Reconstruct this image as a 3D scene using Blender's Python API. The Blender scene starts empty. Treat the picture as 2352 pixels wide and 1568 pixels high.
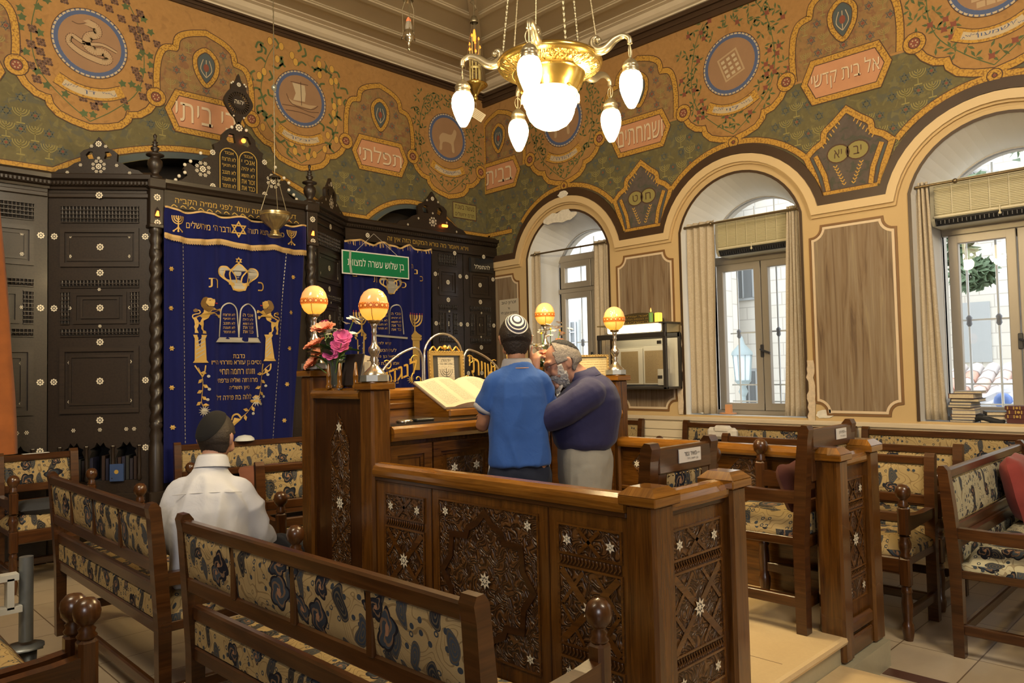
import bpy, math, random
from math import sin, cos, pi, radians, atan2, hypot
from mathutils import Vector, Matrix
from mathutils.geometry import tessellate_polygon
random.seed(7)
sc = bpy.context.scene
COL = sc.collection

# ------------------------------------------------------------------ camera
YAW, PIT, ROL = radians(45.462), radians(2.347), radians(-1.2317)
cam = bpy.data.cameras.new('camera'); camo = bpy.data.objects.new('camera', cam); COL.objects.link(camo)
F_ = Vector((cos(YAW)*cos(PIT), sin(YAW)*cos(PIT), sin(PIT)))
R_ = Vector((sin(YAW), -cos(YAW), 0)); U_ = R_.cross(F_)
R2 = R_*cos(ROL)+U_*sin(ROL); U2 = U_*cos(ROL)-R_*sin(ROL)
CAMP = Vector((0, 0, 1.5))
camo.matrix_world = Matrix(((R2.x, U2.x, -F_.x, 0), (R2.y, U2.y, -F_.y, 0), (R2.z, U2.z, -F_.z, CAMP.z), (0, 0, 0, 1)))
cam.sensor_width = 36; cam.lens = 1720.3/2352*36; cam.clip_start = .05; cam.clip_end = 200
sc.camera = camo

# ------------------------------------------------------------------ light and exposure
sc.view_settings.view_transform = 'Standard'; sc.view_settings.look = 'None'
sc.view_settings.gamma = 1; sc.view_settings.use_curve_mapping = False
sc.view_settings.exposure = 0.36
wd = bpy.data.worlds.new('sky'); sc.world = wd; wd.use_nodes = True
bg = wd.node_tree.nodes['Background']; bg.inputs[0].default_value = (.86, .93, 1, 1); bg.inputs[1].default_value = 2.6
try:
    sc.cycles.max_bounces = 6; sc.cycles.diffuse_bounces = 3; sc.cycles.glossy_bounces = 3; sc.cycles.transmission_bounces = 3
    sc.cycles.transparent_max_bounces = 8; sc.cycles.caustics_reflective = False; sc.cycles.caustics_refractive = False
    sc.cycles.sample_clamp_indirect = 6; sc.cycles.use_denoising = True
except Exception: pass
def area(name, loc, target, size, power, color, sy=None):
    l = bpy.data.lights.new(name, 'AREA'); l.energy = power; l.color = color; l.size = size
    if sy: l.shape = 'RECTANGLE'; l.size_y = sy
    o = bpy.data.objects.new(name, l); COL.objects.link(o); o.location = loc
    o.rotation_euler = (Vector(target)-Vector(loc)).to_track_quat('-Z', 'Y').to_euler(); return o
def point(name, loc, power, color, r=.05):
    l = bpy.data.lights.new(name, 'POINT'); l.energy = power; l.color = color; l.shadow_soft_size = r
    o = bpy.data.objects.new(name, l); COL.objects.link(o); o.location = loc; return o
# daylight through the three windows of the street wall, plus added fill lights standing in for the unseen rest of the hall
for yy in (1.44, 3.69, 5.94):
    pl_ = area('window_portal', (7.5, yy, 2.1), (6, yy, 2.1), 1.15, 1, (1, 1, 1), 2.3); pl_.data.cycles.is_portal = True
area('mural_fill', (-.8, 2.6, 4.6), (2.6, 7.36, 4.0), 1.4, 150, (1, .84, .60))  # added light without a fixture, aimed to brighten the ark wall mural
area('mural_fill', (2.4, -1.6, 4.6), (6.8, 2.6, 3.7), 1.4, 150, (1, .86, .64))  # same kind of added fill, aimed at the window wall mural
area('hall_fill', (-2.6, -2.2, 2.6), (3.5, 4.2, 1.2), 1.8, 70, (.95, .96, 1), 1.8)  # added cool fill from behind the camera, no window is built there

# ------------------------------------------------------------------ materials
MATS = {}
class NT:
    def __init__(s, name):
        s.m = bpy.data.materials.new(name); s.m.use_nodes = True; s.t = s.m.node_tree; s.b = s.t.nodes['Principled BSDF']; s.out = s.t.nodes['Material Output']
    def n(s, typ, **kw):
        nd = s.t.nodes.new('ShaderNode'+typ)
        for k, v in kw.items():
            if k.startswith('i_'):
                key = k[2:]; key = int(key) if key.isdigit() else key.replace('_', ' ')
                s.put(nd.inputs[key], v)
            else: setattr(nd, k, v)
        return nd
    def put(s, sock, v):
        if isinstance(v, bpy.types.NodeSocket): s.t.links.new(v, sock)
        elif isinstance(v, bpy.types.Node): s.t.links.new(v.outputs[0], sock)
        elif isinstance(v, tuple) and len(v) == 3 and sock.type == 'RGBA': sock.default_value = (*v, 1)
        else: sock.default_value = v
    def math(s, op, a, b=None, c=None, clamp=False):
        nd = s.t.nodes.new('ShaderNodeMath'); nd.operation = op; nd.use_clamp = clamp
        s.put(nd.inputs[0], a)
        if b is not None: s.put(nd.inputs[1], b)
        if c is not None: s.put(nd.inputs[2], c)
        return nd.outputs[0]
    def vmath(s, op, a, b=None, out=0):
        nd = s.t.nodes.new('ShaderNodeVectorMath'); nd.operation = op; s.put(nd.inputs[0], a)
        if b is not None: s.put(nd.inputs[1], b)
        return nd.outputs[out]
    def mix(s, fac, a, b, bt='MIX'):
        nd = s.t.nodes.new('ShaderNodeMix'); nd.data_type = 'RGBA'; nd.blend_type = bt
        s.put(nd.inputs[0], fac); s.put(nd.inputs[6], a); s.put(nd.inputs[7], b); return nd.outputs[2]
    def ramp(s, fac, stops, interp='LINEAR'):
        nd = s.t.nodes.new('ShaderNodeValToRGB'); s.put(nd.inputs[0], fac); e = nd.color_ramp.elements; nd.color_ramp.interpolation = interp
        while len(e) < len(stops): e.new(.5)
        for el, (p, c) in zip(e, stops): el.position = p; el.color = (*c, 1) if len(c) == 3 else c
        return nd.outputs[0]
    def uv(s, sx=1, sy=1, ang=0):
        u = s.n('UVMap'); mp = s.n('Mapping'); s.t.links.new(u.outputs[0], mp.inputs[0]); mp.inputs['Scale'].default_value = (sx, sy, 1); mp.inputs['Rotation'].default_value = (0, 0, ang); return mp.outputs[0]
    def noise(s, vec, scale, detail=2, rough=.5, dist=0, out=0, dim='2D'):
        nd = s.n('TexNoise', noise_dimensions=dim); s.put(nd.inputs['Vector'], vec); nd.inputs['Scale'].default_value = scale; nd.inputs['Detail'].default_value = detail
        nd.inputs['Roughness'].default_value = rough; nd.inputs['Distortion'].default_value = dist; return nd.outputs[out]
    def vor(s, vec, scale, rnd=1.0, feature='F1'):
        nd = s.n('TexVoronoi', voronoi_dimensions='2D', feature=feature); s.put(nd.inputs['Vector'], vec); nd.inputs['Scale'].default_value = scale; nd.inputs['Randomness'].default_value = rnd; return nd
    def bump(s, h, strength=.3, dist=.01):
        nd = s.n('Bump'); s.put(nd.inputs['Height'], h); nd.inputs['Strength'].default_value = strength; nd.inputs['Distance'].default_value = dist; s.t.links.new(nd.outputs[0], s.b.inputs['Normal'])
    def fin(s, color=None, rough=None, metal=None, spec=None, coat=None):
        if color is not None: s.put(s.b.inputs['Base Color'], color)
        if rough is not None: s.put(s.b.inputs['Roughness'], rough)
        if metal is not None: s.b.inputs['Metallic'].default_value = metal
        if spec is not None: s.b.inputs['Specular IOR Level'].default_value = spec
        if coat: s.b.inputs['Coat Weight'].default_value = coat; s.b.inputs['Coat Roughness'].default_value = .12
        return s.m
def plain(name, color, rough=.6, metal=0, spec=.5, var=0, vs=6, bump=0, bs=60, sheen=0):
    if name in MATS: return MATS[name]
    t = NT(name); c = color
    if var:
        f = t.noise(t.uv(), vs, 3)
        c = t.mix(f, tuple(max(0, x*(1-var)) for x in color), tuple(min(1, x*(1+var)) for x in color))
    if bump: t.bump(t.noise(t.uv(), bs, 2), bump, .004)
    if sheen: t.b.inputs['Sheen Weight'].default_value = sheen
    MATS[name] = t.fin(c, rough, metal, spec); return MATS[name]
def emit(name, color, strength, base=(.8, .8, .8)):
    t = NT(name); t.b.inputs['Emission Color'].default_value = (*color, 1); t.b.inputs['Emission Strength'].default_value = strength; return t.fin(base, .4)
def wood(name, dark, mid, light, rough=.3, coat=.3, sc_=1.0, bump=.05):
    t = NT(name); v = t.uv(1.3*sc_, 16*sc_)
    n1 = t.noise(v, 2.2, 4, .6, .6); n2 = t.noise(t.uv(3*sc_, 90*sc_), 2, 2); n3 = t.noise(t.uv(.9, .9), 1.6, 2)
    f = t.math('ADD', t.math('MULTIPLY', n1, .62), t.math('ADD', t.math('MULTIPLY', n2, .2), t.math('MULTIPLY', n3, .2)))
    c = t.ramp(f, [(.33, dark), (.52, mid), (.72, light)])
    t.bump(n2, bump, .002)
    MATS[name] = t.fin(c, t.math('ADD', rough-.06, t.math('MULTIPLY', n3, .12)), 0, .5, coat); return MATS[name]
W_BIM = wood('varnished_walnut', (.044, .014, .002), (.098, .036, .005), (.165, .066, .010), .27, .4)
W_RAIL = wood('varnished_rail', (.105, .038, .004), (.185, .072, .008), (.27, .115, .016), .18, .7)
W_PANEL = wood('dark_panel_wood', (.022, .007, .002), (.042, .014, .003), (.066, .024, .005), .3, .3)
W_BEN = wood('bench_wood', (.027, .0085, .002), (.056, .019, .004), (.095, .036, .009), .3, .35)
W_ARK = wood('dark_walnut_ark', (.011, .0065, .004), (.019, .0115, .007), (.030, .018, .011), .42, .1, 1.0, .1)
def carved(name, lo, mid, hi, scale=8.0, freq=7.0, strength=.9):
    t = NT(name); v = t.uv()
    nd = t.noise(v, scale, 1.2, .5, .9)
    s = t.math('SINE', t.math('MULTIPLY', nd, freq*2*pi))
    h = t.math('ADD', t.math('MULTIPLY', s, .5), .5)
    c = t.ramp(h, [(.1, lo), (.5, mid), (.95, hi)])  # ridge highlights and groove shade put into the colour, following the relief
    t.bump(t.math('POWER', h, .7), strength, .012)
    MATS[name] = t.fin(c, .36, 0, .5, .25); return MATS[name]
M_CARV = carved('carved_walnut', (.032, .011, .002), (.066, .025, .005), (.115, .050, .014), 20, 5, .7)
M_CARVA = carved('carved_dark_walnut', (.008, .005, .003), (.018, .011, .007), (.036, .023, .015), 16, 5, .6)
def pebble(name, lo, hi, scale=55):
    t = NT(name); v = t.uv(); vo = t.vor(v, scale); d = vo.outputs['Distance']
    n3 = t.noise(v, 3, 3)
    c = t.mix(n3, lo, hi); c = t.mix(t.math('MULTIPLY', d, .8, clamp=True), c, tuple(x*.55 for x in lo))
    t.bump(d, -.6, .006); MATS[name] = t.fin(c, .42, 0, .45, .08); return MATS[name]
M_PEB = pebble('carved_dark_wood_field', (.017, .0105, .007), (.030, .019, .0125))
def floral(name, base, tint):
    t = NT(name); v0 = t.uv()
    nz = t.noise(v0, 5.5, 1.5, .5, 0, 1)
    v = t.vmath('ADD', v0, t.vmath('MULTIPLY', t.vmath('SUBTRACT', nz, (.5, .5, .5)), (.09, .09, 0)))
    c = t.mix(t.noise(v0, 9, 3), tuple(x*.78 for x in base), tuple(min(1, x*1.12) for x in base))
    # fine curling lines
    n = t.noise(v0, 9, .6, .4, .5); fr = t.math('ABSOLUTE', t.math('SUBTRACT', t.math('FRACT', t.math('MULTIPLY', n, 9)), .5))
    c = t.mix(t.math('MULTIPLY', t.math('LESS_THAN', fr, .085), .55), c, (.10, .055, .022))
    # dots and rings
    vo = t.vor(v0, 30, .9); d = vo.outputs['Distance']; rc = t.n('SeparateColor', i_0=vo.outputs['Color'])
    c = t.mix(t.math('MULTIPLY', t.math('LESS_THAN', d, .26), t.math('GREATER_THAN', rc.outputs[0], .55)), c, tuple(x*.75 for x in tint))
    c = t.mix(t.math('MULTIPLY', t.math('LESS_THAN', d, .13), t.math('GREATER_THAN', rc.outputs[0], .75)), c, base)
    # leaves
    rot = t.n('Mapping'); t.put(rot.inputs[0], v); rot.inputs['Rotation'].default_value = (0, 0, .7); rot.inputs['Scale'].default_value = (1, .42, 1)
    vo2 = t.vor(rot.outputs[0], 15, .95); rc2 = t.n('SeparateColor', i_0=vo2.outputs['Color'])
    stripe = t.math('GREATER_THAN', t.math('SINE', t.math('MULTIPLY', vo2.outputs['Distance'], 60)), -.4)
    c = t.mix(t.math('MULTIPLY', t.math('LESS_THAN', vo2.outputs['Distance'], .33), t.math('GREATER_THAN', rc2.outputs[1], .56)), c, t.mix(stripe, (.09, .07, .045), t.mix(rc2.outputs[0], (.012, .014, .02), tint)))
    # flowers
    vo3 = t.vor(v, 7.6, .85); 
    sx = t.n('SeparateXYZ', i_0=t.vmath('SUBTRACT', v, vo3.outputs['Position'])); th = t.math('ARCTAN2', sx.outputs[1], sx.outputs[0])
    rc3 = t.n('SeparateColor', i_0=vo3.outputs['Color'])
    rad = t.math('MULTIPLY', t.math('ADD', .78, t.math('MULTIPLY', .22, t.math('ABSOLUTE', t.math('SINE', t.math('MULTIPLY', th, 2.5))))), t.math('ADD', .2, t.math('MULTIPLY', rc3.outputs[2], .25)))
    q = t.math('DIVIDE', vo3.outputs['Distance'], rad)
    ring = t.math('SINE', t.math('ADD', t.math('MULTIPLY', q, 11), t.math('MULTIPLY', th, 3)))
    fc = t.mix(t.math('GREATER_THAN', ring, .55), t.mix(rc3.outputs[1], (.008, .009, .016), tint), (.16, .10, .06))
    fc = t.mix(t.math('GREATER_THAN', q, .82), fc, (.010, .010, .016))
    fc = t.mix(t.math('LESS_THAN', q, .2), fc, (.30, .16, .09))
    c = t.mix(t.math('MULTIPLY', t.math('LESS_THAN', q, 1), t.math('GREATER_THAN', rc3.outputs[0], .22)), c, fc)
    t.bump(t.noise(v0, 260, 1), .25, .002)
    MATS[name] = t.fin(c, .8, 0, .2); return MATS[name]
M_FLO = floral('floral_tapestry', (.35, .255, .12), (.045, .058, .075))
M_FLOB = floral('floral_tapestry_pale', (.44, .40, .27), (.05, .07, .095))

# ------------------------------------------------------------------ mesh building
class MB:
    def __init__(s, T=None): s.v = []; s.f = []; s.m = []; s.u = []; s.s = []; s.mats = []; s.T = T; s.mi = 0; s.rnd = True
    def mat(s, m):
        if m not in s.mats: s.mats.append(m)
        s.mi = s.mats.index(m); return s
    def add(s, vs, fs, smooth=False, g=None, uvs=None):
        o = len(s.v); vs = [Vector(p) for p in vs]; ox, oy = (random.random()*7, random.random()*7) if s.rnd else (0, 0)
        for k, f in enumerate(fs):
            if uvs is not None: s.u += uvs[k]
            else:
                n = Vector((0, 0, 0)); L = len(f)
                for i in range(L):
                    a = vs[f[i]]; b = vs[f[(i+1) % L]]; n.x += (a.y-b.y)*(a.z+b.z); n.y += (a.z-b.z)*(a.x+b.x); n.z += (a.x-b.x)*(a.y+b.y)
                d = max(range(3), key=lambda i: abs(n[i])); ab = [i for i in range(3) if i != d]
                if g in ab: ab = [g]+[i for i in ab if i != g]
                for i in f: s.u += [vs[i][ab[0]]+ox, vs[i][ab[1]]+oy]
            s.f.append([i+o for i in f]); s.m.append(s.mi); s.s.append(smooth)
        s.v += [s.T @ p for p in vs] if s.T is not None else vs
        return s
    def box(s, a, b, ch=0, g='auto'):
        a = Vector([min(p, q) for p, q in zip(a, b)]), Vector([max(p, q) for p, q in zip(a, b)]); lo, hi = a
        d = hi-lo
        if g == 'auto': g = max(range(3), key=lambda i: d[i])
        if ch <= 0:
            vs = [(x, y, z) for x in (lo.x, hi.x) for y in (lo.y, hi.y) for z in (lo.z, hi.z)]
            fs = [(0, 1, 3, 2), (4, 6, 7, 5), (0, 4, 5, 1), (2, 3, 7, 6), (0, 2, 6, 4), (1, 5, 7, 3)]
            return s.add(vs, fs, False, g)
        c = min(ch, d.x*.45, d.y*.45, d.z*.45); vs = []; ix = {}
        for X in (0, 1):
            for Y in (0, 1):
                for Z in (0, 1):
                    for ax in range(3):
                        p = [lo.x if not X else hi.x, lo.y if not Y else hi.y, lo.z if not Z else hi.z]
                        for q in range(3):
                            if q != ax: p[q] += c*(1 if not (X, Y, Z)[q] else -1)
                        ix[X, Y, Z, ax] = len(vs); vs.append(p)
        fs = []
        def quad(k): fs.append(k)
        for ax in range(3):
            o = [i for i in range(3) if i != ax]
            for sgn in (0, 1):
                cyc = []
                for p, q in ((0, 0), (1, 0), (1, 1), (0, 1)):
                    t = [0, 0, 0]; t[ax] = sgn; t[o[0]] = p; t[o[1]] = q; cyc.append(ix[t[0], t[1], t[2], ax])
                if (sgn == 1) == (ax == 1): cyc = cyc[::-1]
                quad(cyc)
            for p in (0, 1):
                for q in (0, 1):
                    t = [0, 0, 0]; t[o[0]] = p; t[o[1]] = q
                    e = []
                    for sgn, a_ in ((0, o[0]), (1, o[0]), (1, o[1]), (0, o[1])):
                        t[ax] = sgn; e.append(ix[t[0], t[1], t[2], a_])
                    if (p == q) != (ax == 1): e = e[::-1]
                    quad(e)
        for X in (0, 1):
            for Y in (0, 1):
                for Z in (0, 1):
                    e = [ix[X, Y, Z, i] for i in range(3)]
                    if (X+Y+Z) % 2 == 0: e = e[::-1]
                    quad(e)
        return s.add(vs, fs, False, g)
    def prism(s, pts, ax, a0, a1, g=None, smooth=False):
        """pts 2D loop in the two other axes (in x,y,z order); extruded along ax."""
        o = [i for i in range(3) if i != ax]; n = len(pts)
        def P(p, a):
            t = [0, 0, 0]; t[ax] = a; t[o[0]] = p[0]; t[o[1]] = p[1]; return t
        vs = [P(p, a0) for p in pts]+[P(p, a1) for p in pts]
        ar = sum(pts[i][0]*pts[(i+1) % n][1]-pts[(i+1) % n][0]*pts[i][1] for i in range(n))
        fl = (ar > 0) == (a1 > a0)
        if ax == 1: fl = not fl
        side = [(i, (i+1) % n, n+(i+1) % n, n+i) for i in range(n)]
        if not fl: side = [q[::-1] for q in side]
        s.add(vs, side, smooth, g if g is not None else ax)
        cap = tessellate_polygon([[Vector((p[0], p[1], 0)) for p in pts]])
        c0 = []; c1 = []
        for t in cap:
            q = (pts[t[1]][0]-pts[t[0]][0])*(pts[t[2]][1]-pts[t[0]][1])-(pts[t[2]][0]-pts[t[0]][0])*(pts[t[1]][1]-pts[t[0]][1])
            ccw = tuple(t) if q > 0 else tuple(t[::-1])
            up = (a1 > a0) != (ax == 1)
            c1.append(tuple(i+n for i in (ccw if up else ccw[::-1]))); c0.append(ccw[::-1] if up else ccw)
        s.add(vs, c0+c1, False, g); return s
    def lathe(s, prof, c=(0, 0, 0), n=24, sx=1, sy=1, smooth=True, lobes=0, lob=0):
        vs = []; fs = []; uvs = []; m = len(prof)
        for j in range(n+1):
            a = 2*pi*j/n; k = 1+lob*cos(lobes*a) if lobes else 1
            for r, z in prof: vs.append((c[0]+r*k*cos(a)*sx, c[1]+r*k*sin(a)*sy, c[2]+z))
        for j in range(n):
            for i in range(m-1):
                q = (j*m+i, (j+1)*m+i, (j+1)*m+i+1, j*m+i+1)
                fs.append(q); R = max(prof[i][0], .02)
                uvs.append([prof[i][1], j/n*R*6.28, prof[i][1], (j+1)/n*R*6.28, prof[i+1][1], (j+1)/n*R*6.28, prof[i+1][1], j/n*R*6.28])
        return s.add(vs, fs, smooth, None, uvs)
    def tube(s, path, r, n=8, closed=False, caps=True, smooth=True, flat=1):
        P = [Vector(p) for p in path]; L = len(P); rr = r if isinstance(r, (list, tuple)) else [r]*L
        vs = []; fs = []; up = None
        for i in range(L):
            t = (P[(i+1) % L]-P[i-1]) if closed else (P[min(i+1, L-1)]-P[max(i-1, 0)])
            t = t.normalized() if t.length > 1e-9 else Vector((0, 0, 1))
            if up is None:
                up = Vector((0, 0, 1)) if abs(t.z) < .9 else Vector((1, 0, 0))
            up = (up-t*up.dot(t)); up = up.normalized() if up.length > 1e-6 else t.orthogonal().normalized()
            b = t.cross(up)
            for j in range(n):
                a = 2*pi*j/n; vs.append(P[i]+(b*cos(a)*flat+up*sin(a))*rr[i])
        for i in range(L if closed else L-1):
            for j in range(n):
                fs.append((i*n+j, i*n+(j+1) % n, ((i+1) % L)*n+(j+1) % n, ((i+1) % L)*n+j))
        s.add(vs, fs, smooth)
        if caps and not closed:
            s.add(vs[:n], [tuple(range(n))[::-1]], False); s.add(vs[-n:], [tuple(range(n))], False)
        return s
    def ball(s, c, r, n=12, m=8, sz=1, sx=1, sy=1):
        return s.lathe([(max(r*sin(pi*i/m), 1e-5), -r*sz*cos(pi*i/m)) for i in range(m+1)], c, n, sx, sy)
    # flat shapes in a frame fr(u, v, d) -> xyz
    def fill(s, loops, fr, d=0):
        if not isinstance(loops[0][0], (tuple, list)): loops = [loops]
        tri = tessellate_polygon([[Vector((p[0], p[1], 0)) for p in l] for l in loops]); pts = [p for l in loops for p in l]
        fs = []
        for t in tri:
            q = (pts[t[1]][0]-pts[t[0]][0])*(pts[t[2]][1]-pts[t[0]][1])-(pts[t[2]][0]-pts[t[0]][0])*(pts[t[1]][1]-pts[t[0]][1])
            fs.append(tuple(t) if q > 0 else tuple(t[::-1]))
        uvs = [[c for i in f for c in pts[i]] for f in fs]
        return s.add([fr(p[0], p[1], d) for p in pts], fs, False, None, uvs)
    def strip(s, pts, w, fr, d=0, closed=False, off=0):
        L = len(pts); A = []; B = []
        for i in range(L):
            p = pts[i]; q0 = pts[i-1] if (closed or i > 0) else p; q1 = pts[(i+1) % L] if (closed or i < L-1) else p
            def nrm(a, b):
                x, y = b[0]-a[0], b[1]-a[1]; l = hypot(x, y); return (-y/l, x/l) if l > 1e-9 else None
            n0 = nrm(q0, p); n1 = nrm(p, q1); n0 = n0 or n1 or (0, 1); n1 = n1 or n0
            mx, my = n0[0]+n1[0], n0[1]+n1[1]; l2 = mx*mx+my*my
            k = 2/l2 if l2 > .35 else 2/.35
            mx *= k; my *= k
            A.append((p[0]+mx*(off-w/2), p[1]+my*(off-w/2))); B.append((p[0]+mx*(off+w/2), p[1]+my*(off+w/2)))
        vs = [fr(a[0], a[1], d) for a in A]+[fr(a[0], a[1], d) for a in B]; fs = []; uvs = []; pt = A+B
        for i in range(L if closed else L-1):
            j = (i+1) % L; f = (i, j, L+j, L+i); fs.append(f); uvs.append([c for k in f for c in pt[k]])
        return s.add(vs, fs, False, None, uvs)
    def disc(s, c, r, fr, d=0, n=16, ry=None, a0=0):
        return s.fill([(c[0]+r*cos(2*pi*i/n+a0), c[1]+(ry or r)*sin(2*pi*i/n+a0)) for i in range(n)], fr, d)
    def text(s, txt, fr, u, v, w, h, d=0, rtl=True, bold=0.0, arc=None):
        vs, ts = glyphs(txt[::-1] if rtl else txt, bold)
        x0 = min(p[0] for p in vs); x1 = max(p[0] for p in vs); y0 = min(p[1] for p in vs); y1 = max(p[1] for p in vs)
        pts = [(u+(p[0]-x0)/(x1-x0)*w-w/2, v+(p[1]-y0)/(y1-y0)*h-h/2) for p in vs]
        if arc: pts = [arc(a, b) for a, b in pts]
        uvs = [[c for i in f for c in pts[i]] for f in ts]
        return s.add([fr(a, b, d) for a, b in pts], ts, False, None, uvs)
    def build(s, name, mats=None, parent=None, loc=None, rz=0, smooth=None):
        me = bpy.data.meshes.new(name); me.from_pydata([tuple(p) for p in s.v], [], s.f)
        ms = s.mats if mats is None else (mats if isinstance(mats, list) else [mats])
        for m in ms: me.materials.append(m)
        if s.mats and mats is None: me.polygons.foreach_set('material_index', s.m)
        me.polygons.foreach_set('use_smooth', s.s if smooth is None else [smooth]*len(s.f))
        ul = me.uv_layers.new(name='UVMap'); ul.data.foreach_set('uv', s.u)
        me.update(); o = bpy.data.objects.new(name, me); COL.objects.link(o)
        if parent: o.parent = parent
        if loc: o.location = loc
        if rz: o.rotation_euler = (0, 0, rz)
        return o
GL = {}
def glyphs(txt, bold=0.0):
    k = (txt, bold)
    if k not in GL:
        c = bpy.data.curves.new('g', 'FONT'); c.body = txt; c.size = 1; c.resolution_u = 3; c.offset = bold; c.fill_mode = 'NONE' if hasattr(c, 'fill_mode') else c.fill_mode
        o = bpy.data.objects.new('g', c); COL.objects.link(o); dg = bpy.context.evaluated_depsgraph_get()
        me = bpy.data.meshes.new_from_object(o.evaluated_get(dg)); co = [(v.co.x, v.co.y) for v in me.vertices]
        nb = {}
        for e in me.edges: nb.setdefault(e.vertices[0], []).append(e.vertices[1]); nb.setdefault(e.vertices[1], []).append(e.vertices[0])
        seen = set(); loops = []
        for v0 in sorted(nb):
            if v0 in seen: continue
            L = [v0]; seen.add(v0); cur = v0
            while True:
                nx = [q for q in sorted(nb[cur], key=lambda q: abs(q-cur-1)) if q not in seen]
                if not nx: break
                cur = nx[0]; seen.add(cur); L.append(cur)
            if len(L) > 2:
                P = []
                for i in L:
                    if not P or hypot(P[-1][0]-co[i][0], P[-1][1]-co[i][1]) > 1e-5: P.append(co[i])
                loops.append(P)
        ar = [sum(P[i-1][0]*P[i][1]-P[i][0]*P[i-1][1] for i in range(len(P)))/2 for P in loops]
        sg = -1 if ar[max(range(len(ar)), key=lambda i: abs(ar[i]))] < 0 else 1
        def inside(p, P):
            r = False
            for i in range(len(P)):
                (x0, y0), (x1, y1) = P[i-1], P[i]
                if (y0 > p[1]) != (y1 > p[1]) and p[0] < (x1-x0)*(p[1]-y0)/(y1-y0)+x0: r = not r
            return r
        vs = []; ts = []
        for P, a in zip(loops, ar):
            if a*sg < 0: continue
            grp = [P]+[Q for Q, b in zip(loops, ar) if b*sg < 0 and inside(Q[0], P)]
            pts = [p for q in grp for p in q]
            for t in tessellate_polygon([[Vector((x, y, 0)) for x, y in q] for q in grp]):
                A, B, E = [pts[i] for i in t]; q = (B[0]-A[0])*(E[1]-A[1])-(E[0]-A[0])*(B[1]-A[1])
                if abs(q) > 1e-9: ts.append(tuple(i+len(vs) for i in (t if q > 0 else t[::-1])))
            vs += pts
        bpy.data.objects.remove(o); bpy.data.curves.remove(c); bpy.data.meshes.remove(me); GL[k] = (vs, ts)
    return GL[k]
def tag(o, label, cat, group=None, kind=None):
    o['label'] = label; o['category'] = cat
    if group: o['group'] = group
    if kind: o['kind'] = kind
    return o
def thing(name, label, cat, loc=(0, 0, 0), rz=0, group=None):
    o = bpy.data.objects.new(name, None); COL.objects.link(o); o.empty_display_size = .1
    o.location = loc; o.rotation_euler = (0, 0, rz); return tag(o, label, cat, group)
def dup(o, loc=None, rz=None, label=None, parent=None, sc3=None):
    c = o.copy(); COL.objects.link(c)
    if parent is not None: c.parent = parent
    if loc is not None: c.location = loc
    if rz is not None: c.rotation_euler = (0, 0, rz)
    if sc3: c.scale = sc3
    if label: c['label'] = label
    for ch in list(o.children): dup(ch, parent=c)
    return c
def struct(o): o['kind'] = 'structure'; return o
def bez(p0, p1, p2, p3, n=10):
    return [tuple(a*(1-t)**3+3*b*t*(1-t)**2+3*c*t*t*(1-t)+e*t**3 for a, b, c, e in zip(p0, p1, p2, p3)) for t in [i/n for i in range(n+1)]]
def arcpts(cx, cy, rx, ry, a0, a1, n=16): return [(cx+rx*cos(a0+(a1-a0)*i/n), cy+ry*sin(a0+(a1-a0)*i/n)) for i in range(n+1)]
def crom(pts, n=6, closed=False):
    out = []; L = len(pts)
    for i in range(L if closed else L-1):
        g = (lambda k: pts[k % L]) if closed else (lambda k: pts[max(0, min(L-1, k))])
        a, b, c, e = g(i-1), g(i), g(i+1), g(i+2)
        for j in range(n):
            t = j/n; out.append(tuple(.5*(2*q+(-p+r)*t+(2*p-5*q+4*r-s_)*t*t+(-p+3*q-3*r+s_)*t**3) for p, q, r, s_ in zip(a, b, c, e)))
    if not closed: out.append(tuple(pts[-1]))
    return out
FA = lambda u, v, d: (u, 7.36-d, v)
FB = lambda u, v, d: (6.8-d, -u, v)
# ================================================================== room
P_GREEN = None
def mural_base(name, a, b, scale=3.0, spots=None):
    t = NT(name); v = t.uv(); n = t.noise(v, scale, 4, .6); c = t.mix(n, a, b)
    n2 = t.noise(v, 22, 3, .6); c = t.mix(t.math('MULTIPLY', n2, .5), c, tuple(x*.55 for x in a))
    if spots:
        for k, (col, th, s_) in enumerate(spots):
            c = t.mix(t.math('MULTIPLY', t.ramp(t.noise(v, s_, 2, .5, .5), [(th, (0, 0, 0)), (th+.08, (1, 1, 1))]), .55), c, col)
    MATS[name] = t.fin(c, .75, 0, .25); return MATS[name]
MU_G = mural_base('mural_olive', (.125, .108, .048), (.185, .155, .075), 3, [((.085, .092, .078), .56, 9), ((.20, .165, .065), .60, 14)])
MU_O = mural_base('mural_ochre', (.36, .19, .062), (.46, .255, .09), 2.5, [((.27, .14, .05), .62, 12)])
MU_T = mural_base('mural_tan', (.27, .155, .065), (.34, .20, .08), 3, [((.20, .085, .05), .58, 13), ((.16, .13, .06), .60, 17)])
def goldband():
    t = NT('mural_gold_band'); v = t.uv(); n = t.vor(v, 60, 1); c = t.mix(t.math('GREATER_THAN', n.outputs['Distance'], .52), (.50, .285, .05), (.16, .07, .02))
    c = t.mix(t.noise(v, 5, 3), c, (.46, .25, .045)); return t.fin(c, .6, 0, .3)
MU_B = goldband()
MU_D = plain('mural_dark_line', (.075, .035, .018), .7)
MU_P = plain('mural_plaque_rose', (.50, .24, .12), .7, var=.12)
MU_W = plain('mural_cream_letter', (.62, .50, .33), .7)
MU_V = plain('mural_leaf_green', (.075, .105, .035), .7, var=.3)
MU_Y = plain('mural_fruit_yellow', (.52, .30, .055), .7, var=.15)
MU_R = plain('mural_berry_red', (.20, .055, .03), .7, var=.2)
MU_GR = plain('mural_grape', (.14, .075, .05), .7, var=.2)
MU_L = plain('mural_menorah_line', (.27, .225, .07), .75)
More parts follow.
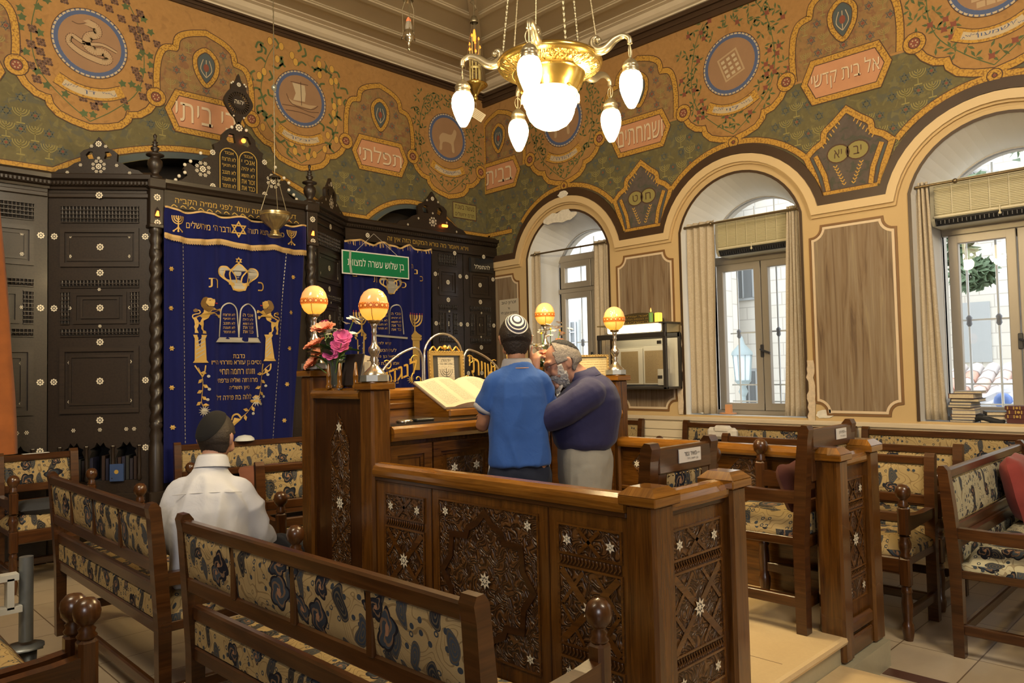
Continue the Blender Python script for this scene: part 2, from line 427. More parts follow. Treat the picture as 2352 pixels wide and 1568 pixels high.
MU_S = plain('mural_star_line', (.068, .085, .085), .75)
MU_BL = plain('mural_blue', (.07, .10, .20), .7)
MU_C = plain('mural_cream', (.48, .38, .24), .7)
MU_M = plain('mural_medallion', (.29, .165, .085), .7, var=.12)
MU_M2 = plain('mural_medallion_drawing', (.42, .29, .16), .7)
MU_PU = mural_base('mural_plum', (.095, .075, .065), (.15, .12, .10), 6, [((.06, .075, .05), .55, 15)])
M_DKT = plain('dark_brown_paint', (.050, .026, .012), .45, var=.2)
def plaster(name, c, rough=.7):
    t = NT(name); v = t.uv(); n = t.noise(v, 1.4, 4, .6); col = t.mix(n, tuple(x*.9 for x in c), tuple(min(1, x*1.06) for x in c)); t.bump(t.noise(v, 40, 3), .12, .003); return t.fin(col, rough, 0, .3)
M_CREAM = plaster('cream_plaster', (.56, .40, .20)); M_WHITE = plaster('white_plaster', (.70, .69, .66)); M_CREAM2 = plain('pale_cream_moulding', (.62, .46, .25), .5)
M_DADO = plain('white_dado_boards', (.66, .56, .40), .45)
M_FRAME = plain('brown_frame_line', (.20, .10, .035), .55); M_PINK = plain('white_frame_line', (.66, .52, .36), .55)
def faux():
    t = NT('painted_wood_panel'); v = t.uv(9, .55); n = t.noise(v, 1.6, 4, .6, 1.2); n2 = t.noise(t.uv(40, 1.5), 1.5, 3)
    c = t.ramp(t.math('ADD', t.math('MULTIPLY', n, .75), t.math('MULTIPLY', n2, .25)), [(.30, (.13, .085, .052)), (.45, (.22, .15, .09)), (.58, (.25, .19, .13)), (.72, (.34, .26, .15))]); return t.fin(c, .55, 0, .3)
M_FAUX = faux()
XB, YA, ZC = 6.8, 7.36, 5.36
X0, Y0 = -3.6, -3.2
# ---- floor
def tiles():
    t = NT('marble_floor_tiles'); v = t.uv(); br = t.n('TexBrick'); t.put(br.inputs['Vector'], v); br.offset = 0; br.inputs['Scale'].default_value = 1; br.inputs['Brick Width'].default_value = .62; br.inputs['Row Height'].default_value = .37
    br.inputs['Mortar Size'].default_value = .0035; br.inputs['Color1'].default_value = (.44, .36, .25, 1); br.inputs['Color2'].default_value = (.52, .43, .31, 1); br.inputs['Mortar'].default_value = (.14, .09, .05, 1)
    n = t.noise(t.uv(1, 3), 3.5, 5, .65, .8); c = t.mix(t.math('MULTIPLY', n, .75), br.outputs['Color'], (.34, .25, .16), 'MULTIPLY')
    c = t.mix(n, t.mix(.35, br.outputs['Color'], (.30, .22, .14)), br.outputs['Color']); return t.fin(c, .32, 0, .45)
m = MB(); m.rnd = False; m.mat(tiles()).add([(X0, Y0, 0), (7.4, Y0, 0), (7.4, 8.0, 0), (X0, 8.0, 0)], [(0, 1, 2, 3)]); struct(m.build('floor'))
m = MB(); m.mat(plain('brown_marble_strip', (.10, .045, .03), .35, var=.2)).box((3.85, -3.2, .0005), (3.945, 1.402, .002)); struct(m.build('floor_inlay_strip'))
# ---- plain walls behind the camera
m = MB(); m.mat(plaster('hall_plaster', (.46, .36, .22))).box((X0-.1, Y0, 0), (X0, YA, ZC)); struct(m.build('wall_front'))
m = MB(); m.mat(bpy.data.materials['hall_plaster']).box((X0, Y0-.1, 0), (XB, Y0, ZC)); struct(m.build('wall_left'))
# ---- arches
def seg(yc, hw, zs, rise, n=22, ext=None):
    """arc in (u, z) from u = -yc-hw to -yc+hw (u = -y)"""
    R = (hw*hw+rise*rise)/(2*rise); cz = zs+rise-R; a = atan2(zs-cz, hw)
    return [(-yc+R*cos(pi-a-(pi-2*a)*i/n), cz+R*sin(pi-a-(pi-2*a)*i/n)) for i in range(n+1)]
WY = [5.945, 3.69, 1.44, -.81]
def opening(yc, hw=.645, zs=2.93, rise=.5, z0=1.02): return [(-yc-hw, z0)]+seg(yc, hw, zs, rise)+[(-yc+hw, z0)]
wb = MB(); wb.rnd = False; wb.mat(M_CREAM)
u0, u1 = -YA-.1, -Y0
holes = [opening(y) for y in WY]
wb.fill([[(u0, 0), (u1, 0), (u1, ZC), (u0, ZC)]]+[h[::-1] for h in holes], FB)
wb.mat(M_WHITE)
for y in WY:
    A = opening(y); B = opening(y, .56, 2.85, .41, 1.0)
    n = len(A); vs = [FB(p[0], p[1], 0) for p in A]+[FB(p[0], p[1], -.5) for p in B]
    wb.add(vs, [(i, n+i, n+(i+1) % n, (i+1) % n) for i in range(n)], False)
ob = [opening(y, .56, 2.85, .41, 1.0) for y in WY]
wb.mat(plain('street_stone_wall', (.55, .50, .42), .8)); FO = lambda u, v, d: (7.42+d, -u, v)
wb.fill([[(u0, 0), (u1, 0), (u1, ZC), (u0, ZC)]]+[h[::-1] for h in ob], FO)
for B in ob:
    n = len(B); vs = [FB(p[0], p[1], -.5) for p in B]+[FB(p[0], p[1], -.62) for p in B]; wb.add(vs, [(i, n+i, n+(i+1) % n, (i+1) % n) for i in range(n)], False)
wall_r = struct(wb.build('wall_right'))
def band(mb, pts, w, fr, d0, d1, closed=False, off=0):
    mb.strip(pts, w, fr, d1, closed, off)
    for k in (-1, 1):
        mb_pts = pts; L = len(pts); A = MB(); A.strip(pts, w, fr, d1, closed, off); B = MB(); B.strip(pts, w, fr, d0, closed, off)
        va = A.v[:L] if k < 0 else A.v[L:]; vb = B.v[:L] if k < 0 else B.v[L:]
        mb.add(va+vb, [((i, L+i, L+(i+1) % L, (i+1) % L) if k > 0 else ((i+1) % L, L+(i+1) % L, L+i, i)) for i in range(L if closed else L-1)])
def wave(hw, zs, rise, us, ue):
    pts = [(us, zs)]
    for y in WY: pts += seg(y, hw, zs, rise)
    return pts+[(ue, zs)]
t = MB(); t.mat(M_CREAM2); band(t, wave(.80, 2.915, .655, -7.30, 3.0), .075, FB, 0, .05)
t.mat(M_CREAM); band(t, wave(.775, 2.865, .665, -7.30, 3.0), .035, FB, 0, .025)
for y in WY: t.strip(seg(y, .715, 2.93, .565), .006, FB, .003)
t.mat(M_DKT); band(t, wave(.848, 2.995, .665, -7.34, 3.0), .085, FB, 0, .035)
for y in WY:
    o = opening(y, .655, 2.93, .51); t.strip(o, .026, FB, .012); 
struct(t.build('trim_1'))
# flaked paint beside the middle window and the torn patch over the first one
t = MB(); t.mat(plain('flaked_plaster', (.62, .50, .36), .9, var=.25, vs=30)); R = random.Random(3)
for y, z0, z1, s_ in ((4.385, 1.02, 1.95, 1), (2.99, 1.0, 1.55, .8)):
    L = [(-y-.02-R.random()*.035*s_, z0+(z1-z0)*i/14) for i in range(15)]; Rr = [(-y+.015+R.random()*.02, z0+(z1-z0)*i/14) for i in range(15)]; t.fill(L[::-1]+Rr, FB, .014) if False else t.fill(L+Rr[::-1], FB, .014)
t.mat(plain('bare_patch', (.70, .66, .58), .9, var=.2, vs=30))
t.fill([(-6.12+.3*cos(a)*(.7+.3*R.random())+.13, 3.36+.085*sin(a)*(.6+.5*R.random())) for a in [i*2*pi/18 for i in range(18)]], FB, .05)
t.fill([(-5.93+.09*cos(a)*(.7+.3*R.random()), 3.63+.05*sin(a)*(.6+.5*R.random())) for a in [i*2*pi/14 for i in range(14)]], FB, .052)
t.fill([(-2.88+.1*cos(a)*(.6+.4*R.random()), 1.06+.05*sin(a)*(.6+.5*R.random())) for a in [i*2*pi/14 for i in range(14)]], FB, .006)
t.build('flaked_paint', parent=wall_r)
# dado boards and the stone ledge over them
t = MB(); t.mat(M_DADO); t.box((6.79, Y0, 0), (6.8, YA, 1.0))
for k in range(9): t.box((6.772, Y0, .085*k+.18), (6.792, YA, .085*k+.26), .004)
t.mat(plain('stone_ledge', (.60, .50, .36), .5, var=.1)).box((6.765, Y0, .955), (6.8, YA, 1.0), .008); struct(t.build('trim_2'))
# painted panels between the windows
def inpanel(hw, z0, z1, r):
    P = []
    for cx, cz, a0 in ((-hw, z0, pi/2), (hw, z0, pi), (hw, z1, 1.5*pi), (-hw, z1, 0)):
        P += [(cx+r*cos(a0-pi/2*i/6 if True else 0), cz+r*sin(a0-pi/2*i/6)) for i in range(7)]
    return P
t = MB()
for pc in (7.19, 4.815, 2.585, .33):
    hw = .36 if pc < 7 else .42
    fr = (lambda c: lambda u, v, d: FB(u-c, v, d))(pc)
    P = inpanel(hw, 1.07, 2.76, .105)
    if pc > 7: P = [(max(p[0], -.09), p[1]) for p in P]
    t.mat(M_FAUX).fill(P, fr, .002); t.mat(M_FRAME); band(t, P, .02, fr, 0, .008, True, -.012); t.mat(M_PINK); band(t, P, .022, fr, 0, .006, True, .012)
t.build('painted_panels', parent=wall_r)
# ---- wall with the ark: two arched niches
NI = [(3.06, 1.25, 3.24, .42), (5.60, .62, 3.24, .30)]
wa = MB(); wa.rnd = False; wa.mat(MU_G)
def aseg(c, hw, zs, rise, n=20):
    R = (hw*hw+rise*rise)/(2*rise); cz = zs+rise-R; a = atan2(zs-cz, hw); return [(c+R*cos(pi-a-(pi-2*a)*i/n), cz+R*sin(pi-a-(pi-2*a)*i/n)) for i in range(n+1)]
nh = [aseg(*k)+[(k[0]+k[1], 2.2), (k[0]-k[1], 2.2)] for k in NI]
wa.fill([[(X0, 0), (XB, 0), (XB, ZC), (X0, ZC)]]+nh, FA)
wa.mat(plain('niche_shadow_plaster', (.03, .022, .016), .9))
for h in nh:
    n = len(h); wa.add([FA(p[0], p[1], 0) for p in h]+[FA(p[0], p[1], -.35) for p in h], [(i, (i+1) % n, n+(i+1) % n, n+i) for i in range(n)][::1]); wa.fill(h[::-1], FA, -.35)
wall_b = struct(wa.build('wall_back'))
# ---- murals
def menorah(mb, fr, u, v, s, d, w=.007):
    for r in (.10, .07, .04): mb.strip(arcpts(u, v, r*s, r*s*1.05, pi, 2*pi, 8), w, fr, d)
    mb.strip([(u, v+.005), (u, v-.19*s)], w, fr, d); mb.strip([(u-.05*s, v-.2*s), (u+.05*s, v-.2*s)], w*1.6, fr, d)
def star6(mb, fr, u, v, r, d, w=.006):
    for k in (0, 1): mb.strip([(u+r*sin(2*pi*i/3+pi*k), v+r*cos(2*pi*i/3+pi*k)) for i in range(3)], w, fr, d, True)
def lobe(m):
    h = [(.555, 4.14), (.50, 4.05), (.42, 3.985), (.345, 3.965), (.33, 3.965), (.315, 3.91), (.25, 3.845), (.14, 3.805), (0, 3.775)]
    return [(m-a, b) for a, b in h]+[(m+a, b) for a, b in h[-2::-1]]
def trefoil(p):
    h = crom([(.465, 4.16), (.475, 4.38), (.455, 4.58), (.40, 4.69), (.30, 4.72)], 4)+crom([(.295, 4.73), (.27, 4.83), (.17, 4.90), (0, 4.955)], 4)
    return [(p-a, b) for a, b in h]+[(p+a, b) for a, b in h[-2::-1]]
def gold(mb, pts, fr, d, w=.055, closed=False):
    mb.mat(MU_D).strip(pts, w+.016, fr, d, closed); mb.mat(MU_B).strip(pts, w, fr, d+.0008, closed)
def scribble(mb, fr, u, v, w, h, d, n, R, wd=.006):
    for k in range(n):
        x = u-w/2+w*(k+.5)/n; mb.strip(crom([(x-w/n*.4, v+h*(R.random()-.5)), (x, v+h*(R.random()-.5)), (x+w/n*.4, v+h*(R.random()-.5))], 3), wd, fr, d)
def mural(name, wall, fr, us, ue, meds, trefs, botz, seed, tipknot):
    R = random.Random(seed); mb = MB(); mb.rnd = False
    # upper ochre field, bottom edge follows the lobes
    P = [(us, 4.2)]
    for m_ in sorted(meds):
        P += [p for p in lobe(m_) if us < p[0] < ue]
    P += [(ue, 4.2), (ue, 5.2), (us, 5.2)]
    mb.mat(MU_O).fill(P, fr, .003)
    # pattern in the olive field
    def free(u, v):
        for m_ in meds:
            a = abs(u-m_)
            if a < .60 and v > (3.73+a*.35 if a < .34 else 3.90+(a-.34)*.8): return False
        for p in trefs:
            if abs(u-p) < .42 and v > 3.87: return False
        return v < 4.1
    k = 0; v = 3.15
    while v < 4.25:
        u = us+.12+(.105 if k % 2 else 0)
        while u < ue-.1:
            ok = botz(u) < v-.14 and free(u, v+.05)
            if ok:
                if R.random() < .93: menorah(mb.mat(MU_L), fr, u, v, .62, .0015, .0065)
                star6(mb.mat(MU_S), fr, u+.105, v-.04, .043, .0015); mb.mat(MU_R).disc((u+.105, v-.04), .011, fr, .0017, 8)
            elif botz(u+.105) < v-.09 and free(u+.105, v+.0): star6(mb.mat(MU_S), fr, u+.105, v-.04, .043, .0015)
            u += .21
        v += .135; k += 1
    # vines and fruit in the ochre field
    for m_ in meds:
        kind = meds[m_][1]; pts = []
        for q in range(230):
            a = R.random()*2*pi; rr = .38+R.random()*.26; u, v = m_+rr*cos(a)*1.0, 4.54+rr*sin(a)*1.05
            if v > 5.09 or abs(u-m_) > .60-max(0, (4.3-v))*.9 or v < 3.86+abs(u-m_)*.55 or not us+.05 < u < ue-.05: continue
            if abs(v-4.13) < .09 and abs(u-m_) < .27: continue
            if any(hypot(u-x, v-y) < .058 for x, y in pts): continue
            pts.append((u, v)); b = R.random()*6.3
            if kind == 'grape':
                if q % 2: mb.mat(MU_V).fill([(u+.04*(1 if i % 2 else .55)*cos(b+i*pi/5), v+.04*(1 if i % 2 else .55)*sin(b+i*pi/5)) for i in range(10)], fr, .0045)
                else:
                    for i in range(9): mb.mat(MU_GR if i % 2 else MU_D).disc((u+(i % 3-1)*.022+(i//3)*.006, v-.022*(i//3)+.02), .013, fr, .0045+.0002*(i % 2), 7)
            elif kind == 'lemon':
                if q % 2: mb.mat(MU_V).strip(crom([(u, v), (u+.06*cos(b), v+.06*sin(b)), (u+.11*cos(b+.7), v+.11*sin(b+.7))], 4), .022, fr, .0045)
                else: mb.mat(MU_D).disc((u, v), .032, fr, .0044, 12, .046); mb.mat(MU_Y).disc((u, v), .028, fr, .0047, 12, .042)
            else:
                mb.mat(MU_V)
                for i in range(3): mb.fill([(u, v), (u+.04*cos(b+i*1.3-.28), v+.04*sin(b+i*1.3-.28)), (u+.068*cos(b+i*1.3), v+.068*sin(b+i*1.3)), (u+.04*cos(b+i*1.3+.28), v+.04*sin(b+i*1.3+.28))], fr, .0045)
                if q % 3 == 0 and kind == 'flower': mb.mat(MU_R).fill([(u+.035*(1 if i % 2 else .55)*cos(i*pi/4), v+.035*(1 if i % 2 else .55)*sin(i*pi/4)) for i in range(8)], fr, .0048)
        mb.mat(MU_V)
        for s_ in (-1, 1): mb.strip(crom([(m_, 3.83), (m_+s_*.2, 3.98), (m_+s_*.40, 4.2), (m_+s_*.46, 4.5), (m_+s_*.40, 4.85), (m_+s_*.3, 5.05)], 5), .008, fr, .0042)
    # trefoil panels with their plaques
    for p, txt in trefs.items():
        T = [(min(max(a, us), ue), b) for a, b in trefoil(p)]
        mb.mat(MU_T).fill(T[::-1], fr, .005)
        for i in range(-3, 4):
            for j in range(4):
                u = p+i*.115+(.057 if j % 2 else 0); v = 4.37+j*.135
                if abs(u-p) > .42-max(0, v-4.6)*1.0 or not us < u < ue or (abs(u-p) < .15 and 4.42 < v < 4.8): continue
                if (i+j) % 2: menorah(mb.mat(MU_L), fr, u, v+.03, .5, .0056, .005)
                else: star6(mb.mat(MU_S), fr, u, v, .04, .0056, .005); mb.mat(MU_R).disc((u, v), .014, fr, .0058, 8)
        gold(mb, T, fr, .006)
        if us+.2 < p < ue-.2:
            dr = crom([(p, 4.78), (p+.10, 4.70), (p+.105, 4.58), (p+.06, 4.48), (p, 4.42), (p-.06, 4.48), (p-.105, 4.58), (p-.10, 4.70)], 4, True)
            mb.mat(MU_S).fill(dr[::-1], fr, .0082); gold(mb, dr, fr, .0084, .04, True)
            mb.mat(MU_C)
            for s_ in (-1, 0, 1): mb.strip(crom([(p, 4.50), (p+s_*.055, 4.58), (p+s_*.03, 4.68)], 4), .007, fr, .0095)
            mb.mat(MU_R).disc((p, 4.60), .028, fr, .0097, 10, .04)
        hw = .37; z0, z1 = 3.925, 4.285
        if us < p < ue:
            H = [(p-hw, 4.105), (p-hw+.085, z0), (p+hw-.085, z0), (p+hw, 4.105), (p+hw-.085, z1), (p-hw+.085, z1)]
            H = [(min(max(a, us), ue), b) for a, b in H]
            mb.mat(MU_P).fill(H, fr, .007); gold(mb, H, fr, .0075, .05, True)
            if txt:
                big = len(txt) > 9; w_ = .60 if len(txt) > 5 else .50
                mb.mat(MU_R).text(txt, fr, p+.004, 4.10, w_, .19, .0088, bold=.012); mb.mat(MU_W).text(txt, fr, p, 4.105, w_, .185, .0094, bold=.012)
    # borders of the lobes, knots, medallions
    for m_, (nm, kind, draw) in meds.items():
        L = [q for q in lobe(m_) if us < q[0] < ue]; gold(mb, L, fr, .0062)
        for s_ in (-1, 1):
            kx = m_+s_*.565
            if us+.08 < kx < ue-.08:
                mb.mat(MU_R).disc((kx, 4.19), .05, fr, .0078, 14); gold(mb, arcpts(kx, 4.19, .068, .068, 0, 2*pi, 16)[:-1], fr, .008, .036, True)
                for i in range(6): mb.mat(MU_M2).disc((kx+.024*cos(i*pi/3), 4.19+.024*sin(i*pi/3)), .008, fr, .0086, 6)
        if tipknot: mb.mat(MU_R).disc((m_, 3.735), .022, fr, .0078, 10); gold(mb, arcpts(m_, 3.745, .036, .036, 0, 2*pi, 12)[:-1], fr, .009, .028, True)
        mb.mat(MU_D).disc((m_, 4.54), .315, fr, .0052, 40); mb.mat(MU_C).disc((m_, 4.54), .308, fr, .0056, 40); mb.mat(MU_BL).strip(arcpts(m_, 4.54, .275, .275, 0, 2*pi, 40)[:-1], .034, fr, .006, True)
        for i in range(44):
            a = i*2*pi/44; mb.fill([(m_+.307*cos(a-.03), 4.54+.307*sin(a-.03)), (m_+.307*cos(a+.03), 4.54+.307*sin(a+.03)), (m_+.285*cos(a), 4.54+.285*sin(a))][::1], fr, .0064)
            
        mb.mat(MU_M).disc((m_, 4.54), .258, fr, .0068, 36); mb.mat(MU_M2)
        E_ = lambda pts: [(m_+a, 4.54+b) for a, b in pts]
        if draw == 'snake':
            sp = crom(E_([(.22, -.02), (.10, .015), (-.04, -.01), (-.15, .03), (-.17, -.04), (-.06, -.11), (.10, -.14), (.155, -.10), (.11, -.05), (.03, -.06), (-.03, -.02), (-.015, .06), (.055, .10), (.05, .16), (-.01, .185)]), 5)
            n = len(sp)
            for a in range(n-1): w_ = .018+.05*min(1, a/n*1.6)-.022*max(0, a/n-.75)*4*.5; mb.mat(MU_D).strip(sp[a:a+2], w_+.012, fr, .0072); 
            for a in range(n-1): w_ = .018+.05*min(1, a/n*1.6)-.022*max(0, a/n-.75)*4*.5; mb.mat(MU_M2).strip(sp[a:a+2], w_, fr, .0076)
            mb.fill(E_([(.05, .15), (.045, .20), (-.02, .215), (-.06, .19), (-.02, .18), (-.055, .165), (0, .15)]), fr, .0078)
            mb.mat(MU_D).strip(crom(E_([(-.04, .175), (-.10, .15), (-.15, .16)]), 4), .006, fr, .008)
        elif draw == 'ship':
            mb.mat(MU_M2).fill(E_([(-.16, -.02), (-.10, -.075), (.12, -.085), (.20, -.03), (.10, -.045), (-.1, -.04)]), fr, .0074)
            mb.mat(MU_C).fill(E_([(-.10, .16), (-.06, .05), (-.09, -.03), (.05, -.02), (.06, .07), (.05, .16)]), fr, .0074)
            mb.mat(MU_D)
            for q in ([(-.12, .165), (.09, .175)], [(0, .19), (.01, -.07)], [(-.17, .02), (-.1, -.08), (.12, -.09), (.21, -.03)], [(-.22, -.11), (-.05, -.10), (.1, -.12), (.22, -.10)], [(-.18, -.16), (0, -.15), (.17, -.17)]): mb.strip(crom(E_(q), 4), .007, fr, .0078)
        elif draw == 'grid':
            c45 = lambda a, b: (m_+.82*a-.30*b, 4.54+.30*a+.82*b-.01)
            mb.mat(MU_M2).fill([c45(a, b) for a, b in ((-.13, -.15), (.13, -.15), (.13, .15), (-.13, .15))], fr, .0074); mb.mat(MU_M).fill([c45(a, b) for a, b in ((-.11, -.13), (.11, -.13), (.11, .13), (-.11, .13))], fr, .0077)
            for i in range(3):
                for j in range(4): mb.mat(MU_C).fill([c45(-.075+.072*i+a, -.10+.062*j+b) for a, b in ((-.022, -.018), (.022, -.018), (.022, .018), (-.022, .018))], fr, .008)
        elif draw == 'gate':
            for j in range(7):
                for i in range(-3, 4): mb.mat(MU_M2).fill([(m_+i*.07+(.035 if j % 2 else 0)+a, 4.54-.2+j*.058+b) for a, b in ((-.03, -.024), (.03, -.024), (.03, .024), (-.03, .024))] if abs(i*.07) < .2-abs(j-3)*.02 else [(m_, 4.54), (m_+.01, 4.54), (m_, 4.55)], fr, .0072)
            mb.mat(MU_C).strip(crom(E_([(-.02, .1), (.01, 0), (.08, -.09), (.16, -.05), (.2, .05)]), 5), .03, fr, .0076)
        else:
            mb.mat(MU_M2).fill(crom(E_([(-.14, -.02), (-.08, .05), (.06, .05), (.11, .13), (.15, .10), (.13, .02), (.10, -.05), (.11, -.17), (.07, -.17), (.05, -.07), (-.08, -.07), (-.10, -.17), (-.14, -.17), (-.13, -.08)]), 3, True)[::-1], fr, .0074)
        # name scroll under the medallion
        SC = crom([(m_-.27, 4.165), (m_-.14, 4.105), (m_, 4.085), (m_+.14, 4.105), (m_+.27, 4.165)], 4)
        mb.mat(MU_D).strip(SC, .118, fr, .0052); mb.mat(MU_B).strip(SC, .105, fr, .0056); mb.mat(MU_C).strip(SC[2:-2], .06, fr, .006)
        ar = lambda a, b: (a, b+.45*(a-m_)**2*2.2)
        mb.mat(MU_BL).text(nm, fr, m_, 4.088, .045*len(nm), .035, .0068, bold=.012, arc=ar)
        for s_ in (-1, 1):
            Q = MB(); n0 = len(mb.v); scribble(mb, fr, m_+s_*.155, 4.118, .12, .03, .0068, 5, R, .004)
    return mb
GT = lambda u: 3.34
def botA(u):
    for c, hw, zs, rs in NI:
        if abs(u-c) < hw+.1: return zs+rs+.1
    return 3.34
mb = mural('mural', wall_b, FA, X0, XB, {-.1: ('נפתלי', 'grape', 'x'), 1.985: ('דן', 'grape', 'snake'), 4.067: ('זבלון', 'lemon', 'ship'), 6.15: ('יששכר', 'leaf', 'x')}, {.94: 'בית', 3.03: 'כי ביתי', 5.11: 'תפלתי:'}, botA, 5, False)
gold(mb, [(X0, 3.335)]+aseg(3.06, 1.36, 3.335, .415)+[(4.50, 3.335)]+aseg(5.60, .70, 3.335, .285)+[(XB, 3.335)], FA, .006, .05)
mb.mat(MU_S).strip(aseg(3.06, 1.29, 3.27, .42), .06, FA, .004); mb.strip(aseg(5.60, .655, 3.27, .29), .05, FA, .004)
pl = [(6.22, 3.52), (6.62, 3.52), (6.62, 3.72), (6.22, 3.72)]
mb.mat(MU_L).fill(pl, FA, .004); mb.mat(MU_D).strip(pl, .012, FA, .0046, True); mb.text('נעשה בשנת', FA, 6.42, 3.665, .33, .055, .005); mb.text('תרס ירושלים', FA, 6.42, 3.575, .33, .055, .005)
mb.build('mural', parent=wall_b)
def botB(u):
    y = -u; b = 3.08
    for c in WY:
        if abs(y-c) < .9: b = max(b, 3.70-.5*((y-c)/.9)**2*1.2)
    return b
# olive field of the window wall
mb = mural('mural', wall_r, FB, -YA, 2.2, {-5.945: ('יהודה', 'leaf', 'x'), -3.69: ('לוי', 'flower', 'grid'), -1.44: ('שמעון', 'flower', 'gate'), .81: ('ראובן', 'leaf', 'x')}, {-7.08: 'בבית', -4.815: 'ושמחתים', -2.585: 'אל בית קדשי', -.33: ''}, botB, 9, True)
fld = wave(.87, 3.02, .675, -YA, 2.2)+[(2.2, 5.2), (-YA, 5.2)]
mb.mat(MU_G).fill(fld, FB, .0008)
for y in WY: gold(mb, seg(y, .735, 3.415, .325), FB, .006, .05)
gold(mb, [(-YA, 3.335), (-6.86, 3.335)], FB, .006, .05); gold(mb, [(-7.30, 3.33), (-7.30, 3.0)], FB, .006, .04)
for y in (4.815, 2.585, .33):
    fr = (lambda c: lambda u, v, d: FB(u-c, v, d))(y)
    h = [(.26, 3.06), (.30, 3.22), (.375, 3.42)]+crom([(.375, 3.42), (.30, 3.49), (.215, 3.54), (.20, 3.62), (.11, 3.69), (0, 3.785)], 3)[1:]
    K = [(a, b) for a, b in h]+[(-a, b) for a, b in h[-2::-1]]
    mb.mat(MU_PU).fill(K, fr, .005); gold(mb, K, fr, .0065, .05)
    gold(mb, [(-.24, 3.06), (.24, 3.06)], fr, .0066, .03)
    for s_ in (-1, 1):
        mb.mat(MU_S).fill([(s_*.23, 3.12), (s_*.35, 3.39), (s_*.28, 3.40)][::s_], fr, .0063); gold(mb, [(s_*.185, 3.08), (s_*.21, 3.22), (s_*.29, 3.42)], fr, .0072, .04)
        mb.mat(MU_L).disc((s_*.085, 3.40), .098, fr, .0068, 18, .082); mb.mat(MU_D).strip(arcpts(s_*.085, 3.40, .098, .082, 0, 2*pi, 18)[:-1], .012, fr, .0075, True)
        mb.mat(MU_D).text({4.815: ('ט', 'ח'), 2.585: ('יא', 'יב'), .33: ('ג', 'ד')}[y][0 if s_ < 0 else 1], fr, s_*.085, 3.40, .07, .075, .0076, bold=.03)
        for a in range(7):
            q = (s_*(.06+.025*a), 3.66-.03*a); mb.mat(MU_Y).strip([q, (q[0]+s_*.018, q[1]+.03)], .009, fr, .007); q = (s_*(.04+.012*a), 3.11+.028*a); mb.strip([q, (q[0]+s_*.02, q[1]+.018)], .009, fr, .007); mb.strip([q, (q[0]-s_*.016, q[1]+.02)], .009, fr, .007)
mb.build('mural', parent=wall_r)
# ---- cornice and ceiling
t = MB(); t.mat(M_DKT)
t.box((X0, YA-.03, 5.17), (XB, YA, 5.275)); t.box((X0, YA-.045, 5.20), (XB, YA, 5.215)); t.box((X0, YA-.06, 5.235), (XB, YA, 5.255)); t.box((XB-.03, Y0, 5.08), (XB, YA, 5.275)); t.box((XB-.045, Y0, 5.14), (XB, YA, 5.16)); t.box((XB-.06, Y0, 5.2), (XB, YA, 5.22))
struct(t.build('trim_3'))
M_CEIL = plaster('ceiling_boards', (.44, .36, .24), .6); M_COR = plain('white_cornice', (.62, .53, .39), .5, var=.06)
t = MB(); t.mat(M_COR)
prof = [(0, 5.26), (.05, 5.26), (.055, 5.275), (.09, 5.28), (.13, 5.30), (.17, 5.335), (.22, 5.34), (.22, ZC), (0, ZC)]
t.prism([(YA-a, b) for a, b in prof], 0, X0, XB); t.prism([(XB-a, b) for a, b in prof], 1, Y0, YA)
t.box((X0, YA-.30, ZC-.012), (XB, YA-.2, ZC)); t.box((XB-.30, Y0, ZC-.012), (XB-.2, YA, ZC)); struct(t.build('trim_4'))
c = MB(); c.rnd = False; c.mat(M_CEIL); c.box((X0, Y0, ZC), (7.42, 7.8, ZC+.1)); 
for k in range(1, 22):
    a = .12+.44*k; b = a+.05
    for wd_, z in ((.055, .03), (.085, .014)):
        if YA-a > Y0: c.mat(M_CEIL).box((X0, YA-a-wd_/2, ZC-z), (XB-a+.02, YA-a+wd_/2, ZC))
        c.box((XB-a-wd_/2, Y0, ZC-z), (XB-a+wd_/2, YA-a+.02, ZC))
for wd_, z in ((.10, .034),):
    dgl = [(XB-.2, YA-.2), (XB-9.6, YA-9.6)]; fr = lambda u, v, d: (u, v, ZC-d)
    q = MB(); q.strip(dgl, wd_, fr, z); c.add(q.v, [f[::-1] for f in q.f])
struct(c.build('ceiling'))
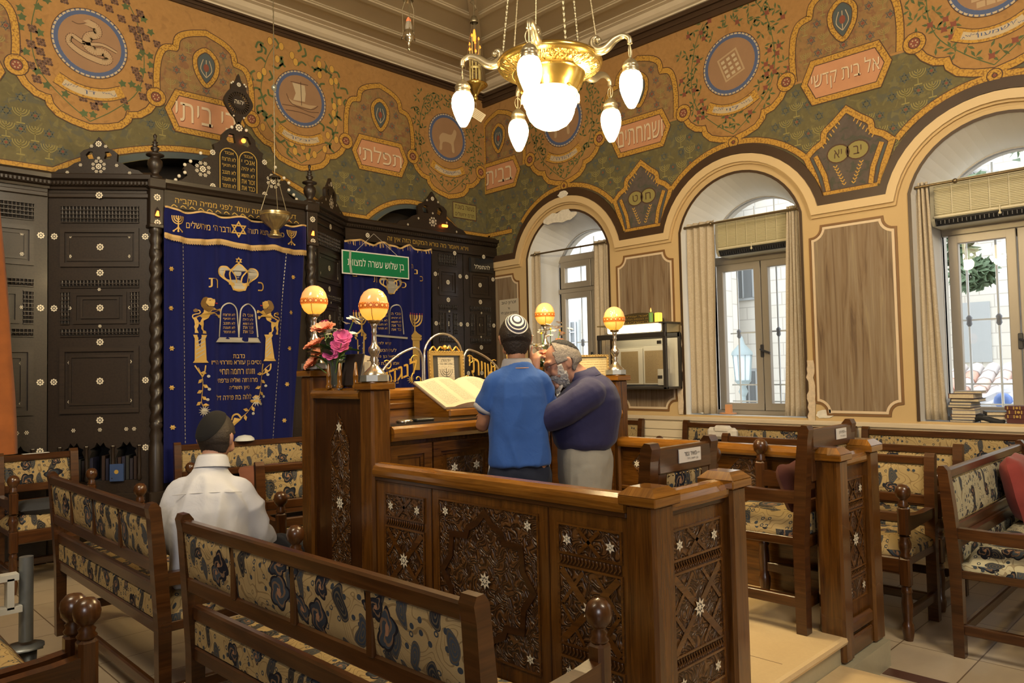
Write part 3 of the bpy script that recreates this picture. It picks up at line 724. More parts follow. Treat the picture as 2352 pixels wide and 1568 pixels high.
# ================================================================== windows, curtains, air conditioners, street
M_ALU = plain('grey_brown_aluminium', (.34, .30, .245), .38, .15)
M_HAND = plain('dark_handle', (.045, .045, .05), .4, .3)
def glass():
    t = NT('window_glass'); t.t.nodes.remove(t.b); tr = t.n('BsdfTransparent'); gl = t.n('BsdfGlossy'); gl.inputs['Roughness'].default_value = 0; fr = t.n('Fresnel'); fr.inputs[0].default_value = 1.5
    mx = t.n('MixShader'); t.t.links.new(t.math('MULTIPLY', fr.outputs[0], 1.0), mx.inputs[0]); t.t.links.new(tr.outputs[0], mx.inputs[1]); t.t.links.new(gl.outputs[0], mx.inputs[2]); t.t.links.new(mx.outputs[0], t.out.inputs[0]); return t.m
M_GLASS = glass()
M_GRILLE = plain('white_iron_grille', (.70, .72, .72), .5); M_KNOT = plain('grille_collar', (.20, .21, .23), .5)
def window(idx, yc, ac):
    fr = lambda u, v, d: (7.34-d, -(u+yc) if False else yc-u, v)
    root = MB(); root.mat(M_ALU)
    hw, z0, zs, rise = .56, 1.0, 2.85, .41
    O = [(-hw, z0)]+[(a+yc, b) for a, b in seg(yc, hw, zs, rise)]+[(hw, z0)]
    zt = 2.60 if ac else 2.90
    band(root, O, .06, fr, 0, .06, True, -.03 if False else .03)
    root.box(fr(-hw, zt, 0), fr(hw, zt+.09, .07), .006)
    root.box(fr(-hw, z0, 0), fr(hw, z0+.05, .075), .006)
    if not ac: root.box(fr(-hw, 2.50, .0), fr(hw, 2.56, .07), .006)
    r = struct(root.build('window_%d' % idx))
    for s_ in ((-1, 1) if ac else (-1, 1)):
        c = MB(); c.mat(M_ALU); a, b = (-hw+.055, -.004) if s_ < 0 else (.004, hw-.055)
        zz = [(z0+.05, zt)] if ac else [(z0+.05, 2.50), (2.56, zt)]
        for lo, hi in zz:
            w = .075
            c.box(fr(a, lo, .02), fr(b, lo+w, .085), .006); c.box(fr(a, hi-w, .02), fr(b, hi, .085), .006); c.box(fr(a, lo, .02), fr(a+w, hi, .0855), .006); c.box(fr(b-w, lo, .02), fr(b, hi, .0855), .006)
        c.build('casement', parent=r)
        for lo, hi in zz:
            g = MB(); g.mat(M_GLASS).fill([(a+.07, lo+.07), (b-.07, lo+.07), (b-.07, hi-.07), (a+.07, hi-.07)], fr, .05); g.build('pane', parent=r)
    g = MB(); g.mat(M_GLASS).fill([(-hw+.03, zt+.06)]+[(a+yc, b) for a, b in seg(yc, hw-.03, zs, rise-.03)][0:]+[(hw-.03, zt+.06)] if zt < zs else [(-hw+.05, zt+.06)]+[(a+yc, b) for a, b in seg(yc, hw-.05, zt+.06, rise-.13)]+[(hw-.05, zt+.06)], fr, .03); g.build('fanlight', parent=r)
    h = MB(); h.mat(M_HAND).box(fr(-.022, 1.60, .085), fr(.014, 1.73, .10), .005).tube([fr(-.004, 1.68, .10), fr(-.004, 1.68, .13), fr(.06, 1.655, .135), fr(.10, 1.64, .13)], .011, 8); h.build('handle', parent=r)
    q = MB(); q.mat(M_GRILLE)
    for k in range(5):
        u = -.46+.23*k; q.tube([fr(u, .98, -.28), fr(u, 3.35-.4*abs(u), -.28)], .011, 6)
        q.mat(M_KNOT).lathe([(.011, -.05), (.024, -.03), (.02, 0), (.026, .03), (.011, .05)], fr(u, 1.87, -.28), 8); q.lathe([(.011, -.02), (.022, 0), (.011, .02)], fr(u, 1.05, -.28), 8); q.mat(M_GRILLE)
        q.lathe([(.03, 0), (.035, .04), (.018, .09), (.001, .16)], fr(u, 3.03-.1*abs(u), -.28), 8)
    for z in (1.12, 1.30, 1.87, 2.6): q.box(fr(-.56, z, -.285), fr(.56, z+.014, -.275))
    q.build('grille', parent=r)
    return r
for k, y in enumerate(WY[:3]): window(k+1, y, k > 0)
window(4, WY[3], True)
M_ACB = plain('cream_plastic', (.60, .54, .37), .4); M_ACG = plain('air_conditioner_grille', (.36, .32, .17), .5); M_BLK = plain('black_slot', (.012, .012, .012), .5)
def aircon(yc, y0, y1, label):
    t = thing('air_conditioner', label, 'air conditioner', (0, 0, 0)); xf = 6.97
    b = MB(); b.mat(M_ACB); b.prism([(xf+.04, 2.66), (xf+.01, 2.70), (xf, 2.76), (xf, 3.0), (xf+.02, 3.03), (7.28, 3.03), (7.28, 2.66)], 1, y0, y1); b.build('body', parent=t)
    n = 7; w = (y1-y0-.06)/n
    for k in range(n):
        g = MB(); a = y1-.03-w*k-.006; c = a-w+.012; g.mat(M_ACG).box((xf-.006, c, 2.745), (xf+.002, a, 3.0))
        for i in range(18): g.mat(M_ACB).box((xf-.012, c, 2.752+.0138*i), (xf-.004, a, 2.757+.0138*i))
        g.build('louvre_panel', parent=t)
    v = MB(); v.mat(M_BLK).prism([(xf+.0395, 2.659), (xf+.008, 2.70), (xf+.004, 2.715), (xf+.012, 2.72), (xf+.06, 2.659)], 1, y0+.03, y1-.03)
    for i in range(30): v.mat(M_HAND).box((xf+.01, y0+.04+(y1-y0-.08)*i/29-.003, 2.668), (xf+.03, y0+.04+(y1-y0-.08)*i/29+.003, 2.705))
    v.build('air_vent', parent=t)
    l = MB(); l.mat(M_ACB).box((xf-.004, y0+.02, 2.722), (xf+.006, y1-.02, 2.74), .003); l.build('front_lip', parent=t)
    h = MB(); h.mat(M_ACB).tube([(xf-.008, (y0+y1)/2, 2.75), (xf-.01, (y0+y1)/2, 2.70)], .006, 6).ball((xf-.01, (y0+y1)/2, 2.69), .012); h.build('latch', parent=t)
aircon(3.69, 3.22, 4.03, 'cream wall air conditioner in the arch of the middle window')
aircon(1.44, .98, 1.99, 'cream wall air conditioner in the arch of the window with books on its sill')
def damask():
    t = NT('cream_damask'); v = t.uv(); n = t.noise(v, 14, 2, .5, 2.0); fr = t.math('LESS_THAN', t.math('ABSOLUTE', t.math('SUBTRACT', t.math('FRACT', t.math('MULTIPLY', n, 5)), .5)), .16)
    c = t.mix(t.math('MULTIPLY', fr, .55), (.62, .52, .38), (.74, .66, .53)); t.fin(c, .7, 0, .25); t.bump(fr, .2, .002)
    tl = t.n('BsdfTranslucent'); t.put(tl.inputs[0], c); mx = t.n('MixShader'); mx.inputs[0].default_value = .28; t.t.links.new(t.b.outputs[0], mx.inputs[1]); t.t.links.new(tl.outputs[0], mx.inputs[2]); t.t.links.new(mx.outputs[0], t.out.inputs[0]); return t.m
M_DAM = damask()
def drape(y0t, y1t, y0b, y1b, folds, label, x=6.865, z0=1.03, z1=3.02, seed=1):
    """y0 > y1: from the left edge to the right edge as seen from the room"""
    R = random.Random(seed); m = MB(); m.mat(M_DAM); nu, nv = folds*8, 18; P = []; ph = R.random()*6
    for j in range(nv+1):
        f = j/nv; z = z0+(z1-z0)*f
        for i in range(nu+1):
            s = i/nu; a = y0b+(y1b-y0b)*s; b = y0t+(y1t-y0t)*s; y = a*(1-f)+b*f
            P.append((x-.018*sin(s*folds*2*pi+ph)*(1-.25*sin(f*3+s*4))+.006*sin(9*s+7*f), y+.006*sin(s*folds*2*pi*2+f), z))
    fs = []; uv = []
    for j in range(nv):
        for i in range(nu):
            q = (j*(nu+1)+i, j*(nu+1)+i+1, (j+1)*(nu+1)+i+1, (j+1)*(nu+1)+i); fs.append(q)
            uv.append([c for k in q for c in ((k % (nu+1))/nu*abs(y1b-y0b)*1.6, P[k][2])])
    m.add(P, fs, True, None, uv); o = m.build('curtain'); sm = o.modifiers.new('thick', 'SOLIDIFY'); sm.thickness = .003
    return tag(o, label, 'curtain', 'cream window curtains')
drape(6.58, 6.44, 6.62, 6.43, 2, 'cream damask curtain at the edge of the first window beside the ark', seed=1)
drape(5.57, 5.36, 5.60, 5.36, 3, 'cream damask curtain between the first window and the scroll display case', seed=2)
drape(4.29, 3.97, 4.30, 4.0, 4, 'wide cream damask curtain by the flaked paint of the middle window', seed=3)
drape(3.19, 3.08, 3.28, 3.07, 4, 'bunched cream damask curtain between the middle window and the large wood panel', seed=4)
drape(2.06, 1.97, 2.09, 1.90, 3, 'cream damask curtain beside the book stacks on the sill', seed=5)
M_BRS = plain('antique_brass', (.28, .20, .09), .35, .9); M_ROD = plain('bronze_curtain_rod', (.20, .15, .085), .35, .8)
for k, (a, b, lb) in enumerate(((6.57, 5.34, 'bronze curtain rod across the first window'), (4.30, 3.06, 'bronze curtain rod across the middle window'), (2.06, .80, 'bronze curtain rod across the window with the book stacks'))):
    m = MB(); m.mat(M_ROD).tube([(6.835, a, 2.98), (6.835, b, 2.98)], .011, 10).ball((6.835, a-(.30 if k else .07), 2.98), .021).ball((6.835, b+.02, 2.98), .02); 
    for q in (a, b): m.tube([(6.835, q, 2.98), (6.835, q+(.03 if q == a else -.03), 2.98)], .016, 8)
    tag(m.build('curtain_rod'), lb, 'curtain rod', 'curtain rods')
# ---- the street behind the glass
M_STONE = None
def stone():
    t = NT('pale_street_stone'); v = t.uv(); br = t.n('TexBrick'); t.put(br.inputs['Vector'], v); br.inputs['Scale'].default_value = 1; br.inputs['Brick Width'].default_value = .6; br.inputs['Row Height'].default_value = .3; br.inputs['Mortar Size'].default_value = .012
    br.inputs['Color1'].default_value = (.74, .69, .60, 1); br.inputs['Color2'].default_value = (.80, .76, .68, 1); br.inputs['Mortar'].default_value = (.58, .53, .46, 1); return t.fin(br.outputs['Color'], .85, 0, .2)
M_STONE = stone(); M_WIN = plain('street_window_dark', (.22, .23, .23), .6); M_SHUT = plain('street_shutter_grey', (.48, .50, .50), .7); M_STR = plain('street_pavement', (.60, .58, .54), .9)
g = MB(); g.mat(M_STR).box((7.44, -14, -1.2), (30, 34, -1.1)); struct(g.build('street_ground'))
bl = thing('stone_building', 'pale stone house across the street behind the middle window', 'building', (0, 0, 0))
w = MB(); w.mat(M_STONE).box((17, 6.2, -1.2), (21, 24, 12)).box((16.4, 9.7, 2.75), (17, 12.5, 2.92)); w.build('wall', parent=bl)
for (y, z, a, b) in ((9.2, 3.2, .8, 1.6), (7.4, 3.3, .75, 1.3), (11.5, 3.3, .8, 1.7), (14, 3.2, .8, 1.5), (16.5, 3.2, .8, 1.5), (9.1, .2, .6, 1.2), (7.6, -.2, .9, 1.0), (12.4, .8, .35, 1.5), (14.6, .1, .9, 1.5), (17.4, .4, .9, 1.7), (10.3, 6.2, .9, 1.6), (14, 6.2, .9, 1.6), (7.4, 6.2, .8, 1.4)):
    f = MB(); f.mat(M_SHUT).box((16.93, y-a/2-.06, z-.06), (17.0, y+a/2+.06, z+b+.06)); f.mat(M_WIN).box((16.92, y-a/2, z), (16.96, y+a/2, z+b))
    for k in range(4): f.mat(M_SHUT).box((16.90, y-a/2+a*k/3-.015, z), (16.93, y-a/2+a*k/3+.015, z+b))
    f.build('window', parent=bl)
f = MB(); f.mat(M_GRILLE)
for k in range(24): f.box((16.42, 9.75+.115*k, 2.92), (16.44, 9.77+.115*k, 3.75))
f.box((16.40, 9.7, 3.72), (16.46, 12.5, 3.78)); f.mat(plain('street_laundry_pink', (.75, .25, .35), .8)).box((16.38, 9.9, 2.95), (16.4, 10.4, 3.2)); f.build('balcony_railing', parent=bl)
b2 = thing('stone_building', 'pale stone house seen through the first window and the fanlights', 'building', (0, 0, 0))
w = MB(); w.mat(M_STONE).box((13.5, 8.9, -1.2), (16.3, 19.5, 9.5)).box((13.3, 8.8, 4.2), (13.5, 19.5, 4.4)); w.build('wall', parent=b2)
for (y, z) in ((10.0, 1.4), (11.8, 1.4), (13.4, 4.8), (11.2, 4.8)):
    f = MB(); f.mat(M_SHUT).box((13.42, y-.4, z-.05), (13.5, y+.4, z+1.3)); f.mat(M_WIN).box((13.41, y-.33, z), (13.45, y+.33, z+1.25))
    for k in range(5): f.mat(M_GRILLE).box((13.36, y-.33+.165*k-.012, z), (13.39, y-.33+.165*k+.012, z+1.25)); f.box((13.36, y-.33, z+.25*k), (13.39, y+.33, z+.25*k+.02))
    f.build('window', parent=b2)
b3 = thing('stone_building', 'grey stone house behind the tree and the tiled roof', 'building', (0, 0, 0))
w = MB(); w.mat(M_STONE).box((20, -8, -1.2), (23, 6.0, 9)); w.build('wall', parent=b3)
for (y, z) in ((4.9, 1.5), (3.0, 1.5), (1.0, 4.2), (4.6, 4.5)):
    f = MB(); f.mat(M_SHUT).box((19.93, y-.35, z), (20, y+.35, z+1.4)); f.build('window', parent=b3)
sl = thing('street_lantern', 'grey iron street lantern in front of the stone house', 'lantern', (14.2, 7.68, -1.1))
M_LAN = plain('lantern_grey_green', (.30, .36, .36), .5)
m = MB(); m.mat(M_LAN).tube([(0, 0, 0), (0, 0, 2.0)], .05, 8).lathe([(.05, 2.0), (.10, 2.1), (.06, 2.2), (.16, 2.3), (.18, 2.33)], n=8); m.build('post', parent=sl)
m = MB(); m.mat(plain('lantern_glass', (.62, .70, .74), .2)).lathe([(.15, 2.33), (.19, 2.85)], n=8, smooth=False); m.mat(M_LAN)
for k in range(8): m.tube([(.155*cos(k*pi/4), .155*sin(k*pi/4), 2.33), (.195*cos(k*pi/4), .195*sin(k*pi/4), 2.85)], .012, 5)
m.build('glass_case', parent=sl)
m = MB(); m.mat(M_LAN).lathe([(.23, 2.85), (.21, 2.92), (.06, 3.08), (.03, 3.2), (.001, 3.25)], n=8); m.build('cap', parent=sl)
# tiled roof shed with creeper, bags and the tree, behind the window with books
rf = thing('tiled_shed', 'low shed with a red pantile roof beyond the window with books', 'shed', (0, 0, 0))
m = MB(); m.mat(M_STONE).box((12.2, -1.5, -1.2), (15, 3.75, .45)); m.build('wall', parent=rf)
m = MB(); 
MT = [plain('roof_tile_pale', (.66, .50, .42), .8), plain('roof_tile_red', (.62, .36, .27), .8), plain('roof_tile_grey', (.55, .50, .47), .8)]; R = random.Random(4)
for j in range(9):
    for i in range(24):
        y = -1.6+.23*i; x = 11.7+.28*j; z = .35+.115*j; m.mat(R.choice(MT)).tube([(x, y, z), (x+.31, y, z+.135)], [.125, .10], 8, flat=1)
m.build('roof', parent=rf)
def leafball(mb, c, r, n, R, s=.1, flat=.8):
    for k in range(n):
        v = Vector((R.gauss(0, 1), R.gauss(0, 1), R.gauss(0, 1))).normalized()*r*(.55+.45*R.random()**.5); p = Vector(c)+Vector((v.x, v.y, v.z*flat)); a = Vector((R.gauss(0, 1), R.gauss(0, 1), R.gauss(0, 1))).normalized()*s; b = a.orthogonal().normalized()*s*.5
        mb.add([p-a, p+b, p+a, p-b], [(0, 1, 2, 3)])
M_LEAF = plain('street_leaf_green', (.16, .30, .09), .6, var=.3)
m = MB(); m.mat(M_LEAF)
for k in range(9): leafball(m, (13.9+.1*k % .4, .3+.42*k, 1.42-.04*k if k < 6 else 1.1-.22*(k-6)), .28, 150, R, .09)
tag(m.build('creeper'), 'bright green creeper growing over the tiled roof', 'plant')
tr = thing('street_tree', 'tall street tree with a pale trunk beyond the window with books', 'tree', (0, 0, 0))
m = MB(); m.mat(plain('pale_bark', (.52, .49, .46), .9, var=.3, vs=4)).tube([(16.6, 2.55, -1.2), (16.6, 2.5, 1.5), (16.7, 2.35, 4), (16.9, 2.2, 8)], [.75, .62, .5, .4], 14); m.tube([(16.7, 2.3, 3.6), (16.2, 3.4, 4.8), (15.8, 4.1, 5.3)], [.22, .14, .06], 8); m.build('trunk', parent=tr)
m = MB(); m.mat(plain('street_leaf_dark', (.14, .20, .11), .6, var=.3))
for c, r in (((15.6, 3.9, 4.4), .75), ((15.5, 4.2, 3.7), .5), ((16, 1.0, 5.5), 1.2), ((16, 3.2, 6.2), 1.3), ((15.4, 3.75, 3.1), .35)): leafball(m, c, r, 260, R, .14)
m.build('foliage', parent=tr)
for k, (y, z, r, lb) in enumerate(((2.15, .95, .22, 'white rubbish bag outside the window beside the post'), (1.75, 1.1, .32, 'white and blue rubbish bag piled highest outside the window'), (1.35, .9, .3, 'white rubbish bag under the blue one outside the window'))):
    m = MB(); m.mat(plain('white_plastic_bag', (.78, .80, .86), .3, var=.1)); P = []; Rn = random.Random(k)
    for j in range(9):
        for i in range(14): a = 2*pi*i/14; rr = r*sin(pi*min(j+.3, 8)/8.3)*(.8+.4*Rn.random()); P.append((8.45+rr*cos(a)*.8, y+rr*sin(a), z-.25+r*1.5*j/8))
    m.add(P, [(j*14+i, j*14+(i+1) % 14, (j+1)*14+(i+1) % 14, (j+1)*14+i) for j in range(8) for i in range(14)]); 
    m.mat(plain('blue_print', (.12, .22, .55), .4)).ball((8.45-r*.72, y+.05, z+.03), r*.25, 8, 6); tag(m.build('plastic_bag'), lb, 'bag', 'rubbish bags in the street')
m = MB(); m.mat(M_STR).box((8.0, .4, -1.2), (9.0, 2.7, .62)); tag(m.build('street_wall'), 'low pale wall under the rubbish bags', 'wall', kind='structure')

# ================================================================== the ark
M_PRL = plain('mother_of_pearl', (.72, .66, .52), .3); M_GIL = plain('gilt_paint', (.46, .30, .06), .5, .2)
M_REDL = emit('small_red_lamp', (1, .18, .02), 5, (.8, .1, .02))
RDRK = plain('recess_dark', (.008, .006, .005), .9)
def flower(mb, fr, u, v, r, d=.004, n=8):
    mb.mat(M_PRL)
    mb.disc((u, v), r*.28, fr, d, 8)
    for i in range(n): a = 2*pi*i/n; mb.disc((u+r*.68*cos(a), v+r*.68*sin(a)), r*.27, fr, d, 6)
def bigflower(mb, fr, u, v, r, d=.004):
    flower(mb, fr, u, v, r*.42, d)
    for i in range(8): a = 2*pi*i/8+pi/8; flower(mb, fr, u+r*.76*cos(a), v+r*.76*sin(a), r*.25, d, 6)
def TF(x, y, az): return Matrix.Translation((x, y, 0)) @ Matrix.Rotation(az, 4, 'Z')
lf = lambda u, v, d: (u, -d, v)
def mould(mb, u0, v0, u1, v1, w, d0, d1):
    """raised mitred frame on a local panel"""
    q = MB(); band(q, [(u0+w/2, v0+w/2), (u1-w/2, v0+w/2), (u1-w/2, v1-w/2), (u0+w/2, v1-w/2)], w, lf, d0, d1, True); mb.add(q.v, q.f)
def lattice(mb, u0, v0, u1, v1, d=.0, tall=True):
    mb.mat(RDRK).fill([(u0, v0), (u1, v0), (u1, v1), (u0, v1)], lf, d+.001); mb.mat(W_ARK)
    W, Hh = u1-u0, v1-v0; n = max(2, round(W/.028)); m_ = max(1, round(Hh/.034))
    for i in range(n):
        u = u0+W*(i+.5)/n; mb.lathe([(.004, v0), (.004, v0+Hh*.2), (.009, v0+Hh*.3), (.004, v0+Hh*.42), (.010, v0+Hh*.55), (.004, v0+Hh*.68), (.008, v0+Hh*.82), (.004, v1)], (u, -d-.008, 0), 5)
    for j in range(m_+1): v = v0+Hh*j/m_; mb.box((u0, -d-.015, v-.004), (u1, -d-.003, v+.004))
def ogee(u, v0, v1, hw):
    h = v1-v0; return [(u-hw, v0), (u-hw, v0+h*.55), (u-hw*.75, v0+h*.72), (u-hw*.92, v0+h*.78), (u-hw*.5, v0+h*.84), (u-hw*.3, v0+h*.95), (u, v0+h*.86), (u+hw*.3, v0+h*.95), (u+hw*.5, v0+h*.84), (u+hw*.92, v0+h*.78), (u+hw*.75, v0+h*.72), (u+hw, v0+h*.55), (u+hw, v0)]
ark = thing('torah_ark', 'carved dark walnut ark with pearl inlay filling the wall below the mural', 'ark', (0, 0, 0))
def side_panel(x, y, az, W, name='side_panel', open_bottom=True):
    T = TF(x, y, az); p = MB(T); p.mat(M_PEB)
    ni = 3 if W > .6 else 2; sp = (W-.2)/ni; og = [ogee(.1+sp*(i+.5), .66, 1.0, sp*.42) for i in range(ni)]
    p.fill([[(0, 0), (W, 0), (W, 3.16), (0, 3.16)]]+[o for o in og], lf, 0)
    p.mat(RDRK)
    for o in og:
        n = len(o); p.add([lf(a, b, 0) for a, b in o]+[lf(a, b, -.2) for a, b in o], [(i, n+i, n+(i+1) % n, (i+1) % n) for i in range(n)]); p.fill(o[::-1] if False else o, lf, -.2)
    a, b = .10, W-.10
    lattice(p, a, 2.85, b, 2.99)
    p.mat(W_ARK); mould(p, a, 2.47, b, 2.80, .035, 0, .018); mould(p, a+.05, 2.52, b-.05, 2.75, .02, 0, .010)
    lattice(p, a, 2.295, b, 2.358); lattice(p, a, 1.985, a+.075, 2.255); lattice(p, b-.075, 1.985, b, 2.255)
    p.mat(W_ARK); mould(p, a+.10, 1.985, b-.10, 2.255, .03, 0, .015); mould(p, a+.16, 2.03, b-.16, 2.21, .018, 0, .012)
    lattice(p, a, 1.88, b, 1.944)
    p.mat(W_ARK); mould(p, a, 1.23, b, 1.79, .04, 0, .02); mould(p, a+.07, 1.30, b-.07, 1.72, .02, 0, .012)
    p.mat(W_ARK).box((0, -.02, 3.06), (W, 0, 3.10), .006).box((0, -.014, .02), (W, 0, .55), .01)
    c = W/2; fr = lf
    for v in (2.64, 2.42, 2.12, 1.83, 1.50, 1.17): flower(p, fr, c, v, .032, .006)
    flower(p, fr, c, 3.08, .032, .026)
    for u, v in ((.05, 2.73), (.05, 2.12), (.05, 1.50), (W-.05, 2.73), (W-.05, 2.12), (W-.05, 1.50), (W-.05, .93)): flower(p, fr, u, v, .03, .006)
    for du in (-1, 1):
        for v in (2.73, 2.56, 1.66, 1.33): flower(p, fr, c+du*(W*.29), v, .017, .007, 6)
        flower(p, fr, c+du*(W*.29), 2.12, .016, .007, 6)
    flower(p, fr, c, 2.275, .015, .022, 6); flower(p, fr, c, 1.965, .015, .007, 6)
    for i in range(ni+1): flower(p, fr, .1+sp*i, .94, .016, .006, 6); flower(p, fr, .1+sp*min(i+.5, ni-.2), 1.09, .018, .006, 6); p.mat(W_ARK).lathe([(.012, .66), (.02, .68), (.012, .72), (.016, .8), (.011, .92), (.02, .95)], (.1+sp*i, -.012, 0), 8)
    return p.build(name, parent=ark)
def cornice(x, y, az, W, e0=0, e1=0):
    p = MB(TF(x, y, az)); p.mat(W_ARK)
    pr = [(0, 3.13), (-.02, 3.13), (-.025, 3.15), (-.05, 3.16), (-.06, 3.18), (-.055, 3.195), (-.085, 3.21), (-.09, 3.245), (-.05, 3.25), (-.02, 3.28), (0, 3.285)]
    p.prism(pr[::-1], 0, -e0, W+e1)
    n = int(W/.03)
    for i in range(n): p.box((W*(i+.2)/n, -.066, 3.165), (W*(i+.7)/n, -.05, 3.19))
    return p.build('cornice', parent=ark)
def pediment(x, y, az, W, apex, holes=True):
    T = TF(x, y, az); p = MB(T); hb = W/2*.97; h = apex-3.24
    H = [(hb, 3.25), (hb*.93, 3.255), (hb*.80, 3.24+h*.16), (hb*.62, 3.24+h*.21), (hb*.48, 3.24+h*.33), (hb*.36, 3.24+h*.38), (hb*.37, 3.24+h*.58), (hb*.30, 3.24+h*.66), (hb*.20, 3.24+h*.70), (hb*.13, 3.24+h*.80), (hb*.06, 3.24+h*.9), (0, apex)]
    out = [(W/2+a, b) for a, b in H]+[(W/2-a, b) for a, b in H[-2::-1]]
    hl = []
    if holes:
        for s_ in (-1, 1): hl.append([(W/2+s_*a*hb, 3.24+b*h) for a, b in ((.10, .44), (.22, .44), (.26, .54), (.20, .63), (.12, .62), (.13, .54))])
    for d in (.035, 0): p.mat(M_PEB).fill([out]+hl, lf, d) if d else None
    for L in [out]+hl: n = len(L); p.mat(W_ARK).add([lf(a, b, .035) for a, b in L]+[lf(a, b, 0) for a, b in L], [(i, n+i, n+(i+1) % n, (i+1) % n) for i in range(n)])
    q = MB(T); q.fill([out]+hl, lf, 0); p.v += q.v; o = len(p.v)-len(q.v); p.f += [[i+o for i in f[::-1]] for f in q.f]; p.u += q.u; p.m += [p.mi]*len(q.f); p.s += [False]*len(q.f)
    bigflower(p, lf, W/2, 3.24+h*.25, .062, .038); flower(p, lf, W/2, 3.24+h*.82, .028, .038)
    for s_ in (-1, 1):
        for a, b in ((.36, .28), (.62, .09), (.14, .76)): flower(p, lf, W/2+s_*hb*a, 3.24+h*b, .015, .038, 6)
    flower(p, lf, W/2, 3.24+h*.46, .014, .038, 6)
    return p.build('pediment', parent=ark)
A37 = radians(-37.2); CL = (1.63, 7.22); CR = (2.29, 6.75); CW = .83
side_panel(*CL, A37, CW); cornice(*CL, A37, CW, .02, .02); pediment(*CL, A37, CW, 3.58)
CR2 = (3.83, 6.72); side_panel(*CR2, radians(37), CW); cornice(*CR2, radians(37), CW, .02, .02); pediment(*CR2, radians(37), CW, 3.60)
for x, w in ((.74, .88), (-.16, .88), (-1.06, .88)): side_panel(x, 7.2, 0, w)
cornice(-1.06, 7.2, 0, 2.69)
pediment(-.3, 7.2, 0, 1.2, 3.74)
# right section beside the window wall
side_panel(5.73, 7.2, 0, .50, 'door'); side_panel(6.24, 7.2, 0, .56, 'door'); cornice(4.49, 7.2, 0, 2.31)
p = MB(); p.mat(W_ARK).box((4.49, 7.16, 3.02), (6.8, 7.2, 3.14)).box((4.49, 7.17, 0), (4.54, 7.3, 3.05)); p.mat(M_GIL).text('וירא ויאמר מה נורא המקום הזה אין זה', lambda u, v, d: (u, 7.16-d, v), 5.67, 3.075, 1.24, .065, .003, bold=.012)
fA = lambda u, v, d: (u, 7.16-d, v)
for u in (4.75, 6.03, 6.52): flower(p, fA, u, 3.0 if u > 5 else 3.08, .03, .045)
p.build('lintel', parent=ark)
pediment(5.10, 7.2, 0, 1.26, 3.74)
p = MB(); p.mat(M_REDL).tube([(5.86, 7.14, 3.33), (5.93, 7.13, 3.33)], .018, 8); p.build('small_lamp', parent=ark)
p = MB(); p.mat(plain('black_plaque', (.012, .012, .013), .15)).box((6.33, 7.15, 2.80), (6.72, 7.19, 2.98)); p.mat(M_PRL).text('להתפלל', lambda u, v, d: (u, 7.15-d, v), 6.52, 2.87, .27, .055, .003); p.build('small_plaque', parent=ark)
# central front
p = MB(); p.mat(W_ARK).box((2.29, 6.74, .0), (3.83, 6.80, 3.16)).box((2.38, 6.70, 3.0), (3.74, 6.76, 3.14)); p.mat(M_PEB).box((2.29, 6.72, 0), (3.83, 6.745, 1.0)); p.mat(M_GIL)
fC = lambda u, v, d: (u, 6.70-d, v)
p.text('דע לפני מי אתה עומד לפני ממ״ה הקב״ה', fC, 3.06, 3.068, 1.16, .07, .003, bold=.015)
for q in range(16): p.strip(crom([(2.45+.078*q, 3.012), (2.47+.078*q, 3.03), (2.50+.078*q, 3.012)], 3), .008, fC, .003)
p.build('lintel', parent=ark)
p = MB(TF(2.38, 6.73, 0)); p.mat(W_ARK); pr = [(0, 3.13), (-.03, 3.13), (-.035, 3.15), (-.06, 3.16), (-.07, 3.18), (-.09, 3.20), (-.095, 3.23), (-.04, 3.24), (0, 3.25)]; p.prism(pr[::-1], 0, 0, 1.36); p.build('cornice', parent=ark)
PD = [(2.389, 3.20), (2.42, 3.225), (2.45, 3.21), (2.511, 3.247), (2.55, 3.27), (2.59, 3.31), (2.568, 3.34), (2.557, 3.364), (2.59, 3.42), (2.615, 3.42), (2.66, 3.395), (2.704, 3.437), (2.743, 3.497), (2.78, 3.51), (2.815, 3.56), (2.835, 3.60), (2.824, 3.641), (2.86, 3.66), (2.90, 3.70), (2.905, 3.75), (2.95, 3.80), (3.0, 3.835), (3.065, 3.90)]
OUT = [(3.065*2-a, b) for a, b in PD][::1]; OUT = PD+[(6.13-a, b) for a, b in PD[-2::-1]]
OUT = OUT[::-1]
p = MB(); fP = lambda u, v, d: (u, 6.73-d, v); hl = [[(3.065+s_*a, b) for a, b in ((.03, 3.69), (.09, 3.67), (.12, 3.71), (.09, 3.77), (.045, 3.77))] for s_ in (-1, 1)]
p.mat(M_PEB).fill([OUT]+hl, fP, .03)
for L in [OUT]+hl: n = len(L); p.mat(W_ARK).add([fP(a, b, .03) for a, b in L]+[fP(a, b, -.01) for a, b in L], [(i, n+i, n+(i+1) % n, (i+1) % n) for i in range(n)])
q = MB(); q.fill([OUT]+hl, fP, -.01); p.add(q.v, [f[::-1] for f in q.f])
for s_ in (-1, 1):
    bigflower(p, fP, 3.065+s_*.34, 3.39, .075, .034); flower(p, fP, 3.065+s_*.25, 3.56, .028, .034); flower(p, fP, 3.065+s_*.25, 3.25, .028, .034)
    for a, b in ((.36, 3.53), (.45, 3.44), (.50, 3.40), (.50, 3.33), (.55, 3.29), (.58, 3.25), (.07, 3.83)): p.mat(M_PRL).ball((3.065+s_*a, 6.695, b), .016, 8, 5)
flower(p, fP, 3.065, 3.84, .038, .034)
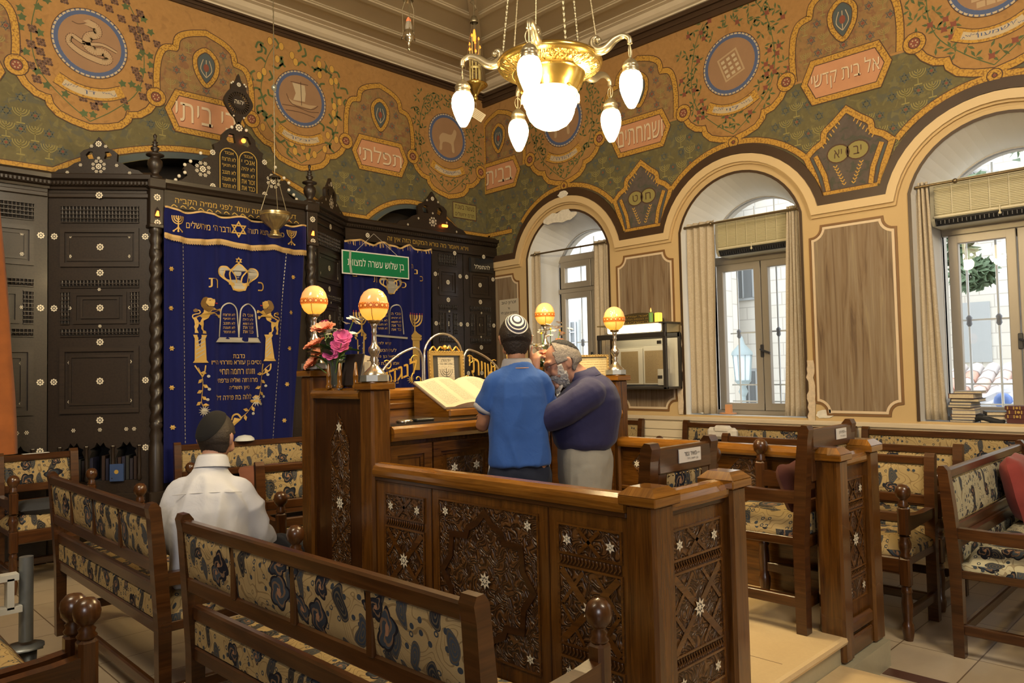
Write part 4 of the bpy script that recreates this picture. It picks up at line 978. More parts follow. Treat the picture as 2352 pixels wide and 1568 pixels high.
# tablets of the law
for k, (c, lines) in enumerate(((2.965, ['לא תרצח', 'לא תנאף', 'לא תגנב', 'לא תענה', 'לא תחמד']), (3.15, ['אנכי י', 'לא יהיה', 'לא תשא', 'זכור את', 'כבד את']))):
    ol = [(c-.085, 3.215), (c+.085, 3.215)]+arcpts(c, 3.54, .085, .085, 0, pi, 10); p.mat(RDRK).fill(ol, fP, .034); p.mat(M_GIL).strip(ol, .008, fP, .037, True)
    for i, t_ in enumerate(lines): p.text(t_, fP, c, 3.525-.062*i, .13, .04, .037, bold=.012)
    p.text('יהוה'[::-1][:3] if False else 'אבגד', fP, c, 3.58, .09, .025, .037); 
    for i in range(7): p.strip(arcpts(c-.066+.022*i, 3.232, .008, .008, 0, 2*pi, 6), .004, fP, .037)
p.build('pediment', parent=ark)
p = MB(); p.mat(M_REDL).ball((3.10, 6.68, 3.72), .022, 10, 6); 
for x in (2.318, 3.80): p.tube([(x, 6.66, 2.905), (x, 6.645, 2.945)], [.018, .008], 8)
p.build('small_lamp', parent=ark)
# crest: pierced disc with the name
p = MB(); c = (3.066, 4.085); oc = crom([(c[0], 3.86), (c[0]+.035, 3.93), (c[0]+.06, 3.95), (c[0]+.10, 4.0), (c[0]+.142, 4.08), (c[0]+.10, 4.17), (c[0]+.075, 4.20), (c[0]+.07, 4.25), (c[0]+.03, 4.28), (c[0], 4.355), (c[0]-.03, 4.28), (c[0]-.07, 4.25), (c[0]-.075, 4.20), (c[0]-.10, 4.17), (c[0]-.142, 4.08), (c[0]-.10, 4.0), (c[0]-.06, 3.95), (c[0]-.035, 3.93)], 3, True)
hl = []
for i in range(26):
    a = 2*pi*i/26; hl.append([(c[0]+r*cos(a+da), c[1]-.01+r*sin(a+da)) for r, da in ((.065, -.05), (.105, -.07), (.105, .07), (.065, .05))])
p.mat(W_ARK).fill([oc]+hl, fP, .03); n = len(oc)
for L in [oc]+hl: n = len(L); p.add([fP(a, b, .03) for a, b in L]+[fP(a, b, 0) for a, b in L], [(i, n+i, n+(i+1) % n, (i+1) % n) for i in range(n)])
p.disc((c[0], c[1]-.01), .055, fP, .036, 20); p.strip(arcpts(c[0], c[1]-.01, .055, .055, 0, 2*pi, 20)[:-1], .01, fP, .04, True); p.mat(M_PRL).text('יהוה', fP, c[0], c[1]-.005, .09, .036, .041, bold=.02); flower(p, fP, c[0], 4.25, .022, .034)
for s_ in (-1, 1):
    for a, b in ((.055, 4.265), (.07, 4.25), (.05, 3.945)): p.mat(M_PRL).ball((c[0]+s_*a, 6.70, b), .009, 8, 5)
p.build('crest', parent=ark)
FIN = [(.06, 0), (.06, .02), (.035, .03), (.03, .05), (.05, .08), (.062, .12), (.058, .155), (.04, .175), (.038, .19), (.072, .20), (.074, .21), (.04, .225), (.018, .235), (.034, .255), (.036, .27), (.015, .285), (.028, .295), (.014, .305), (.024, .318), (.011, .33), (.009, .355), (.014, .365), (.016, .378), (.001, .395)]
for cx in (2.318, 3.80):
    b = MB(); b.mat(W_ARK).box((cx-.058, 6.66, 2.83), (cx+.058, 6.76, 3.14), .005).box((cx-.075, 6.64, 3.14), (cx+.075, 6.78, 3.235), .012).box((cx-.065, 6.65, 2.80), (cx+.065, 6.77, 2.835), .006)
    fB_ = lambda u, v, d: (u, 6.66-d, v); flower(b, fB_, cx, 3.065, .032, .002); flower(b, fB_, cx, 2.845, .03, .006); b.mat(RDRK).fill([(cx-.022, 2.885), (cx+.022, 2.885), (cx+.022, 2.95), (cx, 2.985), (cx-.022, 2.95)], fB_, .001); b.build('capital', parent=ark)
    f = MB(); f.mat(W_ARK).lathe(FIN, (cx, 6.71, 3.235), 18); f.build('finial', parent=ark)
    s = MB(); s.mat(W_ARK); s.lathe([(.05, 2.80), (.055, 2.77), (.04, 2.75), (.055, 2.70), (.04, 2.66), (.045, 2.62)], (cx, 6.70, 0), 16); s.lathe([(.045, 1.14), (.055, 1.11), (.04, 1.08), (.055, 1.03), (.045, .98), (.06, .93), (.06, .55)], (cx, 6.70, 0), 16)
    nz, na = 100, 14; P = []
    for j in range(nz+1):
        z = 2.62-1.48*j/nz; ph = z*2*pi/.13
        for i in range(na): a = 2*pi*i/na; r = .046*(1+.16*cos(2*(a-ph/2))); P.append((cx+r*cos(a), 6.70+r*sin(a), z))
    s.add(P, [(j*na+(i+1) % na, j*na+i, (j+1)*na+i, (j+1)*na+(i+1) % na) for j in range(nz) for i in range(na)], True); s.mat(W_ARK).box((cx-.075, 6.63, 0), (cx+.075, 6.77, .56), .01); s.build('twisted_column', parent=ark)
# ---- curtains of the ark
def velvet():
    t = NT('royal_blue_velvet'); v = t.uv(); n = t.noise(t.uv(14, 1.2), 1.3, 3); c = t.mix(n, (.0050, .0065, .050), (.0085, .012, .090)); t.b.inputs['Sheen Weight'].default_value = .35; t.b.inputs['Sheen Tint'].default_value = (.25, .25, .9, 1); t.bump(t.noise(v, 200, 1), .15, .002); return t.fin(c, .85, 0, .1)
M_VEL = velvet(); M_APG = plain('gold_applique', (.47, .30, .075), .55, .15); M_APS = plain('silver_applique', (.36, .34, .29), .5, .2); M_MANE = plain('brown_mane', (.15, .08, .015), .7); M_FRG = plain('gold_fringe', (.50, .33, .13), .7); M_TNG = plain('red_tongue', (.4, .02, .03), .6)
def vsheet(name, x0, x1, x0b, x1b, z0, z1, fy, parent, mat=None, nu=90, nv=24, zw=None):
    m = MB(); m.mat(mat or M_VEL); P = []
    for j in range(nv+1):
        f = j/nv
        for i in range(nu+1):
            s = i/nu; x = (x0b+(x1b-x0b)*s)*(1-f)+(x0+(x1-x0)*s)*f; za = z0+(zw(x)[0] if zw else 0); zb = z1+(zw(x)[1] if zw else 0); z = za+(zb-za)*f; P.append((x, fy(x, z), z))
    fs = [(j*(nu+1)+i, j*(nu+1)+i+1, (j+1)*(nu+1)+i+1, (j+1)*(nu+1)+i) for j in range(nv) for i in range(nu)]
    m.add(P, fs, True, None, [[c for k in f for c in (P[k][0], P[k][2])] for f in fs]); o = m.build(name, parent=parent); sm = o.modifiers.new('thick', 'SOLIDIFY'); sm.thickness = .004; sm.offset = 1 if False else -1; return o
def fold1(x, z): return 6.665-.010*sin(x*2*pi/.145+.6*sin(z*2))-.006*sin(x*2*pi/.31+z)+.004*sin(x*60)
fk = lambda u, v, d: (u, fold1(u, v)-.004-d, v)
cu = thing('ark_curtain', 'royal blue velvet curtain with gold lions and tablets on the main ark', 'curtain', (0, 0, 0), group=None)
vsheet('panel', 2.37, 3.72, 2.37, 3.55, .62, 2.95, fold1, cu)
def foldv(x, z): return fold1(x, z)-.020-.006*sin(x*2*pi/.2)
fv = lambda u, v, d: (u, foldv(u, v)-.004-d, v)
vz = lambda x: (-.028*abs(sin((x-2.37)*pi/.50)), .014*sin(x*2*pi/.33))
vsheet('valance', 2.37, 3.725, 2.365, 3.72, 2.755, 2.975, foldv, cu, None, 90, 8, vz)
m = MB(); m.mat(M_FRG)
for (a, b, w_, e) in ((2.37, 3.725, .016, 1), (2.365, 3.72, .022, 0)):
    pts = [(a+(b-a)*i/60, (2.975 if e else 2.755)+vz(a+(b-a)*i/60)[e]) for i in range(61)]; m.strip(pts, w_, fv, .003)
for i in range(230):
    x = 2.367+1.35*i/229; z = 2.755+vz(x)[0]; m.strip([(x, z), (x+.001, z-.036-.008*(i % 3)/2)], .0045, fv, .002+.0015*(i % 2))
m.build('fringe', parent=cu)
def menorah7(m, fr, u, v, s, d):
    """seven branched lampstand, v = height of the cup rims"""
    for r in (.062, .042, .022): m.strip(arcpts(u, v-.0*s, r*s, r*s*1.25, pi, 2*pi, 10), .011*s, fr, d)
    m.strip([(u, v), (u, v-.15*s)], .014*s, fr, d)
    for k in range(-3, 4): m.strip([(u+.0207*k*s, v-.002), (u+.0207*k*s, v+.016*s)], .012*s, fr, d)
    m.strip(crom([(u-.045*s, v-.155*s), (u-.02*s, v-.135*s), (u, v-.115*s), (u+.02*s, v-.135*s), (u+.045*s, v-.155*s)], 3), .012*s, fr, d)
    for k in (-.045, 0, .045): m.disc((u+k*s, v-.158*s), .011*s, fr, d, 8)
m = MB(); m.mat(M_APG)
menorah7(m, fv, 2.481, 2.91, .78, .004); menorah7(m, fv, 3.56, 2.91, .78, .004)
for k in (0, 1): m.strip([(3.026+.068*sin(2*pi*i/3+pi*k), 2.868+.068*cos(2*pi*i/3+pi*k)) for i in range(3)], .012, fv, .004+.001*k, True)
m.text('ודבר ה׳ מירושלים', fv, 2.755, 2.86, .39, .062, .004, bold=.02); m.text('כי מציון תצא תורה', fv, 3.30, 2.86, .37, .062, .004, bold=.02)
m.build('valance_lettering', parent=cu)
def crown(m, fr, cx, cz, s):
    ol = [(-.05, -.12), (-.085, -.06), (-.17, .005), (-.185, .05), (-.16, .085), (-.115, .085), (-.075, .06), (0, .125), (.075, .06), (.115, .085), (.16, .085), (.185, .05), (.17, .005), (.085, -.06), (.05, -.12)]
    ol = [(a, b) for a, b in ol]; P = [(cx+a*s, cz+b*s) for a, b in crom(ol, 3)]
    m.mat(M_APS).fill(P, fr, .003); m.mat(M_APG).strip(P, .016*s, fr, .005, True)
    for a in (-1, 1): m.strip(crom([(cx+a*.07*s, cz-.075*s), (cx+a*.09*s, cz+.02*s), (cx+a*.075*s, cz+.06*s)], 4), .013*s, fr, .006); m.strip(crom([(cx+a*.02*s, cz-.075*s), (cx+a*.03*s, cz+.0*s), (cx+a*.075*s, cz+.06*s)], 4), .012*s, fr, .006); m.strip(crom([(cx+a*.095*s, cz-.05*s), (cx+a*.14*s, cz-.005*s), (cx+a*.13*s, cz+.06*s)], 4), .01*s, fr, .006)
    m.strip(crom([(cx-.095*s, cz-.06*s), (cx, cz-.08*s), (cx+.095*s, cz-.06*s)], 5), .03*s, fr, .007); m.strip(crom([(cx-.06*s, cz-.115*s), (cx, cz-.13*s), (cx+.06*s, cz-.115*s)], 5), .014*s, fr, .007)
    for k in (0, 1): m.strip([(cx+.028*s*sin(2*pi*i/3+pi*k), cz+.155*s+.028*s*cos(2*pi*i/3+pi*k)) for i in range(3)], .007*s, fr, .006, True)
def tabl(m, fr, c, z0, z1, hw, hb, lines, w=.011):
    ol = [(c-hb, z0)]+arcpts(c, z1-hw*1.2, hw, hw*1.2, pi, 0, 12)+[(c+hb, z0)]; m.mat(M_APS).strip(ol, w, fr, .004); m.mat(M_APG)
    for i, t_ in enumerate(lines): m.text(t_, fr, c, z1-.105-(z1-z0-.13)*i/4.6, hw*1.45, .026, .004, bold=.015)
def spray(m, fr, pts, d, R):
    m.mat(M_APG); C = crom(pts, 6); m.strip(C, .006, fr, d)
    for k in range(3, len(C)-1, 3):
        x, z = C[k]; dx, dz = C[k+1][0]-C[k-1][0], C[k+1][1]-C[k-1][1]; l = hypot(dx, dz); dx /= l; dz /= l; s_ = 1 if (k//3) % 2 else -1
        e = (x+(.6*dx-s_*dz)*.05, z+(.6*dz+s_*dx)*.05); nx, nz = -(e[1]-z), e[0]-x; m.fill([(x, z), ((x+e[0])/2+nx*.28, (z+e[1])/2+nz*.28), e, ((x+e[0])/2-nx*.28, (z+e[1])/2-nz*.28)], fr, d)
        if k % 6 == 0: m.mat(M_APS).disc((x+(-.2*dx+s_*dz)*.055, z+(-.2*dz-s_*dx)*.055), .013, fr, d+.001, 9); m.mat(M_APG)
def sunf(m, fr, x, z, r, d, c): m.mat(c).fill([(x+r*(1 if i % 2 else .42)*cos(i*pi/12), z+r*(1 if i % 2 else .42)*sin(i*pi/12)) for i in range(24)], fr, d); m.mat(M_APG).disc((x, z), r*.3, fr, d+.001, 10)
m = MB(); crown(m, fk, 3.035, 2.43, .98)
m.mat(M_APG); m.text('ת', fk, 2.80, 2.36, .085, .085, .004, bold=.02); m.text('כ', fk, 3.25, 2.355, .06, .085, .004, bold=.02)
for q in ((2.435, 2.458), (2.431, 2.116), (2.437, 1.769), (2.436, 1.430), (2.442, 1.089), (3.588, 2.471), (3.557, 2.124), (3.535, 1.776), (3.505, 1.432), (3.474, 1.087)): m.mat(M_APG).fill([(q[0]+.024*(1 if i % 2 else .6)*cos(i*pi/6+pi/2), q[1]+.024*(1 if i % 2 else .6)*sin(i*pi/6+pi/2)) for i in range(12)], fk, .004)
m.mat(M_APS)
for (xa, za, xb, zb) in ((2.532, 2.70, 2.552, .66), (3.512, 2.70, 3.33, .66)):
    for i in range(60): f = i/60; m.strip([(xa+(xb-xa)*f, za+(zb-za)*f), (xa+(xb-xa)*(f+.010), za+(zb-za)*(f+.010))], .006, fk, .004)
Z2 = lambda P, mir: [((2.5345+X*.000398) if not mir else (3.50-X*.000345), 2.316-Yy*.000398) for X, Yy in P]
for mir in (0, 1):
    sg = (lambda L: L[::-1] if mir else L)
    body = [(450, 500), (560, 560), (660, 450), (720, 490), (780, 480), (830, 460), (850, 500), (840, 535), (780, 515), (720, 540), (660, 560), (720, 580), (760, 610), (820, 600), (820, 670), (790, 680), (740, 630), (690, 620), (590, 610), (550, 690), (440, 750), (445, 830), (430, 920), (440, 965), (500, 985), (510, 1040), (420, 1040), (425, 990), (380, 930), (385, 870), (330, 820), (320, 880), (290, 940), (325, 1030), (245, 1030), (250, 960), (235, 890), (250, 840), (235, 750), (210, 690), (240, 680), (390, 610), (440, 560)]
    m.mat(M_APG).fill(Z2(body, mir), fk, .004); m.strip(Z2([(225, 720), (200, 670), (212, 630), (260, 610), (330, 600), (360, 570), (345, 530), (300, 515)], mir), .009, fk, .0045)
    m.mat(M_MANE).fill(Z2([(225, 560), (215, 520), (265, 485), (320, 510), (300, 560), (260, 570)], mir), fk, .005)
    m.fill(Z2([(365, 375), (385, 310), (430, 240), (500, 212), (545, 225), (520, 300), (510, 350), (540, 420), (640, 430), (660, 520), (600, 500), (555, 565), (520, 520), (470, 530), (430, 480), (385, 440)], mir), fk, .005)
    m.mat(M_APG).fill(Z2([(530, 235), (600, 235), (640, 260), (675, 260), (685, 310), (670, 370), (660, 420), (560, 415), (500, 350), (500, 320), (520, 290)], mir), fk, .006); m.mat(M_TNG).strip(Z2([(690, 352), (760, 350)], mir), .009, fk, .005); m.mat(M_MANE).disc(Z2([(580, 285)], mir)[0], .006, fk, .007, 8)
for (x0, x1, b0, b1, zt, zb) in ((2.618, 2.742, 2.63, 2.738, 1.89, 1.643), (3.285, 3.362, 3.29, 3.375, 1.905, 1.655)):
    m.mat(M_APG).fill([(b0, zb+.02), (b1, zb+.02), (x1-.014, zt-.03), (x0+.014, zt-.03)], fk, .004); m.fill([(x0+.012, zt-.03), (x1-.012, zt-.03), (x1, zt), (x0, zt)], fk, .005); m.fill([(b0-.015, zb), (b1+.015, zb), (b1, zb+.022), (b0, zb+.022)], fk, .005); m.mat(M_APS)
    for k in range(5): z = zb+.04+.035*k; m.strip([(b0+.012, z), (x1-.022, z+.045)], .008, fk, .006)
tabl(m, fk, 2.945, 1.875, 2.185, .075, .09, ['לא תרצח', 'לא תנאף', 'לא תגנב', 'לא תענה', 'לא תחמד']); tabl(m, fk, 3.123, 1.878, 2.185, .075, .09, ['אנכי ה', 'לא יהיה', 'לא תשא', 'זכור את', 'כבד את'])
bs = [(2.82, 1.83), (3.235, 1.83), (3.21, 1.868), (2.855, 1.868)]; m.mat(M_APS).fill(bs, fk, .004); m.strip(bs, .008, fk, .006, True)
m.mat(M_APG)
for t_, cx, cz, w_, h_ in (('נדבת', 3.03, 1.70, .10, .035), ('נסים בן עזרא מזרחי הי״ו', 3.01, 1.637, .47, .05), ('וזוגתו רחמה תחי׳', 3.02, 1.56, .33, .05), ('מרת רוזה ואליהו צרפתי', 3.02, 1.485, .37, .045), ('סיון תשל״ה', 3.035, 1.412, .19, .045), ('לולוה בת פרידה ז״ל', 2.985, 1.33, .33, .05)): m.text(t_, fk, cx, cz, w_, h_, .004, bold=.02)
R = random.Random(2); spray(m, fk, [(2.66, 1.60), (2.70, 1.50), (2.70, 1.40), (2.69, 1.30), (2.71, 1.25)], .004, R); spray(m, fk, [(3.33, 1.62), (3.26, 1.54), (3.24, 1.42), (3.22, 1.33), (3.19, 1.28), (3.12, 1.20), (3.05, 1.14)], .004, R)
for a, b in ((2.63, 1.62), (2.73, 1.62), (3.27, 1.63), (3.34, 1.63)): m.strip(crom([(a, b), (a+(.04 if a < 2.7 else -.01), b-.06), (2.70 if a < 3 else 3.26, b-.10)], 4), .012, fk, .004)
sunf(m, fk, 2.715, 1.215, .055, .005, M_APS); sunf(m, fk, 3.195, 1.285, .055, .005, M_APS)
m.mat(M_APG).strip(crom([(3.05, 1.13), (3.02, 1.17), (2.98, 1.16), (2.965, 1.12)], 5), .016, fk, .004); m.fill([(3.05, 1.125), (2.99, 1.14), (2.97, 1.09), (2.98, 1.06)], fk, .004)
m.build('embroidery', parent=cu)
# second curtain
def fold2(x, z): return 7.125-.016*sin(x*2*pi/.17+.5*sin(z*2))-.006*sin(x*2*pi/.4)
f2 = lambda u, v, d: (u, fold2(u, v)-.005-d, v)
c2 = thing('ark_curtain', 'dark blue velvet curtain with gold lampstands behind the green sign', 'curtain', (0, 0, 0))
z2 = lambda x: (0, .02*sin(x*2*pi/.35)+.008*sin(x*31))
vsheet('panel', 4.44, 5.65, 4.42, 5.61, .6, 3.0, fold2, c2, None, 100, 22, z2)
m = MB(); m.mat(M_FRG).strip([(4.44+1.21*i/60, 3.0+z2(4.44+1.21*i/60)[1]) for i in range(61)], .02, f2, .003); R = random.Random(8)
for i in range(50): x = 4.45+1.2*R.random(); m.strip([(x, 3.0+z2(x)[1]), (x+.01*R.random(), 2.965-.02*R.random())], .004, f2, .004)
m.build('fringe', parent=c2)
m = MB(); crown(m, f2, 5.063, 2.54, .82); m.mat(M_APG)
for t_, u, v, s_ in (('ת', 4.84, 2.59, .075), ('כ', 5.25, 2.55, .07), ('ם', 4.58, 2.63, .06), ('כ', 5.50, 2.64, .06), ('נ', 5.43, 2.72, .055), ('ת', 5.37, 2.78, .05), ('י', 4.66, 2.68, .04)): m.text(t_, f2, u, v, s_*.8, s_, .004, bold=.02)
for u in (4.65, 5.405):
    m.mat(M_APG); menorah7(m, f2, u, 2.18, 1.45, .004)
    m.fill([(u-.085, 1.93), (u+.085, 1.93), (u+.07, 1.90), (u-.07, 1.90)], f2, .005); m.fill([(u-.055, 1.90), (u+.055, 1.90), (u+.05, 1.55), (u-.05, 1.55)], f2, .004); m.fill([(u-.08, 1.96), (u-.03, 1.99), (u+.03, 1.99), (u+.08, 1.96), (u+.06, 1.93), (u-.06, 1.93)], f2, .005)
    m.mat(M_APS)
    for k in range(5): m.strip([(u-.045, 1.58+.06*k), (u+.045, 1.64+.06*k)], .010, f2, .006)
    m.mat(M_TNG)
    for k in range(-3, 4): m.strip([(u+.03*k, 2.205), (u+.03*k, 2.225)], .008, f2, .005)
tabl(m, f2, 4.93, 1.98, 2.32, .085, .105, ['לא תרצח', 'לא תנאף', 'לא תגנב', 'לא תענה', 'לא תחמד'], .013); tabl(m, f2, 5.135, 1.97, 2.31, .085, .105, ['אנכי ה', 'לא יהיה', 'לא תשא', 'זכור את', 'כבד את'], .013)
m.mat(M_APS).strip([(4.79, 1.95), (5.28, 1.925)], .022, f2, .005); m.mat(M_APG)
for t_, u, v, w_ in (('קודש לה׳', 4.97, 1.86, .19), ('לעילוי הנשמות', 4.97, 1.785, .30), ('שמואל בן נעמה', 4.97, 1.71, .36), ('אמו גילה בת פנינה', 4.97, 1.635, .36), ('חיים בן מרדכי סלים', 4.96, 1.56, .38), ('תנצב״ה', 4.92, 1.49, .2), ('בית הכנסת', 5.0, 1.42, .28)): m.text(t_, f2, u, v, w_, .04, .004, bold=.02)
sunf(m, f2, 5.32, 1.44, .06, .005, M_APG); sunf(m, f2, 4.74, 1.40, .05, .005, M_APS); m.mat(plain('teal_stem', (.06, .12, .12), .7)).strip(crom([(5.33, 1.49), (5.36, 1.58), (5.34, 1.66)], 4), .01, f2, .004)
m.build('embroidery', parent=c2)
# books in the open niches of the ark
R = random.Random(6)
for k in range(18):
    u = .13+.032*k; h = .17+.05*R.random(); T = TF(*CL, A37); m = MB(T); mm = plain('dark_book_%d' % (k % 4), [(.018, .014, .02), (.03, .015, .01), (.012, .012, .03), (.02, .02, .018)][k % 4], .5); m.mat(mm).box((u, .02, .66), (u+.026, .16, .66+h), .003)
    if .33 < u < .39: continue
    tag(m.build('prayer_book'), 'dark worn prayer book standing in the low niches beside the main ark curtain', 'book', 'books in the ark niches')
m = MB(TF(*CL, A37)); m.mat(plain('blue_book_cover', (.03, .06, .16), .45)).box((.50, -.03, .655), (.61, -.005, .80), .002); m.mat(M_GIL).disc((.555, .735), .018, lambda u, v, d: (u, -.03-d, v), .001, 10); tag(m.build('prayer_book'), 'blue prayer book facing out from the ark niche', 'book')
m = MB(); m.mat(W_ARK).box((1.55, 6.95, .60), (2.3, 7.18, .655), .005) if False else m.mat(W_ARK).box((1.2, 7.21, .60), (1.6, 7.3, .655)); m.build('niche_shelf', parent=ark)
# orange velvet drape on a silver topped staff, left of the ark
od = thing('orange_drape', 'rust orange velvet drape hanging from a silver topped rod by the ark', 'drape', (0, 0, 0))
m = MB(); m.mat(plain('rust_velvet', (.26, .075, .012), .85, var=.35, vs=7, sheen=.2)); P = []; n = 14
for j in range(21):
    f = j/20; z = 2.93-1.98*f
    for i in range(n): a = 2*pi*i/n; r = (.04+.09*f)*(1+.22*sin(3*a+4*f)); P.append((1.19+.035*f+r*cos(a), 6.93+r*.6*sin(a), z))
m.add(P, [(j*n+i, (j+1)*n+i, (j+1)*n+(i+1) % n, j*n+(i+1) % n) for j in range(20) for i in range(n)][::1], True); m.add(P[:n], [tuple(range(n))]); m.build('cloth', parent=od)
m = MB(); m.mat(plain('bright_silver', (.65, .63, .58), .2, .95)).tube([(1.19, 6.93, .0), (1.19, 6.93, 2.97)], .012, 8).ball((1.20, 6.93, 2.99), .035, 12, 8).lathe([(.02, 2.93), (.025, 2.95), (.012, 2.97)], (1.19, 6.93, 0), 10); m.build('rod', parent=od)
# ================================================================== benches and armchairs
def rbox(mb, y0, y1, z0, z1, x0, x1): mb.box((x0, y0, z0), (x1, y1, z1), .006)
BLEG = [(.022, 0), (.026, .02), (.032, .06), (.030, .085), (.022, .10), (.027, .15), (.029, .20), (.024, .25), (.030, .262), (.026, .275), (.024, .29)]
BVAS = [(.024, .445), (.030, .455), (.022, .47), (.033, .50), (.034, .525), (.024, .55), (.028, .56)]
BFIN = [(.026, .72), (.030, .728), (.022, .738), (.026, .748), (.018, .756), (.022, .762), (.036, .778), (.0405, .80), (.036, .822), (.022, .838), (.001, .843)]
def bench(name, label, cat, L, npan, group=None, flo=None, ph=.18, arms=True, stile=0):
    """length along +X, back at y = 0, the sitter faces -Y"""
    flo = flo or M_FLO; D = .50; t = thing(name, label, cat, (0, 0, 0), 0, group)
    for x in (0, L-.056):
        p = MB(); p.mat(W_BEN); pr = [(-.05, 0), (.0, 0), (.004, .42), (.036, .90), (.044, .945), (.034, .966), (.010, .968), (-.008, .945), (-.03, .75), (-.052, .45)]
        p.prism(pr, 0, x, x+.056); p.build('rear_post', parent=t)
        p = MB(); p.mat(W_BEN); c = (x+.028, -D+.028, 0); p.lathe(BLEG, c, 14).box((x, -D, .29), (x+.056, -D+.056, .445), .009)
        if arms: p.lathe(BVAS, c, 14).box((x, -D, .56), (x+.056, -D+.056, .722), .012).lathe(BFIN, c, 16)
        p.build('front_post', parent=t)
        p = MB(); p.mat(W_BEN); pr = [(-.455, .585), (-.03, .60), (-.03, .655), (-.2, .652), (-.38, .662), (-.455, .672)]; 
        if arms: p.prism(pr, 0, x+.006, x+.05); p.build('arm', parent=t)
        p = MB(); p.mat(W_BEN).box((x+.012, -.45, .115), (x+.044, -.03, .165), .004); p.build('side_stretcher', parent=t)
    pz = .90-ph
    def rail(nm, y, z0, z1, th=.034, a=.05, b=None): p = MB(); p.mat(W_BEN).box((a, y-th/2, z0), (b or L-.05, y+th/2, z1), .007); p.build(nm, parent=t)
    TR = .845 if stile else .895
    if stile:
        for x in (.055, L-.055-stile): p = MB(); p.mat(W_BEN).box((x, -.008, pz-.02), (x+stile, .030, TR+.01), .005); p.build('back_stile', parent=t)
    rail('top_rail', .020, TR, .945, .038); rail('back_rail', .002, pz-.06, pz, .034); rail('lower_rail', -.022, .545, .605, .034); rail('seat_rail', -.026, .385, .443, .036); rail('stretcher', -.03, .10, .155, .03)
    rail('front_rail', -D+.024, .35, .443, .036)
    w = (L-.11+.03)/npan
    for k in range(npan):
        a = .055+w*k+stile; b = a+w-.03-2*stile
        p = MB(); p.mat(flo); n = 8; P = []
        # padded panel, a little raised to both sides, leaning with the back
        for s_ in (1, -1):
            for j in range(n+1):
                for i in range(n+1):
                    u, v = i/n, j/n; bul = .012*min(1, 6*min(u, 1-u))**.5*min(1, 6*min(v, 1-v))**.5 if 0 < u < 1 and 0 < v < 1 else 0
                    P.append((a+(b-a)*u, .004+.018*v-s_*(.008+bul), pz+(TR-pz)*v))
        N = (n+1)**2; fs = []
        for s_ in (0, 1):
            for j in range(n):
                for i in range(n): q = (s_*N+j*(n+1)+i, s_*N+j*(n+1)+i+1, s_*N+(j+1)*(n+1)+i+1, s_*N+(j+1)*(n+1)+i); fs.append(q if s_ == 0 else q[::-1])
        p.add(P, fs, True, 0); p.build('back_panel', parent=t)
        if k: p = MB(); p.mat(W_BEN).box((a-.032, -.008, pz-.01), (a+.002, .026, .90), .004); p.build('back_mullion', parent=t)
        if npan == 1:
            p = MB(); p.mat(M_BRS)
            m_ = int((b-a)/.022)
            for s_ in (-1, 1):
                for i in range(m_): x = a+.008+(b-a-.016)*i/(m_-1); p.ball((x, .022-s_*.012, TR-.007), .0045, 5, 3); p.ball((x, .004-s_*.012, pz+.008), .0045, 5, 3)
                for i in range(8):
                    for x in (a+.008, b-.008): z = pz+.01+(TR-.02-pz)*i/7; p.ball((x, .004+.018*(z-pz)/(.9-pz)-s_*.012, z), .0045, 5, 3)
            p.build('nail_trim', parent=t)
    p = MB(); p.mat(flo).box((.05, -.034, .443), (L-.05, -.010, .545), .008); p.build('rear_apron', parent=t)
    p = MB(); p.mat(W_BEN).box((.01, -D+.02, .40), (L-.01, -.03, .443), .004); p.build('seat_board', parent=t)
    p = MB(); p.mat(flo); nx, ny = max(6, int(L*9)), 8; P = []; fs = []
    def prof(s): return min(1, 7*min(s, 1-s))**.5
    for j in range(ny+1):
        for i in range(nx+1):
            u, v = i/nx, j/ny; P.append((.012+(L-.024)*u, -D+.035+(D-.075)*v, .475+.068*min(1, 9*min(u, 1-u)*L/.5)**.5*prof(v)+.006*sin(u*nx*.9)*prof(v)))
    nb = len(P); P += [(x, y, .443) for x, y, z in P]
    for j in range(ny):
        for i in range(nx): fs.append((j*(nx+1)+i, j*(nx+1)+i+1, (j+1)*(nx+1)+i+1, (j+1)*(nx+1)+i))
    ring = [i for i in range(nx+1)]+[j*(nx+1)+nx for j in range(1, ny+1)]+[ny*(nx+1)+i for i in range(nx-1, -1, -1)]+[j*(nx+1) for j in range(ny-1, 0, -1)]
    for k in range(len(ring)): a, b = ring[k], ring[(k+1) % len(ring)]; fs.append((a, nb+a, nb+b, b))
    p.add(P, fs, True, 0); p.build('seat_cushion', parent=t)
    return t
def place(t, x, y, rz, z=0): t.location = (x, y, z); t.rotation_euler = (0, 0, rz); return t
H_ = pi/2
GB = 'upholstered benches'
b2 = place(bench('bench', 'long floral bench with four back panels in front of the carved wooden railing', 'bench', 1.74, 4, GB), 1.235, 1.36, H_+radians(1.6))
place(dup(b2, label='long floral bench with four back panels, the one the man in white sits on'), 1.195, 3.42, H_-radians(.3))
place(dup(b2, label='floral bench whose seat fills the lower left corner beside the grey metal stand'), .20, 2.625, H_)
place(dup(b2, label='bench nearest the lens, only its ball finial and arm in the frame'), .215, .86, H_)
bw = place(bench('bench', 'single-panel floral bench nearest the right end of the reading platform', 'bench', 1.74, 1, GB), 4.88, 3.17, -H_)
place(dup(bw, label='floral bench standing between the platform bench and the bench under the sill with books'), 5.52, 3.19, -H_)
place(dup(bw, label='floral bench along the wall below the book stacks'), 6.71, 2.53, -H_)
place(dup(bw, label='floral bench along the wall below the middle window'), 6.71, 4.32, -H_)
place(dup(bw, label='floral bench along the wall below the scroll display case'), 6.71, 6.57, -H_)
place(dup(bw, label='floral bench under the blue curtain with gold lions'), 2.40, 6.52, radians(-9))
